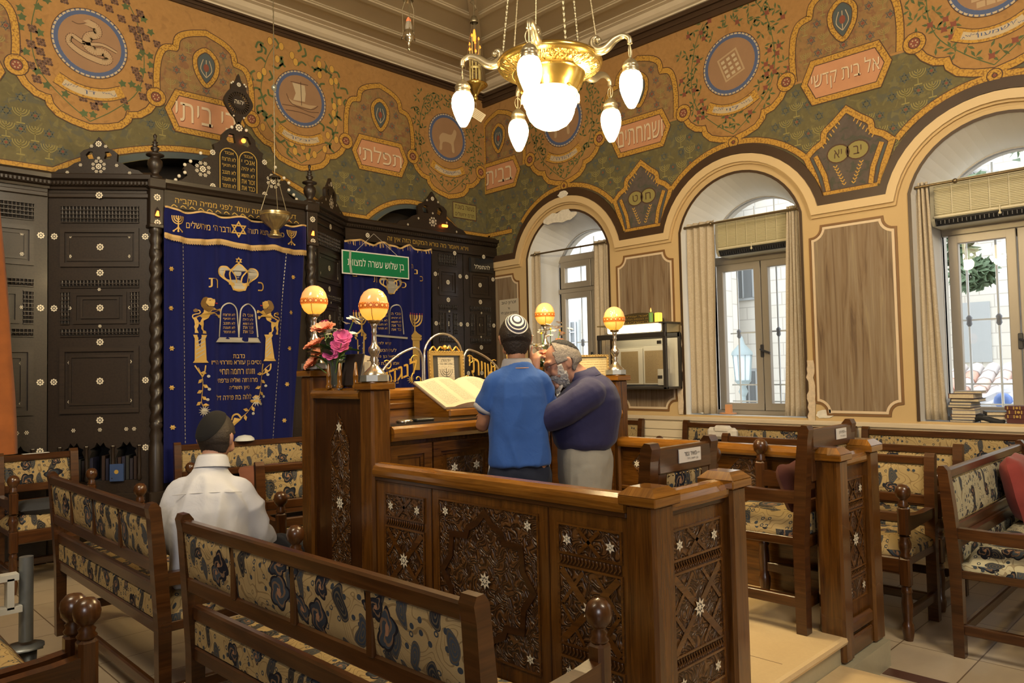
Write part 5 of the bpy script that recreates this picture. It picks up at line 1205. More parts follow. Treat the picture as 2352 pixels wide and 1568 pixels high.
rb = place(bench('bench', 'bench with a pale floral back and the red cushion', 'bench', 1.74, 1, GB, M_FLOB, .24), 4.315, 1.215, 0)
GA = 'floral armchairs'
ch = place(bench('armchair', 'floral armchair facing out beside the orange drape and ark', 'chair', .56, 1, GA), 1.19, 6.80, 0)
place(dup(ch, label='floral armchair half hidden behind the tall lamp post with flowers'), 2.16, 4.52, radians(-12))
c3 = place(bench('armchair', 'floral armchair inside the platform entrance with a full side view of its legs', 'chair', .56, 1, GA, stile=.05), 3.965, 1.565, pi, .257)
c4 = place(bench('armchair', 'armchair back with a white name plate rising over the carved end panel', 'chair', .47, 1, GA, ph=.22, arms=False, stile=.06), 2.775, 1.665, pi, .257)
M_PLATE = plain('white_name_plate', (.66, .64, .60), .4); M_INK = plain('black_ink', (.02, .02, .022), .6)
def nplate(parent, x, y, z, w, h, t_, lean=.0, fl=1):
    fr = lambda u, v, d: (x-u*fl, y+d*fl, z+v); m = MB(); m.mat(M_PLATE).box((x-w/2, y, z-h/2), (x+w/2, y+.004*fl, z+h/2)); m.mat(M_INK).text(t_, fr, 0, h*.12, w*.55, h*.3, .006)
    m.text('לז״נ', fr, w*.36, h*.12, w*.14, h*.16, .006); m.text('בן חנה ז״ל', fr, w*.1, -h*.25, w*.5, h*.2, .006); m.build('name_plate', parent=parent)
nplate(c4, .215, .041, .905, .155, .052, 'מאיר נסר'); nplate(c3, .19, .041, .905, .12, .052, 'יוסף כהן'); 
m = MB(); m.mat(M_PLATE).box((.18, -.003, .946), (.36, .045, .949)); m.build('name_plate', parent=ch)
def cushion(name, label, c, s, rz, mat, tilt=0, cat='cushion'):
    m = MB(); m.mat(mat); n = 10; P = []
    for sg in (1, -1):
        for j in range(n+1):
            for i in range(n+1):
                u, v = 2*i/n-1, 2*j/n-1; e = (max(0, 1-u**4)*max(0, 1-v**4))**.5; k = 1-.06*(abs(u*v))**2
                P.append((u*s[0]/2*k+.006*sin(7*v), v*s[1]/2*k+.006*sin(6*u), sg*s[2]/2*e))
    N = (n+1)**2; fs = []
    for sg in (0, 1):
        for j in range(n):
            for i in range(n): q = (sg*N+j*(n+1)+i, sg*N+j*(n+1)+i+1, sg*N+(j+1)*(n+1)+i+1, sg*N+(j+1)*(n+1)+i); fs.append(q if sg == 0 else q[::-1])
    m.add(P, fs, True); o = m.build(name); o.location = c; o.rotation_euler = (tilt, 0, rz); return tag(o, label, cat)
M_REDC = plain('red_velvet_cushion', (.20, .022, .018), .8, var=.25, vs=8, bump=.3, bs=30, sheen=.15); M_BRNC = plain('brown_cushion', (.17, .06, .030), .85, var=.2, sheen=.1); M_GRYC = plain('charcoal_cushion', (.025, .027, .032), .85, var=.2)
cushion('cushion', 'red velvet cushion leaning on the pale floral back', (5.38, 1.10, .74), (.42, .40, .15), 0, M_REDC, radians(78))
cushion('cushion', 'brown cushion lying on the bench under the blue ark curtain', (3.10, 6.24, .64), (.5, .2, .12), radians(-9), M_BRNC, radians(70))
cushion('cushion', 'charcoal cushion on the armchair beside the orange drape', (1.47, 6.52, .575), (.42, .36, .10), 0, M_GRYC)
cushion('cushion', 'dark red cushion tucked in the armchair at the platform entrance', (3.70, 1.70, .87), (.36, .30, .09), 0, plain('dark_red_cushion', (.075, .018, .014), .8), radians(72))
m = MB(); m.mat(plain('white_skullcap', (.60, .62, .60), .8)); m.lathe([(.085, 0), (.08, .02), (.055, .04), (.001, .05)], (2.98, 6.44, .946), 18); tag(m.build('skullcap'), 'white skullcap lying on the bench back under the blue curtain', 'skullcap')
m = MB(); m.mat(plain('folded_white_cloth', (.58, .54, .48), .85, var=.2, vs=12, bump=.4, bs=40)).box((6.58, 3.66, .80), (6.665, 3.98, .915), .03).box((6.57, 3.72, .86), (6.66, 3.90, .935), .025); tag(m.build('folded_cloth'), 'folded pale patterned cloth on the bench below the middle window', 'cloth')
# grey metal stand at the left edge
M_GALV = plain('galvanised_steel', (.22, .24, .25), .4, .6, var=.2, vs=12)
s = thing('metal_stand', 'grey tubular metal stand with a white bracket on the floor', 'stand', (.86, 4.45, 0))
m = MB(); m.mat(M_GALV).tube([(.06, .03, .20), (.06, .03, .62)], .032, 14); m.build('post', parent=s)
m = MB(); m.mat(M_GALV).lathe([(.09, .17), (.09, .18), (.001, .181)], (.05, .02, 0), 16).box((-.12, .0, .15), (.13, .04, .172)).lathe([(.045, 0), (.05, .15), (.001, .151)], (.06, .03, 0), 14); m.build('foot', parent=s)
m = MB(); m.mat(plain('white_bracket', (.60, .60, .56), .5)).box((-.16, -.02, .52), (.02, .05, .55)).box((-.16, -.02, .36), (.035, .05, .39)).box((-.03, -.02, .38), (.0, .05, .53)).box((-.16, -.02, .39), (-.13, .05, .53)); m.build('bracket', parent=s)
# ================================================================== reading platform
def marble(name, a, b):
    t = NT(name); v = t.uv(); n = t.noise(v, 3.2, 5, .65, 1.2); n2 = t.noise(v, 60, 2); c = t.mix(n, a, b); c = t.mix(t.math('MULTIPLY', n2, .2), c, tuple(x*.6 for x in a)); return t.fin(c, .3, 0, .5)
M_MAR = marble('cream_marble', (.56, .41, .22), (.68, .53, .31)); M_MAR2 = marble('grey_green_marble', (.34, .31, .21), (.44, .41, .29))
M_BKW = plain('inlay_black', (.010, .010, .012), .4)
p = MB(); p.mat(M_MAR); p.box((2.10, 1.52, .215), (4.0, 3.70, .255)); p.prism([(1.425, .235), (1.43, .222), (1.445, .215), (1.52, .215), (1.52, .255), (1.445, .255), (1.43, .25)], 0, 2.655, 3.52)
p.mat(M_MAR2).box((2.02, 1.455, 0), (4.06, 3.72, .215)).box((1.985, 1.405, 0), (2.655, 1.47, .128)).box((3.49, 1.405, 0), (3.985, 1.47, .128)).box((1.985, 1.405, 0), (2.06, 3.76, .128))
p.mat(M_MAR).box((2.60, 1.02, .09), (3.50, 1.46, .13), .008); p.mat(M_MAR2).box((2.62, 1.04, 0), (3.48, 1.46, .09)); pf = struct(p.build('platform_floor'))
p = MB(); p.mat(plain('floor_joint', (.20, .13, .07), .7)).box((2.7, 2.098, .2545), (3.9, 2.102, .2556)).box((3.02, 1.5, .2545), (3.024, 2.1, .2556)); p.build('joint', parent=pf)
def star_inlay(mb, fr, u, v, r, d, n=6):
    mb.mat(M_PRL).fill([(u+r*(1 if i % 2 == 0 else .52)*cos(pi/2+i*pi/n), v+r*(1 if i % 2 == 0 else .52)*sin(pi/2+i*pi/n)) for i in range(2*n)], fr, d)
    mb.mat(M_BKW)
    for i in range(n):
        a = pi/2+(i+.5)*2*pi/n if n < 8 else pi/2+i*2*pi/n; q = [(u+r*.50*cos(a), v+r*.50*sin(a)), (u+r*.30*cos(a+.33), v+r*.30*sin(a+.33)), (u+r*.22*cos(a), v+r*.22*sin(a)), (u+r*.30*cos(a-.33), v+r*.30*sin(a-.33))]; mb.fill(q[::-1], fr, d+.0008)
        if n >= 8: a += pi/n; mb.fill([(u+r*.86*cos(a-.11), v+r*.86*sin(a-.11)), (u+r*.86*cos(a+.11), v+r*.86*sin(a+.11)), (u+r*.55*cos(a), v+r*.55*sin(a))], fr, d+.0008)
def q4(a, b, c, d): return [(a, b), (c, b), (c, d), (a, d)]
def rope(mb, u0, u1, v0, v1, d):
    mb.mat(W_PANEL).fill(q4(u0, v0, u1, v1), lf, d); n = max(3, int((u1-u0)/.016)); mb.mat(W_BIM)
    for i in range(n): u = u0+(u1-u0)*(i+.2)/n; mb.tube([lf(u, v0+.006, d+.001), lf(u+.012, (v0+v1)/2, d+.004), lf(u+.005, v1-.006, d+.001)], .0035, 4, caps=False)
def cfield(mb, u0, u1, v0, v1, d=.003):
    mb.mat(M_CARV).fill(q4(u0, v0, u1, v1), lf, d); mb.mat(W_BIM); mould(mb, u0-.006, v0-.006, u1+.006, v1+.006, .008, 0, .008)
def narrow_panel(mb, u0, u1):
    """three carved fields with rope bands and pearl stars"""
    c = (u0+u1)/2; w = u1-u0
    cfield(mb, u0, u1, .845, .945); rope(mb, u0, u1, .800, .840, .003); cfield(mb, u0, u1, .52, .795); rope(mb, u0, u1, .475, .515, .003); cfield(mb, u0, u1, .375, .470)
    mb.mat(W_BIM)
    for s_ in (-1, 1):
        mb.mat(W_BIM); mb.strip([(c-s_*w*.46, .53), (c+s_*w*.46, .785)], .026, lf, .007); mb.strip([(c-s_*w*.18, .85), (c+s_*w*.18, .94)], .014, lf, .007)
        mb.strip([(c+s_*w*.46, .66), (c+s_*w*.1, .53)], .014, lf, .0065); mb.strip([(c+s_*w*.46, .66), (c+s_*w*.1, .785)], .014, lf, .0065)
        star_inlay(mb, lf, c+s_*w*.35, .893, .022, .009, 6); star_inlay(mb, lf, c+s_*w*.35, .423, .022, .009, 6)
    star_inlay(mb, lf, c, .658, .036, .011, 8)
def post(parent, x0, y0, x1, y1, z0, z1, name='post', cap=.055):
    m = MB(); m.mat(W_BIM).box((x0, y0, z0), (x1, y1, z1), .012); e = .016
    a, b, c, d = x0-e, y0-e, x1+e, y1+e; g = .03
    m.mat(W_RAIL).box((a, b, z1-.005), (c, d, z1+.028), .004)
    m.add([(a, b, z1+.028), (c, b, z1+.028), (c, d, z1+.028), (a, d, z1+.028), (a+g, b+g, z1+cap), (c-g, b+g, z1+cap), (c-g, d-g, z1+cap), (a+g, d-g, z1+cap)], [(0, 1, 5, 4), (1, 2, 6, 5), (2, 3, 7, 6), (3, 0, 4, 7), (4, 5, 6, 7)])
    return m.build(name, parent=parent)
RP = [(-.045, .0), (-.05, .012), (-.05, .03), (-.042, .048), (-.022, .06), (0, .063), (.022, .06), (.042, .048), (.05, .03), (.05, .012), (.045, 0)]
def hrail(parent, p0, p1, z):
    """rounded hand rail from p0 to p1 (axis aligned)"""
    m = MB(); m.mat(W_RAIL)
    if abs(p0[0]-p1[0]) < 1e-6: m.prism([(p0[0]+a, z+b) for a, b in RP], 1, p0[1], p1[1], smooth=False)
    else: m.prism([(p0[1]+a, z+b) for a, b in RP], 0, p0[0], p1[0], smooth=False)
    return m.build('hand_rail', parent=parent)
rl = thing('carved_railing', 'carved walnut railing with a long front and a short end panel round the reading platform', 'railing', (0, 0, 0))
post(rl, 2.035, 1.43, 2.155, 1.55, .128, 1.055, 'corner_post'); post(rl, 2.53, 1.43, 2.64, 1.55, .128, 1.055, 'end_post')
m = MB(TF(2.055, 3.03, -H_)); m.mat(W_BIM); m.box((0, 0, .128), (1.48, .05, 1.02), 0, 2); m.mat(W_PANEL).box((0, -.012, 1.0), (1.48, .0, 1.02), .003).box((0, -.02, .13), (1.48, 0, .24), .006).box((0, -.012, .24), (1.48, 0, .30), .005)
narrow_panel(m, .08, .365); narrow_panel(m, 1.168, 1.45)
cfield(m, .475, 1.06, .37, .96); c, cz = .767, .665
lob = [(0, .27), (.045, .225), (.10, .20), (.115, .165), (.205, .16), (.215, .07), (.27, 0)]
S = [(a, b) for a, b in lob]; S = S+[(a, -b) for a, b in S[-2::-1]]; S = S+[(-a, b) for a, b in S[-2:0:-1]]
m.mat(W_PANEL); band(m, [(c+a, cz+b) for a, b in S], .026, lf, .003, .010, True)
for a in (-1, 1):
    for b in (-1, 1): star_inlay(m, lf, c+a*.245, cz+b*.25, .022, .009, 6)
star_inlay(m, lf, c, cz, .036, .011, 8)
m.mat(W_PANEL)
for u in (.42, 1.114): m.box((u-.003, -.003, .30), (u+.003, 0, 1.0))
m.build('front_panel', parent=rl)
hrail(rl, (2.08, 3.03), (2.08, 1.55), 1.02)
m = MB(TF(2.155, 1.47, 0)); m.mat(W_BIM).box((0, 0, .128), (.375, .05, 1.02), 0, 2); m.mat(W_PANEL).box((0, -.012, 1.0), (.375, 0, 1.02), .003); narrow_panel(m, .022, .345); m.mat(W_BIM).box((0, -.025, .13), (.375, 0, .22), .008).box((0, -.03, .24), (.375, 0, .31), .012); m.build('end_panel', parent=rl); hrail(rl, (2.155, 1.49), (2.53, 1.49), 1.02)
r2 = thing('carved_railing', 'carved walnut railing beyond the platform entrance, by the window benches', 'railing', (0, 0, 0))
post(r2, 3.505, 1.43, 3.61, 1.55, .128, 1.06, 'end_post'); post(r2, 3.88, 1.43, 4.0, 1.55, .128, 1.07, 'corner_post')
m = MB(TF(3.61, 1.47, 0)); m.mat(W_BIM).box((0, 0, .128), (.27, .05, 1.02), 0, 2); narrow_panel(m, .018, .252); m.mat(W_BIM).box((0, -.025, .13), (.27, 0, .22), .008).box((0, -.03, .235), (.27, 0, .30), .012); m.build('end_panel', parent=r2); hrail(r2, (3.61, 1.49), (3.88, 1.49), 1.02)
m = MB(TF(4.0, 3.05, -H_)); m.mat(W_BIM).box((0, 0, .20), (1.50, .05, 1.0), 0, 0); m.mat(W_PANEL).box((0, -.012, .98), (1.5, 0, 1.0), .003); m.mat(W_BIM).box((0, -.02, .72), (1.5, 0, .745), .004)
for c in (.165, .85):
    h = [(c-.09, .89), (c+.0, .98), (c+.12, .975), (c+.20, .89), (c+.10, .79), (c, .79)]; m.mat(M_CARV).fill(h[::-1], lf, .002); m.mat(W_BIM).strip(h, .008, lf, .005, True); star_inlay(m, lf, c-.045, .89, .024, .006); star_inlay(m, lf, c+.155, .885, .024, .006)
m.build('side_panel', parent=r2); hrail(r2, (4.0, 3.05), (4.0, 1.55), 1.0)
# ---- reading desk with its four lamp posts
dk = thing('reading_desk', 'tall walnut reading desk with carved doors and four lamp posts', 'desk', (0, 0, 0))
for x0, y0, zt in ((2.035, 3.03, 1.435), (2.035, 3.60, 1.505), (3.90, 3.62, 1.505), (3.965, 3.045, 1.435)): post(dk, x0, y0, x0+.112, y0+.115, .128, zt, 'lamp_post', .035)
m = MB(TF(2.06, 3.60, -H_)); m.mat(W_PANEL).box((0, 0, .128), (.46, .05, 1.40), 0, 2); m.mat(W_BIM); c = .243
ol = [(c, 1.30), (c+.035, 1.24), (c+.085, 1.165), (c+.09, .40), (c-.09, .40), (c-.085, 1.165), (c-.035, 1.24)]
m.mat(M_CARV).fill(ol, lf, .002); m.mat(W_BIM)
for q in ([(c-.02, 1.31), (c+.085, 1.165)], [(c-.085, 1.165), (c-.03, 1.24)], [(c-.06, 1.10), (c, 1.15), (c+.06, 1.10)], [(c-.085, 1.06), (c+.01, .97)], [(c-.02, .92), (c+.05, .87)], [(c-.085, .78), (c+.085, .62)], [(c+.085, .78), (c-.085, .62)]): m.strip(q, .007, lf, .006)
star_inlay(m, lf, c, 1.238, .028, .008); star_inlay(m, lf, c, .856, .036, .008, 8); star_inlay(m, lf, c, .50, .028, .008); m.build('side_panel', parent=dk)
m = MB(); m.mat(W_RAIL).prism([(2.08+a, 1.385+b*.85) for a, b in RP], 1, 3.145, 3.60); m.build('side_rail', parent=dk)
m = MB(TF(4.04, 3.62, -H_)); m.mat(W_PANEL).box((0, 0, .128), (.46, .05, 1.40), 0, 2); m.build('side_panel', parent=dk)
m = MB(); m.mat(W_RAIL).prism([(4.02+a, 1.385+b*.85) for a, b in RP], 1, 3.16, 3.62); m.build('side_rail', parent=dk)
m = MB(); m.mat(W_BIM).box((2.12, 3.075, .26), (3.96, 3.60, 1.17), 0, 2); m.build('body', parent=dk)
m = MB(); m.mat(W_RAIL); m.prism([(3.60, 1.165), (3.07, 1.165), (3.025, 1.175), (3.008, 1.195), (3.005, 1.215), (3.012, 1.235), (3.03, 1.247), (3.60, 1.247)], 0, 2.145, 3.965); m.mat(plain('desk_glass_top', (.05, .04, .03), .06, 0, .8)).box((2.15, 3.05, 1.247), (3.96, 3.60, 1.256)); m.build('desk_top', parent=dk)
m = MB(); m.mat(W_RAIL).box((2.14, 3.60, 1.20), (3.92, 3.65, 1.37), 0).prism([(3.625+a*.7, 1.36+b) for a, b in RP], 0, 2.14, 3.92); m.mat(W_BIM).box((2.14, 3.59, 1.30), (3.92, 3.60, 1.335), .004); m.build('back_board', parent=dk)
for k, (a, b) in enumerate(((2.14, 2.405), (2.415, 2.85), (2.86, 3.30), (3.31, 3.90))):
    m = MB(TF(a, 3.075, 0)); W = b-a; m.mat(W_BIM).box((0, -.012, .30), (W, 0, 1.15), 0, 2); m.mat(W_BIM); q = MB(); 
    for (e, w_, d0, d1) in ((0, .05, .012, .03), (.05, .018, .012, .02)): mould(m, e, .30+e, W-e, 1.15-e, w_, d0, d1)
    if k:
        m.mat(M_CARV).fill(q4(.10, .95, W-.08, 1.06), lf, .013); m.fill(q4(.10, .42, W-.08, .88), lf, .013); rope(m, .10, W-.08, .895, .935, .013)
        for u in (.15, W-.13): star_inlay(m, lf, u, 1.005, .027, .016); star_inlay(m, lf, u, .65, .027, .016)
    m.build('door', parent=dk)
# ---- egg shaped lamps on silver stands
def eggmat():
    t = NT('orange_egg_glass'); tc = t.n('TexCoord'); s = t.n('SeparateXYZ', i_0=tc.outputs['Object']); f = t.math('DIVIDE', t.math('SUBTRACT', s.outputs[2], .294), .162)
    c = t.ramp(f, [(.0, (1, .38, .03)), (.38, (1, .36, .03)), (.5, (1, .30, .05)), (1, (1, .33, .11))]); t.put(t.b.inputs['Emission Color'], c)
    t.put(t.b.inputs['Emission Strength'], t.ramp(f, [(.1, (.95, .95, .95)), (.33, (.85, .85, .85)), (.5, (.40, .40, .40)), (1, (.32, .32, .32))])); return t.fin((.8, .40, .18), .12)
M_EGG = eggmat(); M_SIL = plain('worn_silver', (.62, .56, .46), .22, .95, var=.15, vs=10); M_SILG = plain('silver_gilt_base', (.50, .52, .50), .3, .85, var=.3, vs=9); M_LACE = emit('orange_lace_band', (1, .20, .015), .28, (.6, .2, .03)); M_LACED = plain('lace_band_line', (.32, .07, .01), .5)
STM = [(r_, .03+(z_-.03)*1.30) for r_, z_ in [(.058, .03), (.056, .036), (.04, .048), (.022, .062), (.015, .075), (.022, .085), (.015, .095), (.019, .104), (.029, .118), (.028, .132), (.016, .144), (.013, .156), (.011, .17), (.0105, .185), (.014, .192), (.011, .20), (.013, .212), (.018, .222), (.012, .226)]]
EGG = [(r_*.98, z_*.90) for r_, z_ in [(.020, .0), (.036, .008), (.054, .024), (.067, .048), (.0725, .075), (.072, .102), (.064, .134), (.048, .160), (.026, .175), (.001, .18)]]
GLm = 'egg lamps on the reading desk'
def egglamp(label, x, y, z, k=1.0):
    t = thing('egg_lamp', label, 'lamp', (x, y, z), 0, GLm)
    m = MB(); m.mat(M_SILG); h = .066
    oc = [(h*cos(pi/8+i*pi/4)*1.08, h*sin(pi/8+i*pi/4)*1.08) for i in range(8)]; m.prism(oc, 2, 0, .03)
    for i in range(4): m.ball((.05*cos(pi/4+i*pi/2), .05*sin(pi/4+i*pi/2), .034), .007, 8, 5)
    m.build('base', parent=t)
    m = MB(); m.mat(M_SIL).lathe(STM, n=20); m.build('stem', parent=t)
    m = MB(); m.mat(M_BRS).lathe([(.012, .282), (.028, .286), (.030, .298), (.024, .304), (.026, .310)], n=16); m.build('collar', parent=t)
    m = MB(); m.mat(M_EGG).lathe(EGG, (0, 0, .294), 28); o = m.build('egg_shade', parent=t)
    m = MB(); m.mat(M_LACE).lathe([(.0712, .352), (.0728, .353), (.0730, .383), (.0714, .384)], n=28)
    for i in range(16):
        a = 2*pi*i/16; fr = (lambda a: lambda u, v, d: ((.0734+d)*cos(a+u/.073), (.0734+d)*sin(a+u/.073), .368+v))(a)
        m.mat(M_LACED).strip(arcpts(0, 0, .0095, .0095, 0, 2*pi, 10)[:-1], .003, fr, 0, True); m.strip([(.0145, -.013), (.0145, .013)], .003, fr, 0); m.mat(M_EGG).disc((0, 0), .006, fr, .0004, 8)
    m.build('lace_band', parent=t)
    m = MB(); m.mat(plain('lamp_wire', (.20, .10, .03), .5)).tube([(-.05, -.054, .352), (-.045, -.05, .325), (-.03, -.035, .30), (-.02, -.03, .285)], .0016, 5); m.build('wire', parent=t)
    return t
e1 = egglamp('glowing egg lamp on the far left desk post behind the pink flowers', 2.091, 3.657, 1.5405)
for lb, x, y in (('glowing egg lamp on the post nearest the open book and black book', 2.091, 3.088), ('glowing egg lamp above the yellow and green flowers by the first window', 3.956, 3.677), ('glowing egg lamp on the post beside the scroll display case', 4.021, 3.102)): dup(e1, (x, y, 1.5405 if y > 3.5 else 1.4705), label=lb)
# ---- things on the desk
lc = thing('book_stand', 'sloped wooden book stand on the reading desk', 'book stand', (2.68, 3.24, 1.2565), radians(-2))
m = MB(); m.mat(W_RAIL).prism([(0, 0), (.33, 0), (.33, .17), (.30, .172), (0, .03)], 0, 0, .62); m.build('wedge', parent=lc)
m = MB(); m.mat(W_RAIL).box((0, -.012, .0), (.62, .012, .045), .008); m.build('front_ledge', parent=lc)
M_PAGE = None
def page(name, base, ink, rows):
    t = NT(name); v = t.uv(); s = t.n('SeparateXYZ', i_0=v); r = t.math('FRACT', t.math('MULTIPLY', s.outputs[1], rows)); n = t.noise(t.uv(90, rows), 3, 2); mk = t.math('MULTIPLY', t.math('LESS_THAN', t.math('ABSOLUTE', t.math('SUBTRACT', r, .5)), .27), t.math('GREATER_THAN', n, .47))
    return t.fin(t.mix(t.math('MULTIPLY', mk, .8), base, ink), .7, 0, .3)
M_PAGE = page('printed_page', (.46, .41, .31), (.12, .09, .06), 95); M_PEDG = plain('page_edges', (.58, .48, .32), .8, var=.15, vs=60)
bk = thing('open_book', 'large open prayer book with cream pages on the sloped stand', 'book', (2.985, 3.262, 1.30), radians(-2)); tl = math.atan2(.142, .30)
Tb = Matrix.Rotation(tl, 4, 'X')
for s_ in (-1, 1):
    m = MB(Tb); m.mat(M_PEDG); n = 10; pr = []
    for i in range(n+1): u = i/n; pr.append((s_*.30*u, .014+.030*sin(pi*min(1, u*1.25))**.7*(1-u*.45) if u > 0 else .012))
    P = [(a, 0, b) for a, b in pr]+[(a, .34, b) for a, b in pr]+[(a, 0, .004) for a, b in pr]+[(a, .34, .004) for a, b in pr]; N = n+1
    fl = (lambda q: q if s_ > 0 else q[::-1])
    m.add(P, [fl((2*N+i, 2*N+i+1, i+1, i)) for i in range(n)]+[fl((N+i, N+i+1, 3*N+i+1, 3*N+i)) for i in range(n)]+[fl((n, 2*N+n, 3*N+n, N+n))])
    m.mat(plain('plain_page', (.45, .39, .28), .7)).add(P[:2*N], [fl((i, i+1, N+i+1, N+i)) for i in range(n)], True)
    m.mat(M_PAGE)
    for (a0, a1) in ((2, 5), (6, 9)):
        for i in range(a0, a1): m.add([(P[j][0], y, P[j][2]+.0008) for j in (i, i+1) for y in (.03, .31)], [fl((0, 2, 3, 1))])
    m.build('page_block', parent=bk)
m = MB(Tb); m.mat(plain('dark_book_cover', (.06, .03, .02), .5)).box((-.31, -.006, 0), (.31, .348, .004)); m.build('cover', parent=bk)
def shiviti(u0, u1, txt, label, left):
    t = thing('metal_arch', label, 'ornament', (0, 0, 0), 0, 'metal arches on the desk back'); fr = lambda u, v, d: (u, 3.625-d, v); z0 = 1.424
    if left == 0: P = [(u0, z0), (u0, z0+.19)]+arcpts((u0+u1)/2, z0+.19, (u1-u0)/2, .135, pi, 0, 14)+[(u1, z0)]
    elif left == 1: P = crom([(u0, z0), (u0+.02, z0+.10), (u0+.12, z0+.185), (u1-.06, z0+.235), (u1-.012, z0+.20), (u1, z0+.13), (u1, z0)], 6)
    else: P = crom([(u1, z0), (u1-.02, z0+.10), (u1-.12, z0+.175), (u0+.06, z0+.225), (u0+.012, z0+.20), (u0, z0+.13), (u0, z0)], 6)
    m = MB(); m.mat(M_SIL).tube([fr(a, b, 0) for a, b in P], .0075, 8); m.build('arch_tube', parent=t)
    if txt:
        m = MB(); m.mat(plain('bright_gilt_metal', (.75, .46, .09), .3, .7)); sk = .32 if left == 1 else -.32; c = (u0+u1)/2; ar = lambda a, b: (a, b+sk*(a-c))
        q = MB(); q.text(txt, fr, c, z0+.10, (u1-u0)*.72, .10, .004, bold=.02, arc=ar); q2 = MB(); q2.text(txt, fr, c, z0+.10, (u1-u0)*.72, .10, -.002, bold=.02, arc=ar); m.add(q.v, q.f); m.add(q2.v, [f[::-1] for f in q2.f])
        for s_, a in ((1, u0+.035), (-1, u1-.04)):
            sp = [(a+(.005+.0035*k)*cos(.55*k)*s_, z0+.045+(.005+.0035*k)*sin(.55*k)) for k in range(14)]; m.tube([fr(p, q_, 0) for p, q_ in sp], .004, 6)
            sp = [(a+s_*.02+(.004+.0025*k)*cos(.55*k+2)*s_, z0+.13+(.03 if (s_ < 0) == (left == 1) else 0)+(.004+.0025*k)*sin(.55*k+2)) for k in range(13)]; m.tube([fr(p, q_, 0) for p, q_ in sp], .0035, 6)
        m.build('gilt_lettering', parent=t)
    return t
shiviti(2.49, 2.80, 'לנגדי', 'silver arch with gilt lettering in front of the dark blue curtain', 1)
shiviti(2.815, 3.115, '', 'tall round silver arch around the framed prayer on the desk back', 0)
shiviti(3.13, 3.45, 'שויתי', 'silver arch with gilt lettering in front of the carved ark doors', 2)
def picture(label, x, y, z, w, h, az, frame, inner, tilt=-.12, fw=.022, paper=None):
    t = thing('picture_frame', label, 'picture', (x, y, z), az); T = Matrix.Rotation(tilt, 4, 'X')
    m = MB(T); m.mat(frame); q = MB(); band(q, [(-w/2+fw/2, fw/2), (w/2-fw/2, fw/2), (w/2-fw/2, h-fw/2), (-w/2+fw/2, h-fw/2)], fw, lf, 0, .016, True); m.add(q.v, q.f)
    for i in range(int((w+h)*2/.02)):
        s = (i*.02) % (2*(w+h)); p = (-w/2+s, .004) if s < w else (w/2-.004, s-w) if s < w+h else (w/2-(s-w-h), h-.004) if s < 2*w+h else (-w/2+.004, h-(s-2*w-h)); m.ball(lf(p[0], p[1], .014), .006, 6, 4)
    m.build('frame', parent=t); m = MB(T); m.mat(inner).box((-w/2+.006, -.004, .006), (w/2-.006, .006, h-.006)); m.build('backing', parent=t)
    if paper:
        m = MB(T); pw, ph = paper; m.mat(M_PAGE).fill(q4(-pw/2, h/2-ph/2-.01, pw/2, h/2+ph/2-.01), lf, .006); m.mat(M_INK)
        if pw < .2:
            m.text('יהוה', lf, 0, h/2+ph*.3, pw*.55, ph*.09, .007, bold=.02)
            for r in (.05, .036, .022): m.strip(arcpts(0, h/2-.005, r, r, pi, 2*pi, 8), .003, lf, .007)
            m.strip([(0, h/2), (0, h/2-.06)], .004, lf, .007); m.text('שויתי ה׳ לנגדי תמיד', lf, 0, h/2+ph*.18, pw*.8, ph*.06, .007)
        m.build('print', parent=t)
    return t
M_GFR = plain('gilt_frame', (.38, .24, .07), .4, .5, var=.2, vs=20)
picture('ornate gilt frame with a lampstand prayer print under the tall round arch', 2.965, 3.60, 1.425, .275, .215, 0, M_GFR, plain('frame_mount_dark', (.05, .045, .035), .2), -.05, .028, (.13, .16))
m = MB(); m.mat(bpy.data.materials['bright_gilt_metal']); fr = lambda u, v, d: (u, 3.612-d, v)
for s_ in (-1, 1): m.tube([fr(2.965+s_*(.02+.10*k/10), 1.655+.012*sin(k*1.1), 0) for k in range(11)], .006, 6)
m.ball(fr(2.965, 1.662, 0), .016, 8, 6); tag(m.build('gilt_crest'), 'small gilt scrollwork resting on top of the framed prayer', 'ornament')
picture('plain gilt frame with white paper standing behind the boy', 3.56, 3.585, 1.425, .13, .20, radians(-30), M_GFR, plain('white_paper', (.62, .58, .50), .7), -.08, .012)
picture('gilt frame with a yellowed sheet on the desk side by the scroll case', 4.01, 3.34, 1.438, .30, .17, radians(-45), M_GFR, page('yellowed_sheet', (.56, .46, .25), (.25, .18, .08), 60), -.05, .014)
m = MB(); m.mat(M_SIL).lathe([(.035, 0), (.04, .006), (.03, .014), (.001, .015)], (2.29, 3.12, 1.2565), 16, 1.25); tag(m.build('small_dish'), 'small silver dish on the desk glass', 'dish')
m = MB(); m.mat(M_BLK).box((2.355, 3.10, 1.2565), (2.47, 3.16, 1.27), .004); tag(m.build('phone'), 'black phone lying beside the silver dish on the desk', 'phone')
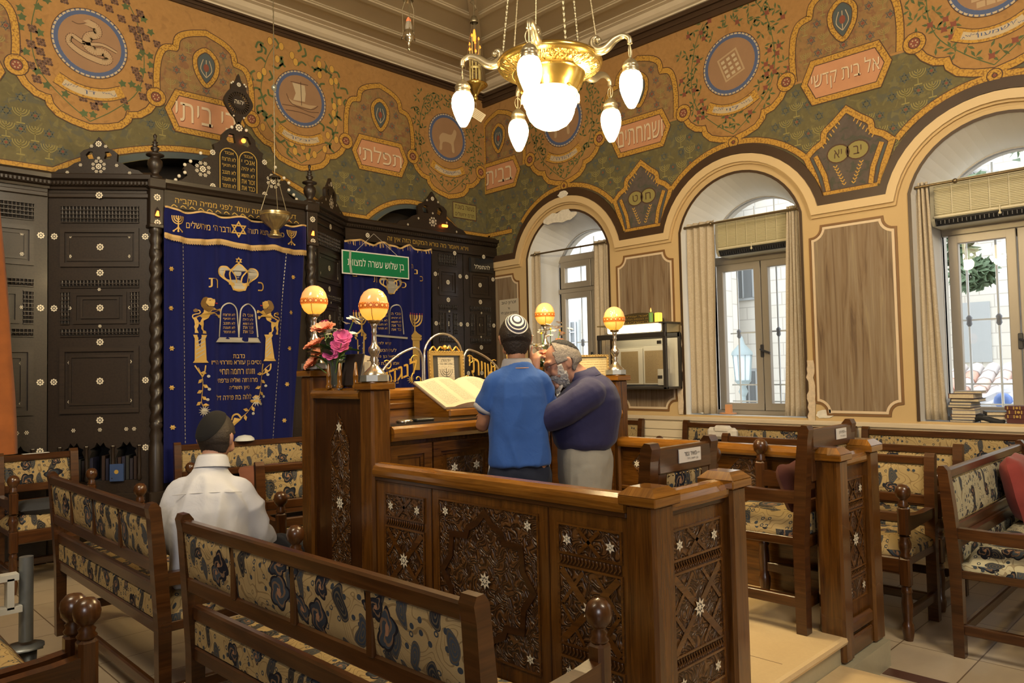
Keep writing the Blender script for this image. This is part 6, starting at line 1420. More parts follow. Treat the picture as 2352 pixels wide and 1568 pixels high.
# ---- black book in a peg rack and the two bouquets
rk = thing('book_rack', 'small wooden peg rack on the desk side rail', 'rack', (0, 0, 0))
for y in (3.437, 3.332, 3.185): m = MB(); m.mat(W_RAIL).lathe([(.016, 0), (.018, .01), (.012, .02), (.013, .06), (.014, .062), (.012, .066), (.006, .125), (.001, .13)], (2.045, y, 1.438), 12); m.build('peg', parent=rk)
bb = thing('black_book', 'black book leaning upright behind the rack pegs', 'book', (2.09, 3.28, 1.445), 0)
Tq = Matrix.Rotation(radians(14), 4, 'Y')
m = MB(Tq); m.mat(plain('black_leather', (.014, .009, .009), .5)).box((-.022, -.075, 0), (-.015, .09, .165), .002).box((.022, -.075, 0), (.029, .09, .165), .002).box((-.022, .083, 0), (.029, .09, .165), .002); m.build('cover', parent=bb)
m = MB(Tq); m.mat(M_PEDG).box((-.015, -.07, .004), (.022, .083, .16)); m.build('page_block', parent=bb)
m = MB(); m.mat(M_PEDG).box((2.105, 3.16, 1.438), (2.125, 3.20, 1.57), .003); m.mat(bpy.data.materials['dark_book_cover']).box((2.125, 3.155, 1.438), (2.131, 3.205, 1.575)); tag(m.build('prayer_book'), 'thin cream book standing between the black book and the egg lamp post', 'book')
def petalflower(c, r, mat, dirv, n=3, seed=0, cup=.6):
    R = random.Random(seed); m = MB(); m.mat(mat); w = Vector(dirv).normalized(); a = w.orthogonal().normalized(); b = w.cross(a); c = Vector(c)
    for ring in range(n):
        k = 5+ring; rr = r*(.35+.65*(ring+1)/n)
        for i in range(k):
            th = 2*pi*i/k+ring*.6+R.random()*.3; d = a*cos(th)+b*sin(th); s_ = (a*-sin(th)+b*cos(th)); up = cup*(1.25-ring/n)
            P = []
            for j in range(4):
                f = j/3; wd_ = rr*.52*sin(pi*(.18+.72*f)); o = c+d*rr*(f*.9)+w*rr*(up*f+.25*sin(f*3)*(.5 if ring == n-1 else .2)-.15*(ring/n))
                for q in (-1, 0, 1): P.append(o+s_*wd_*q+w*rr*.10*abs(q))
            m.add(P, [(j*3+q, j*3+q+1, (j+1)*3+q+1, (j+1)*3+q) for j in range(3) for q in range(2)], True)
    return m
M_SAL = plain('salmon_petal', (.72, .27, .16), .6, var=.15); M_PIK = plain('pink_petal', (.72, .13, .36), .6, var=.2); M_WHP = plain('white_petal', (.72, .68, .60), .6); M_YEP = plain('yellow_petal', (.78, .50, .03), .6); M_ORP = plain('orange_petal', (.72, .25, .10), .6); M_STEM = plain('flower_stem', (.16, .30, .07), .6, var=.2); M_LFD = plain('bouquet_leaf', (.035, .10, .025), .5, var=.25)
def bouquet(label, base, heads, seed, leaves=9):
    t = thing('flower_vase', label, 'flowers', base); R = random.Random(seed)
    m = MB(); m.mat(plain('clear_vase_glass', (.10, .12, .10), .08, 0, .8)).lathe([(.03, 0), (.035, .01), (.032, .06), (.042, .14), (.046, .15), (.040, .148), (.03, .05), (.001, .02)], n=16); m.build('vase', parent=t)
    m = MB(); m.mat(M_STEM)
    for h in heads: p = Vector(h[0]); m.tube([(R.uniform(-.02, .02), R.uniform(-.02, .02), .04), (p.x*.4, p.y*.4, p.z*.6), tuple(p)], .003, 5)
    m.build('stems', parent=t)
    m = MB(); m.mat(M_LFD)
    for k in range(leaves):
        a = 2*pi*k/leaves+R.random(); d = Vector((cos(a), sin(a), .3+R.random()*.9)).normalized(); l = .11+.07*R.random(); o = Vector((cos(a)*.02, sin(a)*.02, .12+.16*(k % 3)/2*(1 if len(heads) < 12 else .4))); s_ = d.cross(Vector((0, 0, 1))).normalized()
        P = []
        for j in range(6): f = j/5; q = o+d*l*f+Vector((0, 0, -.05*f*f)); w = .032*sin(pi*(.06+.9*f)); P += [q-s_*w+Vector((0, 0, .008)), q, q+s_*w+Vector((0, 0, .008))]
        m.add(P, [(j*3+q, j*3+q+1, (j+1)*3+q+1, (j+1)*3+q) for j in range(5) for q in range(2)], True)
    m.build('leaves', parent=t)
    for i, (p, r, mat, n) in enumerate(heads):
        if n == 0:
            m = MB(); m.mat(mat); w = (Vector(p)-Vector((0, 0, .05))).normalized()
            for k in range(7):
                q = Vector(p)+Vector((R.gauss(0, 1), R.gauss(0, 1), R.gauss(0, .6)))*r*.45; f = petalflower(q, r*.36, mat, w+Vector((R.gauss(0, .3), R.gauss(0, .3), .4)), 1, k, .25); m.add(f.v, f.f, True)
            m.mat(M_YEP).ball(tuple(Vector(p)+w*r*.1), r*.12, 6, 4)
        else: m = petalflower(p, r, mat, Vector(p)-Vector((0, 0, .02))+Vector((-.25, -.35, 0))*.3, n, i+seed)
        m.build('blossom', parent=t)
    return t
bouquet('bouquet of salmon, pink and white flowers beside the far left egg lamp', (2.10, 3.47, 1.438), [((-.045, .03, .30), .075, M_SAL, 3), ((-.045, .11, .22), .07, M_SAL, 3), ((-.05, .12, .13), .065, M_SAL, 3), ((-.03, -.10, .21), .055, M_PIK, 3), ((-.05, -.16, .25), .055, M_PIK, 3), ((-.05, -.05, .17), .05, M_PIK, 3), ((-.06, .05, .18), .05, M_ORP, 3), ((0, -.04, .29), .07, M_WHP, 0), ((.01, -.10, .28), .07, M_WHP, 0), ((.02, -.15, .34), .06, M_WHP, 0), ((-.03, -.02, .24), .06, M_WHP, 0), ((-.05, .10, .20), .02, M_YEP, 2), ((.0, .03, .28), .045, M_WHP, 0), ((.01, .11, .35), .025, M_PIK, 2)], 3, 16)
bouquet('bouquet of yellow, orange and white flowers under the egg lamp by the first window', (3.80, 3.50, 1.2565), [((-.04, .03, .50), .07, M_WHP, 0), ((.02, .0, .53), .07, M_WHP, 0), ((.08, -.03, .52), .07, M_WHP, 0), ((-.07, .05, .42), .07, M_WHP, 0), ((.10, -.08, .42), .05, M_YEP, 3), ((.05, -.08, .36), .05, M_YEP, 3), ((.0, -.06, .40), .05, M_ORP, 3), ((.07, -.05, .44), .05, M_ORP, 3), ((-.06, .0, .36), .05, M_SAL, 3)], 5, 20)
# ================================================================== people
from mathutils import noise as mnoise
def skinmat(name, c):
    t = NT(name); n = t.noise(t.uv(), 18, 3); col = t.mix(n, tuple(x*.88 for x in c), tuple(min(1, x*1.1) for x in c)); t.b.inputs['Subsurface Weight'].default_value = .08; t.b.inputs['Subsurface Radius'].default_value = (.01, .004, .002); return t.fin(col, .5, 0, .4)
SK_B = skinmat('skin_boy', (.34, .17, .10)); SK_M = skinmat('skin_man', (.46, .235, .155)); SK_S = skinmat('skin_seated', (.47, .25, .17))
def fabric(name, c, var=.15, vs=5, fine=300):
    if name in MATS: return MATS[name]
    t = NT(name); v = t.uv(); tc = t.n('TexCoord'); n = t.noise(tc.outputs['Object'], vs, 3, .6, 0, 0, '3D'); col = t.mix(n, tuple(x*(1-var) for x in c), tuple(min(1, x*(1+var*.6)) for x in c))
    w = t.noise(tc.outputs['Object'], fine, 1, .5, 0, 0, '3D'); w2 = t.noise(tc.outputs['Object'], 11, 3, .55, .6, 0, '3D'); t.bump(t.math('ADD', t.math('MULTIPLY', w, .04), w2), .35, .012); t.b.inputs['Sheen Weight'].default_value = .1; MATS[name] = t.fin(col, .8, 0, .25); return MATS[name]
def limb(mb, pts, n=14, sub=5):
    """pts: (x, y, z, r) chain; one closed tapering tube with round ends"""
    C = crom([tuple(p) for p in pts], sub); P = [c[:3] for c in C]; r = [max(.003, c[3]) for c in C]
    d0 = (Vector(P[0])-Vector(P[1])).normalized(); d1 = (Vector(P[-1])-Vector(P[-2])).normalized(); A = []; Ar = []
    for k in (1.0, .92, .7, .4): A.append(tuple(Vector(P[0])+d0*r[0]*k)); Ar.append(r[0]*max(.06, (1-k*k)**.5))
    B = []; Br = []
    for k in (.4, .7, .92, 1.0): B.append(tuple(Vector(P[-1])+d1*r[-1]*k)); Br.append(r[-1]*max(.06, (1-k*k)**.5))
    mb.tube(A+P+B, Ar+r+Br, n); return mb
def loft(mb, rings, n=24, cap=True, ex=2.0):
    """rings: (cx, cy, cz, rx, ry[, tilt]) ellipses, closed at both ends"""
    P = []
    for q in rings:
        cx, cy, cz, rx, ry = q[:5]; tl = q[5] if len(q) > 5 else 0
        for i in range(n):
            a = 2*pi*i/n; c, s = cos(a), sin(a); u = (abs(c)**(2/ex))*(1 if c > 0 else -1); v = (abs(s)**(2/ex))*(1 if s > 0 else -1)
            P.append((cx+rx*u, cy+ry*v, cz+ry*v*tl))
    m = len(rings); fs = [(j*n+i, j*n+(i+1) % n, (j+1)*n+(i+1) % n, (j+1)*n+i) for j in range(m-1) for i in range(n)]
    if cap: fs += [tuple(range(n))[::-1], tuple(range((m-1)*n, m*n))]
    return mb.add(P, fs, True)
def merge(name, mb, mat, vox, parent, sm=6, fold=0, fs_=9, seed=0, T=None):
    """one continuous skin over all the closed shapes in mb"""
    o = mb.build('tmp', mat); r = o.modifiers.new('r', 'REMESH'); r.mode = 'VOXEL'; r.voxel_size = vox; r.use_smooth_shade = True
    s = o.modifiers.new('s', 'SMOOTH'); s.factor = .5; s.iterations = sm
    me = bpy.data.meshes.new_from_object(o.evaluated_get(bpy.context.evaluated_depsgraph_get())); bpy.data.objects.remove(o)
    if fold:
        N = [v.normal.copy() for v in me.vertices]
        for v, nn in zip(me.vertices, N):
            p = v.co; q = Vector((p.x*fs_+seed, p.y*fs_, p.z*fs_*.55)); a = mnoise.noise(q+Vector((mnoise.noise(q*.7)*1.2, 0, mnoise.noise(q*.7+Vector((5, 0, 0)))*1.2))); v.co += nn*fold*(1-abs(a)*2.6)
    me.polygons.foreach_set('use_smooth', [True]*len(me.polygons)); me.name = name
    if not me.uv_layers: me.uv_layers.new(name='UVMap')
    uvl = me.uv_layers[0].data; lo = me.loops
    for i in range(len(lo)): p = me.vertices[lo[i].vertex_index].co; uvl[i].uv = (p.x+p.y*.7, p.z)
    ob = bpy.data.objects.new(name, me); COL.objects.link(ob); ob.parent = parent; return ob
def headpt(d, k=1.0, off=0):
    """point of the head surface in direction d (x right, y front, z up), head centred between crown and chin"""
    x, y, z = d; X = x*.076; Y = y*.096; Z = z*.116
    if z < 0: X *= 1-.26*(-z)**1.3; Y = Y*(1-.42*(-z)) if y < 0 else Y*(1-.10*(-z))
    if z < -.2 and y < 0: Y *= .8
    l = hypot(X, Y, Z); return Vector((X, Y, Z))*((l+off)/l)*k
def sph(u, v): return (cos(v)*cos(u), cos(v)*sin(u), sin(v))
def head(mb, H, k=1.0, nose=1.0):
    """H: matrix of the head frame"""
    P = []; n, m_ = 28, 18
    for j in range(m_+1):
        for i in range(n): P.append(H @ headpt(sph(2*pi*i/n, -pi/2+pi*j/m_ if 0 < j < m_ else (-pi/2+.02 if j == 0 else pi/2-.02)), k))
    mb.add(P, [(j*n+i, j*n+(i+1) % n, (j+1)*n+(i+1) % n, (j+1)*n+i) for j in range(m_) for i in range(n)]+[tuple(range(n))[::-1], tuple(range(m_*n, (m_+1)*n))], True)
    Q = lambda x, y, z, r: tuple(H @ (Vector((x, y, z))*k))+(r*k,)
    limb(mb, [Q(0, .090, .018, .009), Q(0, .102, -.008, .011), Q(0, .114, -.028, .014)], 10, 3)           # nose
    for s in (-1, 1):
        limb(mb, [Q(s*.013, .098, -.030, .009), Q(s*.018, .092, -.032, .006)], 8, 2)
        limb(mb, [Q(s*.012, .092, .030, .010), Q(s*.05, .078, .028, .012)], 8, 3)                          # brow ridge
        limb(mb, [Q(s*.040, .070, -.03, .02), Q(s*.05, .05, -.05, .02)], 8, 3)                             # cheek
        limb(mb, [Q(s*.074, -.012, .022, .010), Q(s*.083, -.022, .012, .010), Q(s*.084, -.024, -.008, .009), Q(s*.078, -.012, -.030, .009)], 8, 3)   # ear
        limb(mb, [Q(s*.071, -.004, .0, .014), Q(s*.074, -.006, -.02, .010)], 8, 2)
    limb(mb, [Q(-.024, .086, -.062, .007), Q(0, .094, -.062, .008), Q(.024, .086, -.062, .007)], 8, 3); limb(mb, [Q(-.02, .084, -.074, .008), Q(0, .091, -.075, .009), Q(.02, .084, -.074, .008)], 8, 3)
    limb(mb, [Q(-.012, .078, -.100, .018), Q(.012, .078, -.100, .018)], 8, 2)
def eyes(parent, H, k=1.0):
    for s in (-1, 1):
        m = MB(); m.mat(plain('eye_white', (.7, .68, .64), .2)).ball(tuple(H @ (Vector((s*.031, .076, .012))*k)), .0125*k, 12, 8); m.mat(plain('eye_iris', (.05, .025, .012), .15)).ball(tuple(H @ (Vector((s*.031, .0845, .012))*k)), .0052*k, 8, 6); m.build('eye', parent=parent)
    m = MB(); m.mat(plain('lip', (.33, .12, .09), .4)).tube([H @ (Vector((x, .0925-abs(x)*.25, -.068))*k) for x in (-.024, -.012, 0, .012, .024)], [.002, .004, .004, .004, .002], 6); m.build('mouth', parent=parent)
def patch(mb, H, test, k, off, n=110, m_=70, rough=0, seed=0):
    """cap of hair or cloth over the head wherever test(direction) says so, with real thickness"""
    idx = {}; P = []; fs = []; R = random.Random(seed)
    def vid(i, j):
        i %= n
        if (i, j) not in idx: idx[i, j] = len(P); P.append(headpt(sph(2*pi*i/n, max(-1.55, min(1.55, -pi/2+pi*j/m_))), k, off+rough*R.random()))
        return idx[i, j]
    for j in range(m_):
        for i in range(n):
            if test(sph(2*pi*(i+.5)/n, -pi/2+pi*(j+.5)/m_)): fs.append((vid(i, j), vid(i+1, j), vid(i+1, j+1), vid(i, j+1)))
    N = len(P); ed = {}
    for f in fs:
        for a, b in zip(f, f[1:]+f[:1]): ed[a, b] = 1
    P2 = P+[p*((p.length-off-.004)/p.length) for p in P]
    sides = [(b, a, a+N, b+N) for a, b in ed if (b, a) not in ed]
    mb.add([H @ p for p in P2], fs+sides, True); return mb
def capdisc(H, axis, ang, off, k, cols, parent, name, n=36, rings=14):
    """round skullcap on the head about an axis; cols(f) gives the material by ring"""
    w = Vector(axis).normalized(); a = w.orthogonal().normalized(); b = w.cross(a); m = MB(); P = [[H @ headpt(tuple(w), k, off+.004)]*n]
    for j in range(1, rings+1):
        t = ang*j/rings; P.append([H @ headpt(tuple((w*cos(t)+(a*cos(2*pi*i/n)+b*sin(2*pi*i/n))*sin(t))), k, off+.003*cos(t*1.2)) for i in range(n)])
    for j in range(rings):
        m.mat(cols((j+.5)/rings)); m.add(P[j]+P[j+1], [(i, n+i, n+(i+1) % n, (i+1) % n) for i in range(n)], True)
    m.mat(cols(1)); E = [H @ ((H.inverted() @ p)*.95) for p in P[-1]]; m.add(P[-1]+E, [(i, n+i, n+(i+1) % n, (i+1) % n) for i in range(n)], True); return m.build(name, parent=parent)
def hand(mb, W, D, Nn, curl=(.5, .5, .5, .5), thumb=.6, k=1.0, spread=.12, right=True):
    """W wrist, D direction of the palm, Nn palm normal (towards which fingers curl)"""
    W, D, Nn = Vector(W), Vector(D).normalized(), Vector(Nn); Nn = (Nn-D*Nn.dot(D)).normalized(); S = D.cross(Nn)*(1 if right else -1)
    T = lambda p, r: tuple(p)+(r*k,)
    for s in (-.030, -.010, .010, .028): limb(mb, [T(W+S*s*.55*k+D*.005*k, .016), T(W+S*s*.85*k+D*.045*k, .0145), T(W+S*s*k+D*.082*k, .012)], 8, 3)
    for f, (s, L) in enumerate(((-.031, .068), (-.0105, .078), (.0105, .072), (.030, .056))):
        p = W+S*s*k+D*.086*k; c = curl[f]; d = (D+S*s*spread*12*(1-c*.6)).normalized(); ch = [T(p, .0095)]
        for seg_, (l, r) in enumerate(((.42, .0088), (.32, .0078), (.26, .0064))):
            ang = c*(1.1 if seg_ == 0 else 1.35 if seg_ == 1 else .9); ax = d.cross(Nn)
            d = (Matrix.Rotation(ang, 3, ax) @ d); Nn2 = Nn; p = p+d*L*l*k; ch.append(T(p, r))
        limb(mb, ch, 8, 3)
    p = W-S*.026*k+D*.028*k; d = (D*.75-S*.75+Nn*.35*thumb).normalized(); limb(mb, [T(p, .014), T(p+d*.032*k, .0115), T(p+d*.032*k+(d+Nn*.5*thumb+D*.3).normalized()*.028*k, .0095), T(p+d*.032*k+(d+Nn*.8*thumb+D*.5).normalized()*.05*k, .0075)], 8, 3)
def hmat(c, az=0, pitch=0, roll=0): return Matrix.Translation(c) @ Matrix.Rotation(az, 4, 'Z') @ Matrix.Rotation(pitch, 4, 'X') @ Matrix.Rotation(roll, 4, 'Y')
HAIR_B = plain('black_brown_hair', (.016, .010, .007), .55, var=.4, vs=40, bump=.6, bs=160); HAIR_G = plain('grey_hair', (.22, .19, .165), .7, var=.55, vs=45, bump=.7, bs=150); HAIR_W = plain('white_beard', (.55, .50, .44), .8, var=.3, vs=45, bump=.7, bs=120); HAIR_D = plain('short_dark_hair', (.034, .024, .017), .65, var=.4, vs=40, bump=.5, bs=160)
# ---- boy with the striped skullcap, leaning on the desk
FL = .257
bo = thing('person', 'boy in blue polo shirt and striped white skullcap standing at the desk', 'person', (2.725, 2.735, FL), radians(57-90))
H = hmat((.0, .035, 1.415), radians(-6), radians(-16)); kb = .97
m = MB(); head(m, H, kb); limb(m, [(0, .005, 1.22, .036), (0, .012, 1.29, .044), (0, .015, 1.33, .048), (0, .03, 1.38, .048)], 16)
loft(m, [(0, .0, .72, .09, .06), (0, .0, .85, .10, .065), (0, -.01, 1.0, .10, .065), (0, -.02, 1.13, .095, .050), (0, -.015, 1.18, .07, .035), (0, -.005, 1.24, .04, .032)])
for s in (-1, 1):
    sh = (s*.115, -.01, 1.205); el = (s*.178, .055, .975); wr = (s*.12, .27, 1.015) if s < 0 else (s*.13, .27, 1.02)
    limb(m, [(s*.07, -.005, 1.18, .035), (s*.115, -.01, 1.19, .040), ((sh[0]+el[0])/2, .02, 1.09, .040), el+(.036,), ((el[0]+wr[0])/2, .17, 1.0, .034), wr+(.024,)], 12); hand(m, wr, (-s*.25, 1, -.02), (0, 0, -1), (.3, .25, .3, .35), .4, .9, right=s > 0)
    limb(m, [(s*.07, 0, .78, .085), (s*.075, .01, .62, .074), (s*.078, .015, .42, .052), (s*.078, -.012, .26, .048), (s*.078, -.01, .09, .034)], 12); limb(m, [(s*.08, -.03, .045, .034), (s*.085, .06, .035, .034), (s*.09, .13, .028, .026)], 10)
merge('body', m, SK_B, .0065, bo); eyes(bo, H, kb)
m = MB(); m.mat(HAIR_B); patch(m, H, lambda d: d[2] > .30-.12*(d[1] < .3) or (d[1] < .18 and d[2] > -.62-.15*(-d[1])) and not (abs(d[0]) > .72 and d[2] < -.02 and d[1] > -.35), kb, .012, rough=.003, seed=1); m.build('hair', parent=bo)
KN = plain('knit_navy', (.020, .022, .050), .9, bump=.5, bs=240); KW = plain('knit_white', (.66, .63, .58), .9, bump=.5, bs=240)
capdisc(H, (.06, -.80, .60), radians(41), .018, kb, lambda f: KW if f < .32 else KN if f < .46 else KW if f < .60 else KN if f < .72 else KW if f < .82 else KN if f < .9 else KW, bo, 'skullcap')
BLUE = fabric('blue_polo_cotton', (.030, .095, .34), .12)
m = MB(); loft(m, [(0, .0, .770, .160, .118), (0, .0, .80, .161, .118), (0, -.002, .90, .153, .112), (0, -.012, 1.02, .147, .106), (0, -.02, 1.12, .142, .100), (0, -.02, 1.19, .130, .086), (0, -.012, 1.245, .098, .068), (0, -.005, 1.29, .060, .055)], 28, ex=2.2)
for s in (-1, 1): limb(m, [(s*.07, -.012, 1.20, .055), (s*.113, -.008, 1.19, .055), (s*.140, .012, 1.13, .058), (s*.158, .028, 1.085, .062)], 14)
merge('polo_shirt', m, BLUE, .008, bo, 4, .0085, 7, 3)
GRYC = fabric('grey_collar_knit', (.27, .27, .30), .1); ORC = plain('orange_collar_line', (.50, .25, .09), .8)
m = MB(); m.mat(GRYC); P = []
for j, (z, r, o) in enumerate(((1.275, .068, 0), (1.305, .062, .004), (1.314, .060, .006), (1.304, .069, .004), (1.262, .080, -.004))):
    for i in range(24): a = 2*pi*i/24; P.append((r*1.08*cos(a), .005+o+r*sin(a)*.98, z-.012*(sin(a) > .6)))
m.add(P, [(j*24+i, j*24+(i+1) % 24, (j+1)*24+(i+1) % 24, (j+1)*24+i) for j in range(4) for i in range(24)], True)
m.mat(ORC).tube([(.0795*1.08*cos(2*pi*i/24), .0+.0805*sin(2*pi*i/24)*.98, 1.263) for i in range(24)], .0025, 5, True); m.build('collar', parent=bo)
for s in (-1, 1):
    m = MB(); m.mat(GRYC); c = Vector((s*.166, .036, 1.055)); d = Vector((s*.02, .018, -.05)).normalized(); m.tube([c-d*.02, c-d*.012, c+d*.002, c+d*.008], [.056, .0645, .0655, .052], 18, caps=False); m.build('sleeve_cuff', parent=bo)
NAVY = fabric('navy_shorts', (.010, .014, .030), .2)
m = MB(); loft(m, [(0, .0, .50, .15, .10), (0, 0, .60, .152, .105), (0, 0, .72, .150, .108), (0, 0, .83, .135, .095)], 24, ex=2.3)
for s in (-1, 1): limb(m, [(s*.075, 0, .72, .092), (s*.08, .01, .60, .092), (s*.085, .012, .44, .090), (s*.085, .012, .40, .090)], 14)
merge('shorts', m, NAVY, .010, bo, 4, .004, 8, 5)
m = MB(); m.mat(plain('white_piping', (.6, .6, .6), .7))
for s in (-1, 1): m.tube([(s*.152, 0, .80), (s*.160, 0, .72), (s*.170, .01, .60), (s*.177, .012, .42)], .004, 6)
m.build('side_piping', parent=bo)
for s in (-1, 1): m = MB(); limb(m, [(s*.08, -.035, .042, .042), (s*.086, .05, .038, .042), (s*.092, .14, .032, .034)], 12); m.mats = []; merge('shoe', m, plain('dark_shoe', (.03, .03, .035), .5), .008, bo, 3)
# ---- man leaning beside him
ma = thing('person', 'grey bearded man in a dark blue shirt and glasses leaning over with a raised hand', 'person', (3.085, 2.60, FL), radians(135.5-90))
H = hmat((.0, .105, 1.285), radians(8), radians(-20), radians(4)); km = 1.0
m = MB(); head(m, H, km); limb(m, [(0, -.05, 1.14, .066), (0, .01, 1.205, .058), (0, .055, 1.24, .056)], 16)
loft(m, [(0, .0, .72, .11, .08), (0, .0, .85, .11, .08), (0, -.01, 1.0, .12, .10), (0, -.02, 1.10, .12, .09), (0, -.04, 1.16, .10, .07), (0, -.03, 1.20, .06, .05)])
shL = (-.185, .0, 1.115); elL = (-.16, .245, .985); wrL = (-.13, .262, 1.225)
limb(m, [(-.10, -.02, 1.13, .06), shL+(.056,), (-.185, .12, 1.04, .050), elL+(.042,), (-.15, .265, 1.10, .041), wrL+(.028,)], 12)
hand(m, wrL, (.04, -.03, 1), (.6, -.8, 0), (.06, .5, .8, .85), .9, 1.0, .10, right=False)
shR = (.185, .0, 1.115); elR = (.20, .20, .97); limb(m, [(.10, -.02, 1.13, .06), shR+(.056,), (.195, .1, 1.04, .05), elR+(.042,), (.17, .31, 1.0, .038), (.14, .40, 1.02, .028)], 12); hand(m, (.14, .40, 1.02), (-.2, 1, 0), (0, 0, -1), (.3, .3, .3, .3), .4, 1, right=True)
for s in (-1, 1):
    limb(m, [(s*.075, .0, .74, .075), (s*.085, .015, .6, .070), (s*.09, .035, .43, .055), (s*.09, .0, .26, .054), (s*.09, -.015, .09, .040)], 12); limb(m, [(s*.09, -.03, .045, .036), (s*.095, .07, .038, .036), (s*.10, .15, .028, .028)], 10)
merge('body', m, SK_M, .0058, ma, 5); eyes(ma, H, km)
m = MB(); m.mat(HAIR_G); patch(m, H, lambda d: (d[2] > .05 and d[1] < .42-.5*max(0, d[2]-.5) and not (d[2] > .55 and d[1] > .25)) or (d[1] < .02 and d[2] > -.42 and not (abs(d[0]) > .72 and d[2] < .16 and d[1] > -.38)), km, .010, rough=.004, seed=2); m.build('hair', parent=ma)
m = MB(); m.mat(HAIR_W); patch(m, H, lambda d: (d[1] > .12 and d[2] < -.34 and not (abs(d[0]) < .20 and d[2] > -.60 and d[1] > .6)) or (abs(d[0]) > .60 and -.5 < d[2] < .0 and .22-.3*d[2]*0 < d[1] < .42-.35*d[2]), km, .013, rough=.008, seed=3)
for k in range(60):
    R = random.Random(k); a = R.uniform(-1, 1); p = H @ Vector((a*.045, .075-abs(a)*.02, -.105-.01*R.random())); m.tube([p, p+Vector((a*.004, .012, -.022-.012*R.random()))], [.006, .002], 5)
m.build('beard', parent=ma)
m = MB(); m.mat(HAIR_W).tube([H @ Vector((x, .099-abs(x)*.35, -.048-abs(x)*.35)) for x in (-.036, -.018, 0, .018, .036)], [.003, .007, .006, .007, .003], 7); m.build('moustache', parent=ma)
BLK = plain('black_knit', (.012, .012, .016), .9, bump=.4, bs=240)
capdisc(H, (0, -.55, .84), radians(43), .013, km, lambda f: BLK, ma, 'skullcap')
gl = MB(); gl.mat(plain('dark_spectacle_frame', (.05, .02, .012), .3))
for s in (-1, 1):
    gl.tube([H @ Vector((s*.032+.021*cos(a), .104-.004*abs(cos(a)), .008+.015*sin(a))) for a in [2*pi*i/16 for i in range(16)]], .0017, 6, True); gl.tube([H @ Vector((s*.053, .10, .012)), H @ Vector((s*.074, .075, .013)), H @ Vector((s*.083, .0, .016)), H @ Vector((s*.083, -.02, .008))], .0022, 6)
gl.tube([H @ Vector((-.011, .105, .012)), H @ Vector((0, .108, .015)), H @ Vector((.011, .105, .012))], .0018, 6); g_ = gl.build('glasses', parent=ma)
SHB = fabric('dark_blue_shirt', (.020, .020, .072), .18)
m = MB(); loft(m, [(0, .005, .835, .165, .135), (0, .0, .865, .178, .160), (0, -.003, .93, .184, .172), (0, -.010, 1.02, .188, .182), (0, -.022, 1.09, .19, .165), (0, -.04, 1.15, .165, .125), (0, -.045, 1.19, .12, .09), (0, -.03, 1.215, .075, .068)], 30, ex=2.2)
for s, sh, md, el in ((-1, shL, (-.19, .11, 1.045), (-.165, .19, 1.0)), (1, shR, (.195, .09, 1.045), (.20, .17, .99))): limb(m, [(s*.10, -.03, 1.13, .075), (sh[0], sh[1]-.01, sh[2], .072), md+(.070,), el+(.066,)], 14)
merge('shirt', m, SHB, .008, ma, 4, .010, 6, 9)
m = MB(); m.mat(SHB); P = []
for j, (z, r) in enumerate(((1.195, .074), (1.235, .068), (1.245, .069), (1.205, .084))):
    for i in range(24): a = 2*pi*i/24; P.append((r*1.05*cos(a), -.018+(z-1.2)*.5+r*sin(a), z-.02*sin(a)))
m.add(P, [(j*24+i, j*24+(i+1) % 24, (j+1)*24+(i+1) % 24, (j+1)*24+i) for j in range(3) for i in range(24)], True); m.build('collar', parent=ma)
KHA = fabric('grey_khaki_trousers', (.26, .245, .21), .15)
m = MB(); loft(m, [(0, .0, .56, .16, .125), (0, .0, .68, .172, .138), (0, .0, .78, .172, .142), (0, .003, .84, .160, .135), (0, .003, .87, .158, .132)], 26, ex=2.2)
for s in (-1, 1): limb(m, [(s*.085, .0, .70, .105), (s*.09, .012, .55, .098), (s*.092, .02, .40, .082), (s*.092, .0, .22, .072), (s*.092, -.01, .08, .068)], 14)
merge('trousers', m, KHA, .009, ma, 4, .009, 7, 2)
m = MB(); m.mat(plain('dark_leather_belt', (.02, .013, .010), .4)); m.tube([(.163*cos(a), .003+.138*sin(a), .862) for a in [2*pi*i/32 for i in range(32)]], .019, 8, True, flat=.35); m.build('belt', parent=ma)
for s in (-1, 1): m = MB(); limb(m, [(s*.09, -.04, .045, .045), (s*.096, .06, .042, .045), (s*.10, .16, .034, .036)], 12); merge('shoe', m, plain('black_shoe', (.018, .016, .015), .35), .008, ma, 3)
# ---- young man in white, seated on the bench
sm_ = thing('person', 'seated man in a white shirt and black skullcap, seen from behind', 'person', (1.485, 3.555, 0), radians(57-90))
H = hmat((.016, .02, 1.216), radians(-14), radians(-6)); ks = .98
m = MB(); head(m, H, ks); limb(m, [(0, -.02, 1.04, .056), (.004, -.01, 1.11, .052), (.008, .01, 1.17, .052)], 16)
loft(m, [(0, -.02, .55, .10, .07), (0, -.03, .70, .10, .07), (0, -.05, .85, .10, .065), (0, -.055, .95, .10, .06), (0, -.045, 1.0, .08, .05), (0, -.03, 1.06, .05, .045)])
R1 = ((.135, -.04, .975), (.19, .03, .76), (.225, .20, .68)); L1 = ((-.135, -.04, .97), (-.175, .02, .74), (-.08, .22, .64))
for s, (a, b, c) in ((1, R1), (-1, L1)):
    limb(m, [(s*.08, -.045, .97, .032), a+(.036,), ((a[0]+b[0])/2, (a[1]+b[1])/2, (a[2]+b[2])/2, .046), b+(.040,), ((b[0]+c[0])/2, (b[1]+c[1])/2, (b[2]+c[2])/2, .036), c+(.027,)], 12); hand(m, c, (-.1*s, 1, -.25), (0, -.2, -1), (.35, .35, .4, .4), .5, 1, right=s > 0)
LG = Matrix.Rotation(radians(-32), 4, 'Z'); V4 = lambda x, y, z, r: tuple(LG @ Vector((x, y, z)))+(r,)
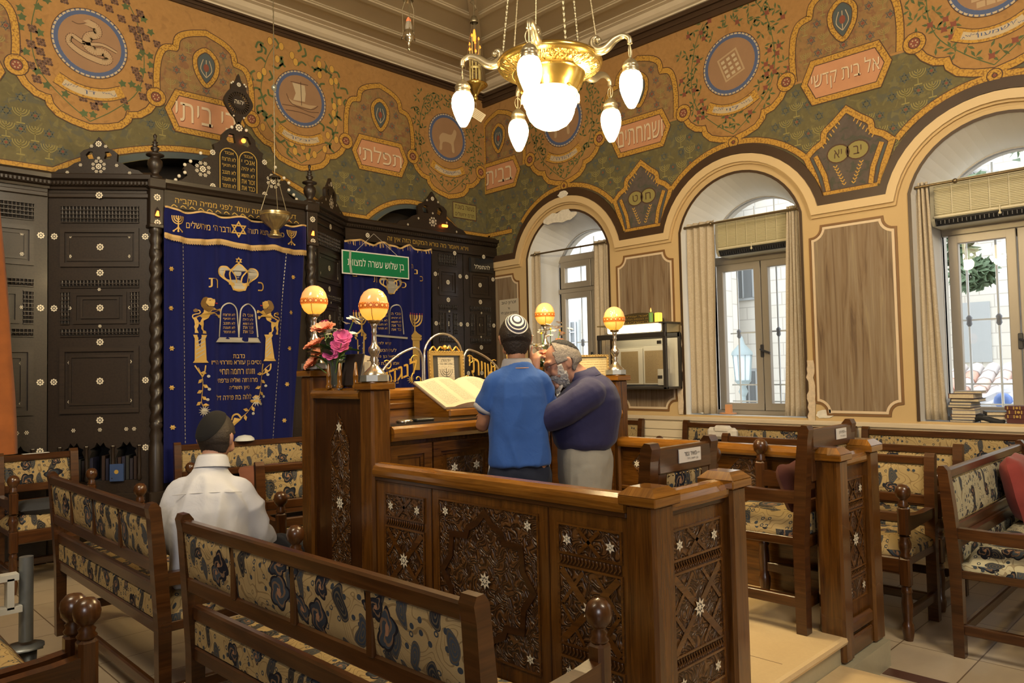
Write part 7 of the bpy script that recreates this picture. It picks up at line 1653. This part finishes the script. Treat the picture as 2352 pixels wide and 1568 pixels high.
for s in (-1, 1): limb(m, [V4(s*.09, .0, .60, .09), V4(s*.10, .22, .61, .08), V4(s*.11, .43, .58, .062), V4(s*.11, .45, .34, .055), V4(s*.11, .44, .10, .042)], 12); limb(m, [V4(s*.11, .42, .045, .036), V4(s*.115, .52, .038, .036), V4(s*.12, .61, .03, .028)], 10)
merge('body', m, SK_S, .0065, sm_); eyes(sm_, H, ks)
m = MB(); m.mat(HAIR_D); patch(m, H, lambda d: d[2] > .36 or (d[1] < .22 and d[2] > -.55 and not (abs(d[0]) > .74 and d[2] < .12 and d[1] > -.33)), ks, .009, rough=.002, seed=5); m.build('hair', parent=sm_)
VEL = plain('black_velvet_cap', (.004, .0035, .0035), .95)
capdisc(H, (-.22, -.62, .76), radians(56), .016, ks, lambda f: VEL, sm_, 'skullcap')
WHT = fabric('white_shirt_cotton', (.56, .57, .61), .04)
m = MB(); loft(m, [(0, -.03, .555, .165, .135), (0, -.035, .60, .178, .145), (0, -.045, .70, .172, .138), (0, -.058, .82, .168, .130), (0, -.062, .90, .166, .122), (0, -.058, .97, .150, .106), (0, -.05, 1.02, .118, .086), (0, -.035, 1.06, .078, .066), (0, -.028, 1.09, .060, .058)], 30, ex=2.15)
for s, (a, b, c) in ((1, R1), (-1, L1)): limb(m, [(s*.09, -.045, .98, .062), (a[0], a[1], a[2]-.008, .062), ((a[0]+b[0])/2+s*.010, (a[1]+b[1])/2, (a[2]+b[2])/2, .066), b+(.062,), ((b[0]+c[0])/2, (b[1]+c[1])/2, (b[2]+c[2])/2, .056), (b[0]+(c[0]-b[0])*.92, b[1]+(c[1]-b[1])*.92, b[2]+(c[2]-b[2])*.92, .046)], 14)
merge('shirt', m, WHT, .008, sm_, 3, .011, 6.0, 4)
m = MB(); m.mat(WHT); P = []
for j, (z, r) in enumerate(((1.075, .067), (1.125, .061), (1.136, .061), (1.125, .067), (1.08, .078))):
    for i in range(24): a = 2*pi*i/24; P.append((.003+r*1.05*cos(a), -.02+(z-1.08)*.25+r*sin(a), z-.016*sin(a)))
m.add(P, [(j*24+i, j*24+(i+1) % 24, (j+1)*24+(i+1) % 24, (j+1)*24+i) for j in range(4) for i in range(24)], True); m.build('collar', parent=sm_)
m = MB(); m.mat(plain('shirt_seam', (.52, .52, .53), .8)); m.tube([(x, -.058-.098*(max(0, 1-(x/.185)**2))**.5-.006, .985-.01*(abs(x)/.15)**2) for x in [-.15+.02*i for i in range(16)]], .0016, 5); m.build('yoke_seam', parent=sm_)
BKT = fabric('black_trousers', (.012, .012, .015), .2)
m = MB(); loft(m, [(0, -.02, .545, .16, .13), (0, -.02, .60, .165, .135), (0, -.02, .66, .15, .12)], 24)
for s in (-1, 1): limb(m, [V4(s*.09, .0, .605, .10), V4(s*.10, .22, .62, .092), V4(s*.11, .43, .585, .078), V4(s*.11, .455, .34, .074), V4(s*.11, .44, .10, .072)], 12)
merge('trousers', m, BKT, .011, sm_, 3, .004, 6, 8)
for s in (-1, 1): m = MB(); limb(m, [V4(s*.11, .41, .045, .045), V4(s*.116, .51, .042, .045), V4(s*.12, .62, .034, .036)], 12); merge('shoe', m, MATS['black_shoe'], .008, sm_, 3)
# ================================================================== chandelier and hanging lamps
M_CHB = plain('polished_brass', (.62, .42, .11), .22, .95, var=.15, vs=14); M_CHD = plain('dull_brass_arm', (.42, .36, .24), .32, .85, var=.2, vs=10)
def reliefbrass():
    t = NT('embossed_brass'); v = t.uv(); n = t.noise(v, 26, 2, .6, 1.0); t.bump(n, 1.0, .012); return t.fin(t.mix(n, (.42, .26, .05), (.78, .55, .16)), .24, .95)
M_CHR = reliefbrass(); M_BULB = emit('lit_white_glass', (1, .82, .46), 12, (.9, .85, .75)); M_BULB2 = emit('lit_frosted_bowl', (1, .82, .48), 6, (.9, .85, .75)); M_BOWLT = emit('frosted_bowl_rim', (1, .62, .28), .55, (.85, .75, .6))
CH = Vector((3.146, 2.842, 3.242))
cd = thing('chandelier', 'brass chandelier with five hanging glass lamps around a frosted bowl', 'chandelier', tuple(CH))
DSH = [(.300, .030), (.304, .018), (.300, .004), (.293, -.002), (.287, -.012)]
m = MB(); m.mat(M_CHB).lathe([(.285, .03)]+DSH, n=64); m.lathe([(.283, .028), (.28, .0), (.2, -.05), (.001, -.06)][::-1], n=48); m.build('rim', parent=cd)
m = MB(); m.mat(M_CHR).lathe([(.287, -.012), (.265, -.024), (.235, -.036), (.214, -.042)], n=64); m.build('embossed_band', parent=cd)
m = MB(); m.mat(M_CHB).lathe([(.214, -.042), (.206, -.040), (.200, -.060), (.188, -.095), (.172, -.125), (.160, -.145), (.158, -.150)], n=48); 
for k in range(3): a = 2*pi*k/3+.4; m.ball((.165*cos(a), .165*sin(a), -.15), .009, 8, 6)
m.build('gallery', parent=cd)
m = MB(); m.mat(M_BOWLT).lathe([(.150, -.135), (.158, -.155), (.163, -.175), (.160, -.20), (.150, -.225)], n=40, lobes=12, lob=.012)
for i in range(12):
    a = 2*pi*i/12; fr = (lambda a: lambda u, v, d: ((.164+d)*cos(a+u/.16), (.164+d)*sin(a+u/.16), -.19+v))(a); P = arcpts(0, -.015, .03, .03, 0, pi, 8); m.tube([fr(p, q, .0) for p, q in P], .005, 5)
m.build('bowl_rim', parent=cd)
m = MB(); m.mat(M_BULB2).lathe([(.150, -.225), (.142, -.235), (.138, -.262), (.122, -.30), (.095, -.332), (.06, -.352), (.025, -.361), (.001, -.362)], n=40, lobes=12, lob=.012); m.build('frosted_bowl', parent=cd)
AZ0 = radians(45.462-90)
DROP = [(.001, -.272), (.017, -.272), (.022, -.266), (.036, -.240), (.050, -.205), (.061, -.168), (.0635, -.14), (.060, -.112), (.052, -.092), (.043, -.080)]
for i in range(5):
    a = AZ0+radians(-105+72*i); c, s = cos(a), sin(a); X = lambda r, z, o=0: (r*c-o*s, r*s+o*c, z)
    m = MB(); m.mat(M_CHD); P = crom([X(.315, .075), X(.300, .095), X(.280, .082), X(.283, .045), X(.315, .018), X(.36, .02), (X(.41, .052)), X(.46, .062), X(.495, .04), X(.50, .008)], 6); rr = [.014+.012*sin(pi*min(1, max(0, (k/len(P)-.1)/.7))) for k in range(len(P))]; m.tube(P, rr, 12).ball(X(.312, .076), .020, 12, 8); m.build('arm', parent=cd)
    lp = MB(); lp.mat(M_CHD); z0 = -.01; lp.tube([X(.50+.024*cos(q), -.035+.036*sin(q), 0) if False else (X(.50, -.035+.034*sin(q), .020*cos(q))) for q in [2*pi*k/16 for k in range(16)]], .003, 6, True).tube([X(.50, .01), X(.502, -.05), X(.50, -.075)], .004, 6); lp.lathe([(.006, .0), (.014, -.006), (.032, -.022), (.043, -.04), (.046, -.05), (.041, -.054), (.044, -.068), (.047, -.075), (.043, -.085)], X(.50, -.068), 20); L = lp.build('lamp_cap', parent=cd)
    lp = MB(); lp.mat(M_BULB); n = 20; P = []
    pr = [(r, z-.068) for r, z in DROP]
    lp.lathe(pr[::-1] if False else pr, X(.50, 0), 20, lobes=10, lob=.03); lp.build('glass_drop', parent=L)
M_CHN = plain('chain_metal', (.36, .31, .20), .35, .85)
for i, (ax, tx) in enumerate(((-95, -40), (-62, -20), (-28, -8), (30, 8), (62, 16), (110, 40))):
    pass
CT = Vector((0, 0, ZC-CH.z))
for k in range(6):
    a = AZ0+radians(-75+60*k); p0 = Vector((.285*cos(a), .285*sin(a), .035)); p1 = Vector((.05*cos(a), .05*sin(a), CT.z-.10)); d = p1-p0; m = MB(); m.mat(M_CHN); L = d.length; n = int(L/.034); P = []; rr = []
    for i in range(n*4+1):
        f = i/(n*4); P.append(tuple(p0+d*f)); rr.append((.0035, .0085, .0095, .0075)[i % 4] if k % 2 == 0 else (.003, .006, .0035, .0065)[i % 4])
    m.tube(P, rr, 7); m.build('chain', parent=cd)
m = MB(); m.mat(M_CHB).lathe([(.001, -.12), (.06, -.11), (.075, -.08), (.05, -.05), (.11, -.01), (.11, 0)], (0, 0, CT.z), 24); m.build('ceiling_rose', parent=cd)
for i in range(5):
    a = AZ0+radians(-105+72*i); point('chandelier_glow', tuple(CH+Vector((.50*cos(a), .50*sin(a), -.37))), 26, (1, .74, .36), .045)
point('chandelier_glow', tuple(CH+Vector((0, 0, -.42))), 46, (1, .76, .40), .08)
# silver bowl lamp before the ark curtain
bl_ = thing('hanging_lamp', 'fluted silver bowl lamp hanging on three chains before the main ark curtain', 'lamp', (3.257, 6.38, 2.785))
M_OLDS = plain('tarnished_silver', (.46, .37, .20), .28, .9, var=.3, vs=12)
m = MB(); m.mat(M_OLDS).lathe([(.001, 0), (.055, 0), (.066, .006), (.058, .022), (.040, .045), (.033, .062)], n=24); m.lathe([(.033, .062), (.037, .075), (.052, .09), (.095, .125), (.125, .165), (.132, .19)], n=48, lobes=16, lob=.045); m.lathe([(.132, .19), (.138, .195), (.128, .203), (.140, .222), (.137, .228), (.12, .224), (.11, .19), (.05, .10), (.001, .09)], n=36); m.build('bowl', parent=bl_)
m = MB(); m.mat(plain('amber_glass_band', (.45, .28, .03), .15)).lathe([(.1305, .192), (.1325, .202)], n=36); m.build('glass_band', parent=bl_)
top = .555
for k in range(3):
    a = 2*pi*k/3+.9; m = MB(); m.mat(M_CHN).tube([(.132*cos(a), .132*sin(a), .225), (.085*cos(a), .085*sin(a), .38), (.03*cos(a), .03*sin(a), top)], .004, 5); m.build('chain', parent=bl_)
m = MB(); m.mat(plain('dark_lamp_canopy', (.04, .03, .02), .5)).lathe([(.055, top-.01), (.05, top+.005), (.02, top+.02), (.006, top+.03)], n=16); m.mat(M_CHN)
n = 70; m.tube([(0, 0, top+.02+(ZC-2.785-top-.02)*i/n) for i in range(n+1)], [.0035 if i % 2 else .0065 for i in range(n+1)], 5); m.mat(plain('chain_knob', (.42, .45, .38), .3, .6)).lathe([(.004, 1.36), (.02, 1.375), (.026, 1.395), (.02, 1.41), (.004, 1.425)], n=12); m.build('long_chain', parent=bl_)
# small glass lamp in silver holder by the ceiling
gl_ = thing('hanging_lamp', 'small silver lamp with a red glass flame hanging high before the ceiling', 'lamp', (3.655, 4.84, 4.19))
m = MB(); m.mat(plain('hanging_silver', (.52, .46, .34), .2, .95)).lathe([(.001, -.055), (.012, -.045), (.014, -.035), (.005, -.022), (.014, -.005), (.010, .005), (.03, .03), (.048, .055), (.05, .075), (.034, .095), (.036, .115), (.03, .12)], n=20)
for k in range(3): a = 2*pi*k/3; m.tube([(.048*cos(a), .048*sin(a), .07), (.062*cos(a), .062*sin(a), .05), (.058*cos(a), .058*sin(a), .09), (.05*cos(a), .05*sin(a), .12)], .004, 6)
m.build('holder', parent=gl_)
m = MB(); m.mat(plain('smoked_glass', (.32, .28, .22), .08)).lathe([(.028, .115), (.03, .15), (.02, .19)], n=14); m.mat(emit('red_glass_flame', (1, .16, .05), .9, (.6, .1, .05))).lathe([(.02, .19), (.018, .205), (.008, .225), (.001, .23)], n=12); m.build('glass', parent=gl_)
m = MB(); m.mat(M_CHN)
for k in range(3): a = 2*pi*k/3; m.tube([(.05*cos(a), .05*sin(a), .12), (.055*cos(a), .055*sin(a), .3), (.02*cos(a), .02*sin(a), .385)], .003, 5)
m.lathe([(.045, .365), (.03, .38), (.005, .395)], n=12); m.tube([(0, 0, .39), (0, 0, ZC-4.19)], .003, 5); m.build('chain', parent=gl_)
# electric candle lamp near the corner with a paper tag
el_ = thing('hanging_lamp', 'brass hanging lamp with a bundle of orange candle bulbs near the corner', 'lamp', (4.90, 5.42, 4.29))
m = MB(); m.mat(M_CHB).lathe([(.001, -.115), (.02, -.10), (.026, -.075), (.015, -.055), (.03, -.04), (.05, -.01), (.10, .03), (.125, .05), (.12, .06), (.08, .07), (.055, .09), (.05, .105)], n=28); m.build('dish', parent=el_)
m = MB(); m.mat(plain('candle_tube_brass', (.62, .50, .20), .4, .5))
for k in range(9): a = 2*pi*k/9; h = .36+.03*(k % 3)+.10*(k % 2); m.tube([(.052*cos(a), .052*sin(a), .09), (.05*cos(a), .05*sin(a), h)], .0085, 6)
m.lathe([(.06, .205), (.063, .21), (.063, .225), (.06, .23)], n=16); m.build('candle_tubes', parent=el_)
m = MB(); m.mat(emit('orange_candle_bulb', (1, .20, .02), 2.4, (.8, .2, .03))); R = random.Random(5)
for k in range(9): a = 2*pi*k/9; h = .36+.03*(k % 3)+.10*(k % 2); m.lathe([(.006, h), (.011, h+.012), (.007, h+.026), (.001, h+.034)], (.052*cos(a), .052*sin(a), 0), 8)
m.lathe([(.014, .50), (.018, .54), (.010, .60), (.001, .63)], n=10); m.build('candle_bulb', parent=el_)
m = MB(); m.mat(M_CHN).tube([(0, 0, .6), (0, 0, ZC-4.29)], .006, 6).lathe([(.04, .68), (.045, .69), (.03, .74), (.012, .75)], n=12)
for k in range(3): a = 2*pi*k/3+.5; m.tube([(.12*cos(a), .12*sin(a), .06), (.06*cos(a), .06*sin(a), .45), (.02*cos(a), .02*sin(a), .70)], .0025, 5)
for k in range(5): m.tube([(0, 0, .80+.06*k), (.035*cos(k*2.4), .035*sin(k*2.4), .83+.06*k), (.012, .0, .87+.06*k)], .004, 5)
m.build('hanger', parent=el_)
m = MB(); m.mat(plain('paper_tag_cream', (.60, .50, .32), .8)); Tt = Matrix.Translation((.02, -.01, -.245)) @ Matrix.Rotation(radians(45.46-90), 4, 'Z') @ Matrix.Rotation(radians(35), 4, 'Y'); q = MB(Tt); q.mat(MATS['paper_tag_cream']).box((-.065, 0, -.045), (.065, .002, .045)); q.mat(M_INK)
for k in range(5): q.strip([(-.055, -.03+.015*k), (.05, -.03+.015*k)], .0025, lf, .001)
q.build('paper_tag', parent=el_)
m = MB(); m.mat(M_CHN).tube([(0, 0, -.115), (.01, 0, -.15), (.005, -.005, -.18)], .002, 5); m.build('tag_string', parent=el_)
# ================================================================== sign, scroll case, memorial plaque, books on the sill
sg = thing('hanging_sign', 'green sign with white lettering hung by strings before the second ark curtain', 'sign', (0, 0, 0)); fS = lambda u, v, d: (u, 7.075-d, v)
m = MB(); m.mat(plain('sign_green', (.0, .165, .062), .35)).box((4.385, 7.07, 2.615), (5.285, 7.078, 2.875)); 
m.mat(plain('sign_white', (.68, .68, .64), .5)); band(m, [(4.39, 2.62), (5.28, 2.62), (5.28, 2.87), (4.39, 2.87)], .013, fS, 0, .006, True); m.build('plate', parent=sg)
m = MB(); m.mat(MATS['sign_white']).text('בן שלוש עשרה למצוות', fS, 4.835, 2.742, .76, .115, .007, bold=.02); m.build('lettering', parent=sg)
m = MB(); m.mat(plain('clear_tape', (.32, .36, .30), .25)).fill([(4.485, 2.62), (4.515, 2.62), (4.495, 2.75), (4.505, 2.872), (4.475, 2.872), (4.47, 2.74)], fS, .0085); m.build('tape', parent=sg)
m = MB(); m.mat(plain('white_string', (.55, .53, .48), .7)).tube([(4.56, 7.072, 2.872), (4.815, 7.09, 3.10), (5.13, 7.072, 2.872)], .0025, 5); m.build('string', parent=sg)
scs = thing('scroll_case', 'dark framed glass case with an old open manuscript and a lit tube above', 'display case', (0, 0, 0))
y0, y1 = 4.36, 5.26; TBz = (1.30, 1.87); M_CFR = plain('black_case_frame', (.035, .030, .026), .35)
fW = lambda u, v, d: FB(u, v, d)
m = MB(); m.mat(M_CFR).box((6.50, y0, 1.29), (6.79, y1, 1.315), .004).box((6.49, y0, 1.83), (6.525, y1, 1.885), .006).box((6.76, y0, 1.83), (6.79, y1, 1.885), .006).box((6.50, y0, 1.29), (6.53, y0+.045, 1.98), .005).box((6.50, y1-.045, 1.29), (6.53, y1, 1.88), .005).box((6.76, y0, 1.29), (6.79, y0+.03, 1.88)).box((6.47, y0-.01, 1.97), (6.76, y0+.06, 1.985)); m.build('frame', parent=scs)
m = MB(); m.mat(plain('case_lining_white', (.66, .62, .52), .7)).box((6.77, y0+.02, 1.315), (6.785, y1-.02, 1.83)); m.build('lining', parent=scs)
m = MB(); m.mat(MATS['case_lining_white']).box((6.715, 4.50, 1.335), (6.755, 4.80, 1.75), .004).box((6.715, 4.81, 1.335), (6.755, 5.16, 1.73), .004); m.mat(page('old_manuscript', (.40, .30, .16), (.16, .10, .05), 70))
for a, b in ((4.56, 4.655), (4.67, 4.765), (4.88, 4.975), (4.99, 5.085)): m.fill(q4(-b, 1.37, -a, 1.68), lambda u, v, d: (6.714-d, -u, v), .001)
m.mat(plain('parchment_brown', (.34, .25, .13), .8)).fill(q4(-4.78, 1.35, -4.545, 1.70), lambda u, v, d: (6.714-d, -u, v), .0005); m.fill(q4(-5.10, 1.35, -4.865, 1.70), lambda u, v, d: (6.714-d, -u, v), .0005); m.build('manuscript', parent=scs)
m = MB(); m.mat(plain('pale_card', (.60, .56, .46), .7)).box((6.66, 4.43, 1.33), (6.664, 4.58, 1.50)); m.build('card', parent=scs)
m = MB(); m.mat(M_GLASS).fill(q4(-y1+.05, 1.32, -y0-.05, 1.83), lambda u, v, d: (6.51-d, -u, v), 0); m.build('glass_door', parent=scs)
m = MB(); m.mat(M_CFR)
for z in (1.40, 1.76): m.box((6.495, 4.42, z), (6.512, 4.47, z+.035), .003)
for y in (4.98, 5.05): m.tube([(6.50, y, 1.315+.012), (6.49, y, 1.35), (6.50, y, 1.365)], .008, 8)
m.build('hinge', parent=scs)
m = MB(); m.mat(emit('lit_fluorescent_cover', (1, .86, .55), 3.2, (.8, .8, .7))).box((6.50, 4.47, 1.895), (6.60, 5.12, 1.975), .012); m.build('light_tube', parent=scs)
m = MB(); m.mat(plain('case_top_board', (.22, .16, .07), .5)).box((6.74, y0, 1.885), (6.79, y1, 1.985), .004).box((6.50, y0, 1.978), (6.79, y1, 1.99), .003); m.build('top_board', parent=scs)
m = MB(); m.mat(plain('dark_plaque_wood', (.075, .055, .025), .3)); P = [(-5.20, 1.985)]+arcpts(-4.88, 2.02, .32, .10, pi, 0, 14)+[(-4.56, 1.985)]
m.fill(P[::-1], lambda u, v, d: (6.74-d, -u, v), 0); m.add([(6.74, -a, b) for a, b in P]+[(6.78, -a, b) for a, b in P], [(i, (i+1) % len(P), len(P)+(i+1) % len(P), len(P)+i) for i in range(len(P))]); m.mat(M_GIL)
for i in range(3): m.text(['לזכר עולם', 'בית הכנסת הגדול', 'ירושלים'][i], lambda u, v, d: (6.739-d, -u, v), -4.88, 2.085-.032*i, .34, .020, .001)
tag(m.build('plaque'), 'arched dark wooden plaque standing on top of the scroll case', 'plaque')
cn = thing('candle', 'small green memorial candle with an orange flame on the scroll case', 'candle', (6.56, 4.575, 1.985)); m = MB(); m.mat(plain('green_candle', (.16, .36, .10), .5)).lathe([(.001, .11), (.022, .11), (.024, .10), (.024, 0)][::-1], n=14); m.build('wax', parent=cn); m = MB(); m.mat(emit('candle_flame', (1, .35, .05), 3, (1, .5, .1))).lathe([(.001, .115), (.008, .125), (.006, .14), (.001, .16)], n=8); m.build('flame', parent=cn)
for k, (y, lb) in enumerate(((4.50, 'yellow lamp box at the corner of the scroll case'),)): m = MB(); m.mat(emit('yellow_lit_box', (1, .62, .08), .8, (.8, .6, .1))).box((6.55, y-.03, 1.985), (6.62, y+.03, 2.09), .008); tag(m.build('lamp_box'), lb, 'lamp')
m = MB(); m.mat(page('small_card_print', (.56, .45, .24), (.2, .12, .05), 60)); T = Matrix.Translation((6.488, 5.13, 1.335)) @ Matrix.Rotation(-H_, 4, 'Z') @ Matrix.Rotation(radians(-12), 4, 'Y'); q = MB(T); q.mat(MATS.get('x') or bpy.data.materials['small_card_print']).box((-.06, -.002, -.055), (.06, 0, .055)); tag(q.build('prayer_card'), 'small printed card tilted at the lower edge of the scroll case glass', 'card')
pq = thing('memorial_plaque', 'white stone plaque with black lettering under the narrow panel by the ark', 'plaque', (0, 0, 0)); fQ = lambda u, v, d: FB(u, v, d+.012)
m = MB(); m.mat(plain('white_stone_plaque', (.52, .46, .36), .4)).box((6.788, 6.765, 1.95), (6.798, 7.12, 2.45)); m.build('slab', parent=pq)
m = MB(); m.mat(M_INK)
for t_, v, w_ in (('* זכרון טוב: *', 2.40, .27), ('מר', 2.33, .04), ('רחמים יעקב לוי', 2.27, .29), ('ז״ל', 2.20, .06), ('נפטר ביום', 2.13, .2), ('תנצב״ה', 2.06, .16)): m.text(t_, fQ, -6.942, v, w_, .045 if w_ > .1 else .025, .002, bold=.012)
m.build('lettering', parent=pq)
def book(label, c, s, rz, cover, ax='flat', grp=None, spine=None):
    """closed book: s = (length along spine, width, thickness), spine at -x"""
    t = thing('book', label, 'book', c, rz, grp); L, W, Tk = s
    m = MB(); m.mat(cover).box((0, -L/2, 0), (W, L/2, .003)).box((0, -L/2, Tk-.003), (W, L/2, Tk)).box((-.003, -L/2, 0), (.002, L/2, Tk), .001)
    if spine:
        m.mat(spine); fr = lambda u, v, d: (-.003-d, u, v)
        for k in range(6): u = -L*.42+L*.84*k/5; m.fill(q4(-u-.004, Tk*.12, -u+.004, Tk*.88), lambda u_, v_, d: (-.003-d, -u_, v_), .0006)
        for k in (1.5, 3.5): u = -L*.42+L*.84*k/5; m.disc((-u, Tk/2), Tk*.3, lambda u_, v_, d: (-.003-d, -u_, v_), .0006, 10)
    m.build('cover', parent=t); m = MB(); m.mat(M_PEDG).box((.002, -L/2+.005, .003), (W-.004, L/2-.005, Tk-.003)); m.build('pages', parent=t); return t
CV = [plain('cover_'+n, c, .5) for n, c in (('navy', (.03, .05, .12)), ('grey', (.30, .28, .26)), ('plum', (.09, .03, .035)), ('black', (.015, .013, .013)), ('maroon', (.075, .014, .012)), ('white', (.55, .55, .55)))]
z = 1.021; R = random.Random(12); where = ['bottom of the tall book stack on the window sill', 'second from the bottom in the tall book stack on the sill', 'third from the bottom in the tall book stack on the sill', 'fourth from the bottom in the tall book stack on the sill', 'fifth from the bottom in the tall book stack on the sill', 'sixth from the bottom in the tall book stack on the sill', 'seventh from the bottom in the tall book stack on the sill', 'under the thickest book of the tall stack on the sill', 'thickest book near the top of the tall stack on the sill', 'thin pale book topping the tall stack on the sill']
for k, tk in enumerate((.018, .020, .024, .030, .022, .018, .024, .026, .040, .018)):
    L = .16+.02*R.random()+(.02 if k > 6 else 0); book(('white' if k in (5, 9) else 'dark')+' covered book, '+where[k], (6.91+.01*R.random(), 1.862+.014*(R.random()-.5)-(.02 if k == 9 else 0), z), (.21, L, tk), radians(R.uniform(-6, 6)+(-90)), CV[(0, 1, 4, 5, 2, 1, 0, 3, 2, 1)[k]], grp='books stacked on the sill'); z += tk+.001
z = 1.021
for k, (tk, cvr, lb) in enumerate(((.022, 3, 'cream paged book at the bottom of the short sill stack'), (.026, 1, 'book in the middle of the short sill stack'), (.03, 3, 'black spined book on top of the short sill stack'))): book(lb, (6.92, 1.665-.01*k, z), (.20, .15, tk), radians(-84+7*k), CV[cvr], grp='books stacked on the sill'); z += tk+.004
z = 1.021
for k, (tk, cvr, lb) in enumerate(((.035, 4, 'lowest brown book of the gilt spined pile at the frame edge'), (.032, 4, 'second gilt spined brown book of the pile at the frame edge'), (.034, 4, 'third gilt spined brown book of the pile at the frame edge'), (.030, 4, 'topmost gilt spined brown book of the pile at the frame edge'))): book(lb, (6.84, 1.36+.01*(k % 2), z), (.24, .16, tk), radians(2*(k % 2)), CV[cvr], grp='gilt spined books', spine=M_GIL if k else None); z += tk+.001
m = MB(); m.mat(plain('black_cloth_bag', (.012, .012, .014), .7)); P = []
for j in range(9):
    for i in range(12): a = 2*pi*i/12; f = j/8; r = .012+.022*sin(pi*(.1+.85*f)); P.append((6.86+r*cos(a)*1.3, 1.74-.24*f, 1.021+r*.9+r*.9*sin(a)+.012*sin(6*f)))
m.add(P, [(j*12+i, j*12+(i+1) % 12, (j+1)*12+(i+1) % 12, (j+1)*12+i) for j in range(8) for i in range(12)]+[tuple(range(12))[::-1], tuple(range(96, 108))], True); tag(m.build('cloth_pouch'), 'black cloth pouch lying before the short book stack on the sill', 'pouch')
m = MB(); m.mat(plain('white_bag_sill', (.62, .64, .68), .4, var=.2)); P = []; Rn = random.Random(3)
for j in range(8):
    for i in range(12): a = 2*pi*i/12; r = .085*sin(pi*(j+.5)/8.2)*(.8+.35*Rn.random()); P.append((7.08+r*.7*cos(a), 1.90+r*sin(a), 1.022+.21*j/7))
m.add(P, [(j*12+i, j*12+(i+1) % 12, (j+1)*12+(i+1) % 12, (j+1)*12+i) for j in range(7) for i in range(12)]+[tuple(range(12))[::-1]], True); tag(m.build('plastic_bag'), 'crumpled white bag on the sill behind the tall book stack', 'bag')
m = MB(); m.mat(plain('orange_packet', (.60, .28, .12), .5)).box((7.0, 3.94, 1.021), (7.05, 4.0, 1.12), .003).box((6.99, 3.90, 1.021), (7.06, 4.06, 1.035), .003); tag(m.build('packet'), 'small orange and white packet on the sill of the middle window', 'packet')
m = MB(); m.mat(plain('white_saucer', (.66, .68, .70), .3)).lathe([(.001, .0), (.05, .0), (.075, .02), (.07, .02), (.045, .006), (.001, .006)], (6.93, 4.18, 1.021), 18); tag(m.build('saucer'), 'white saucer on the sill under the wide curtain', 'dish')
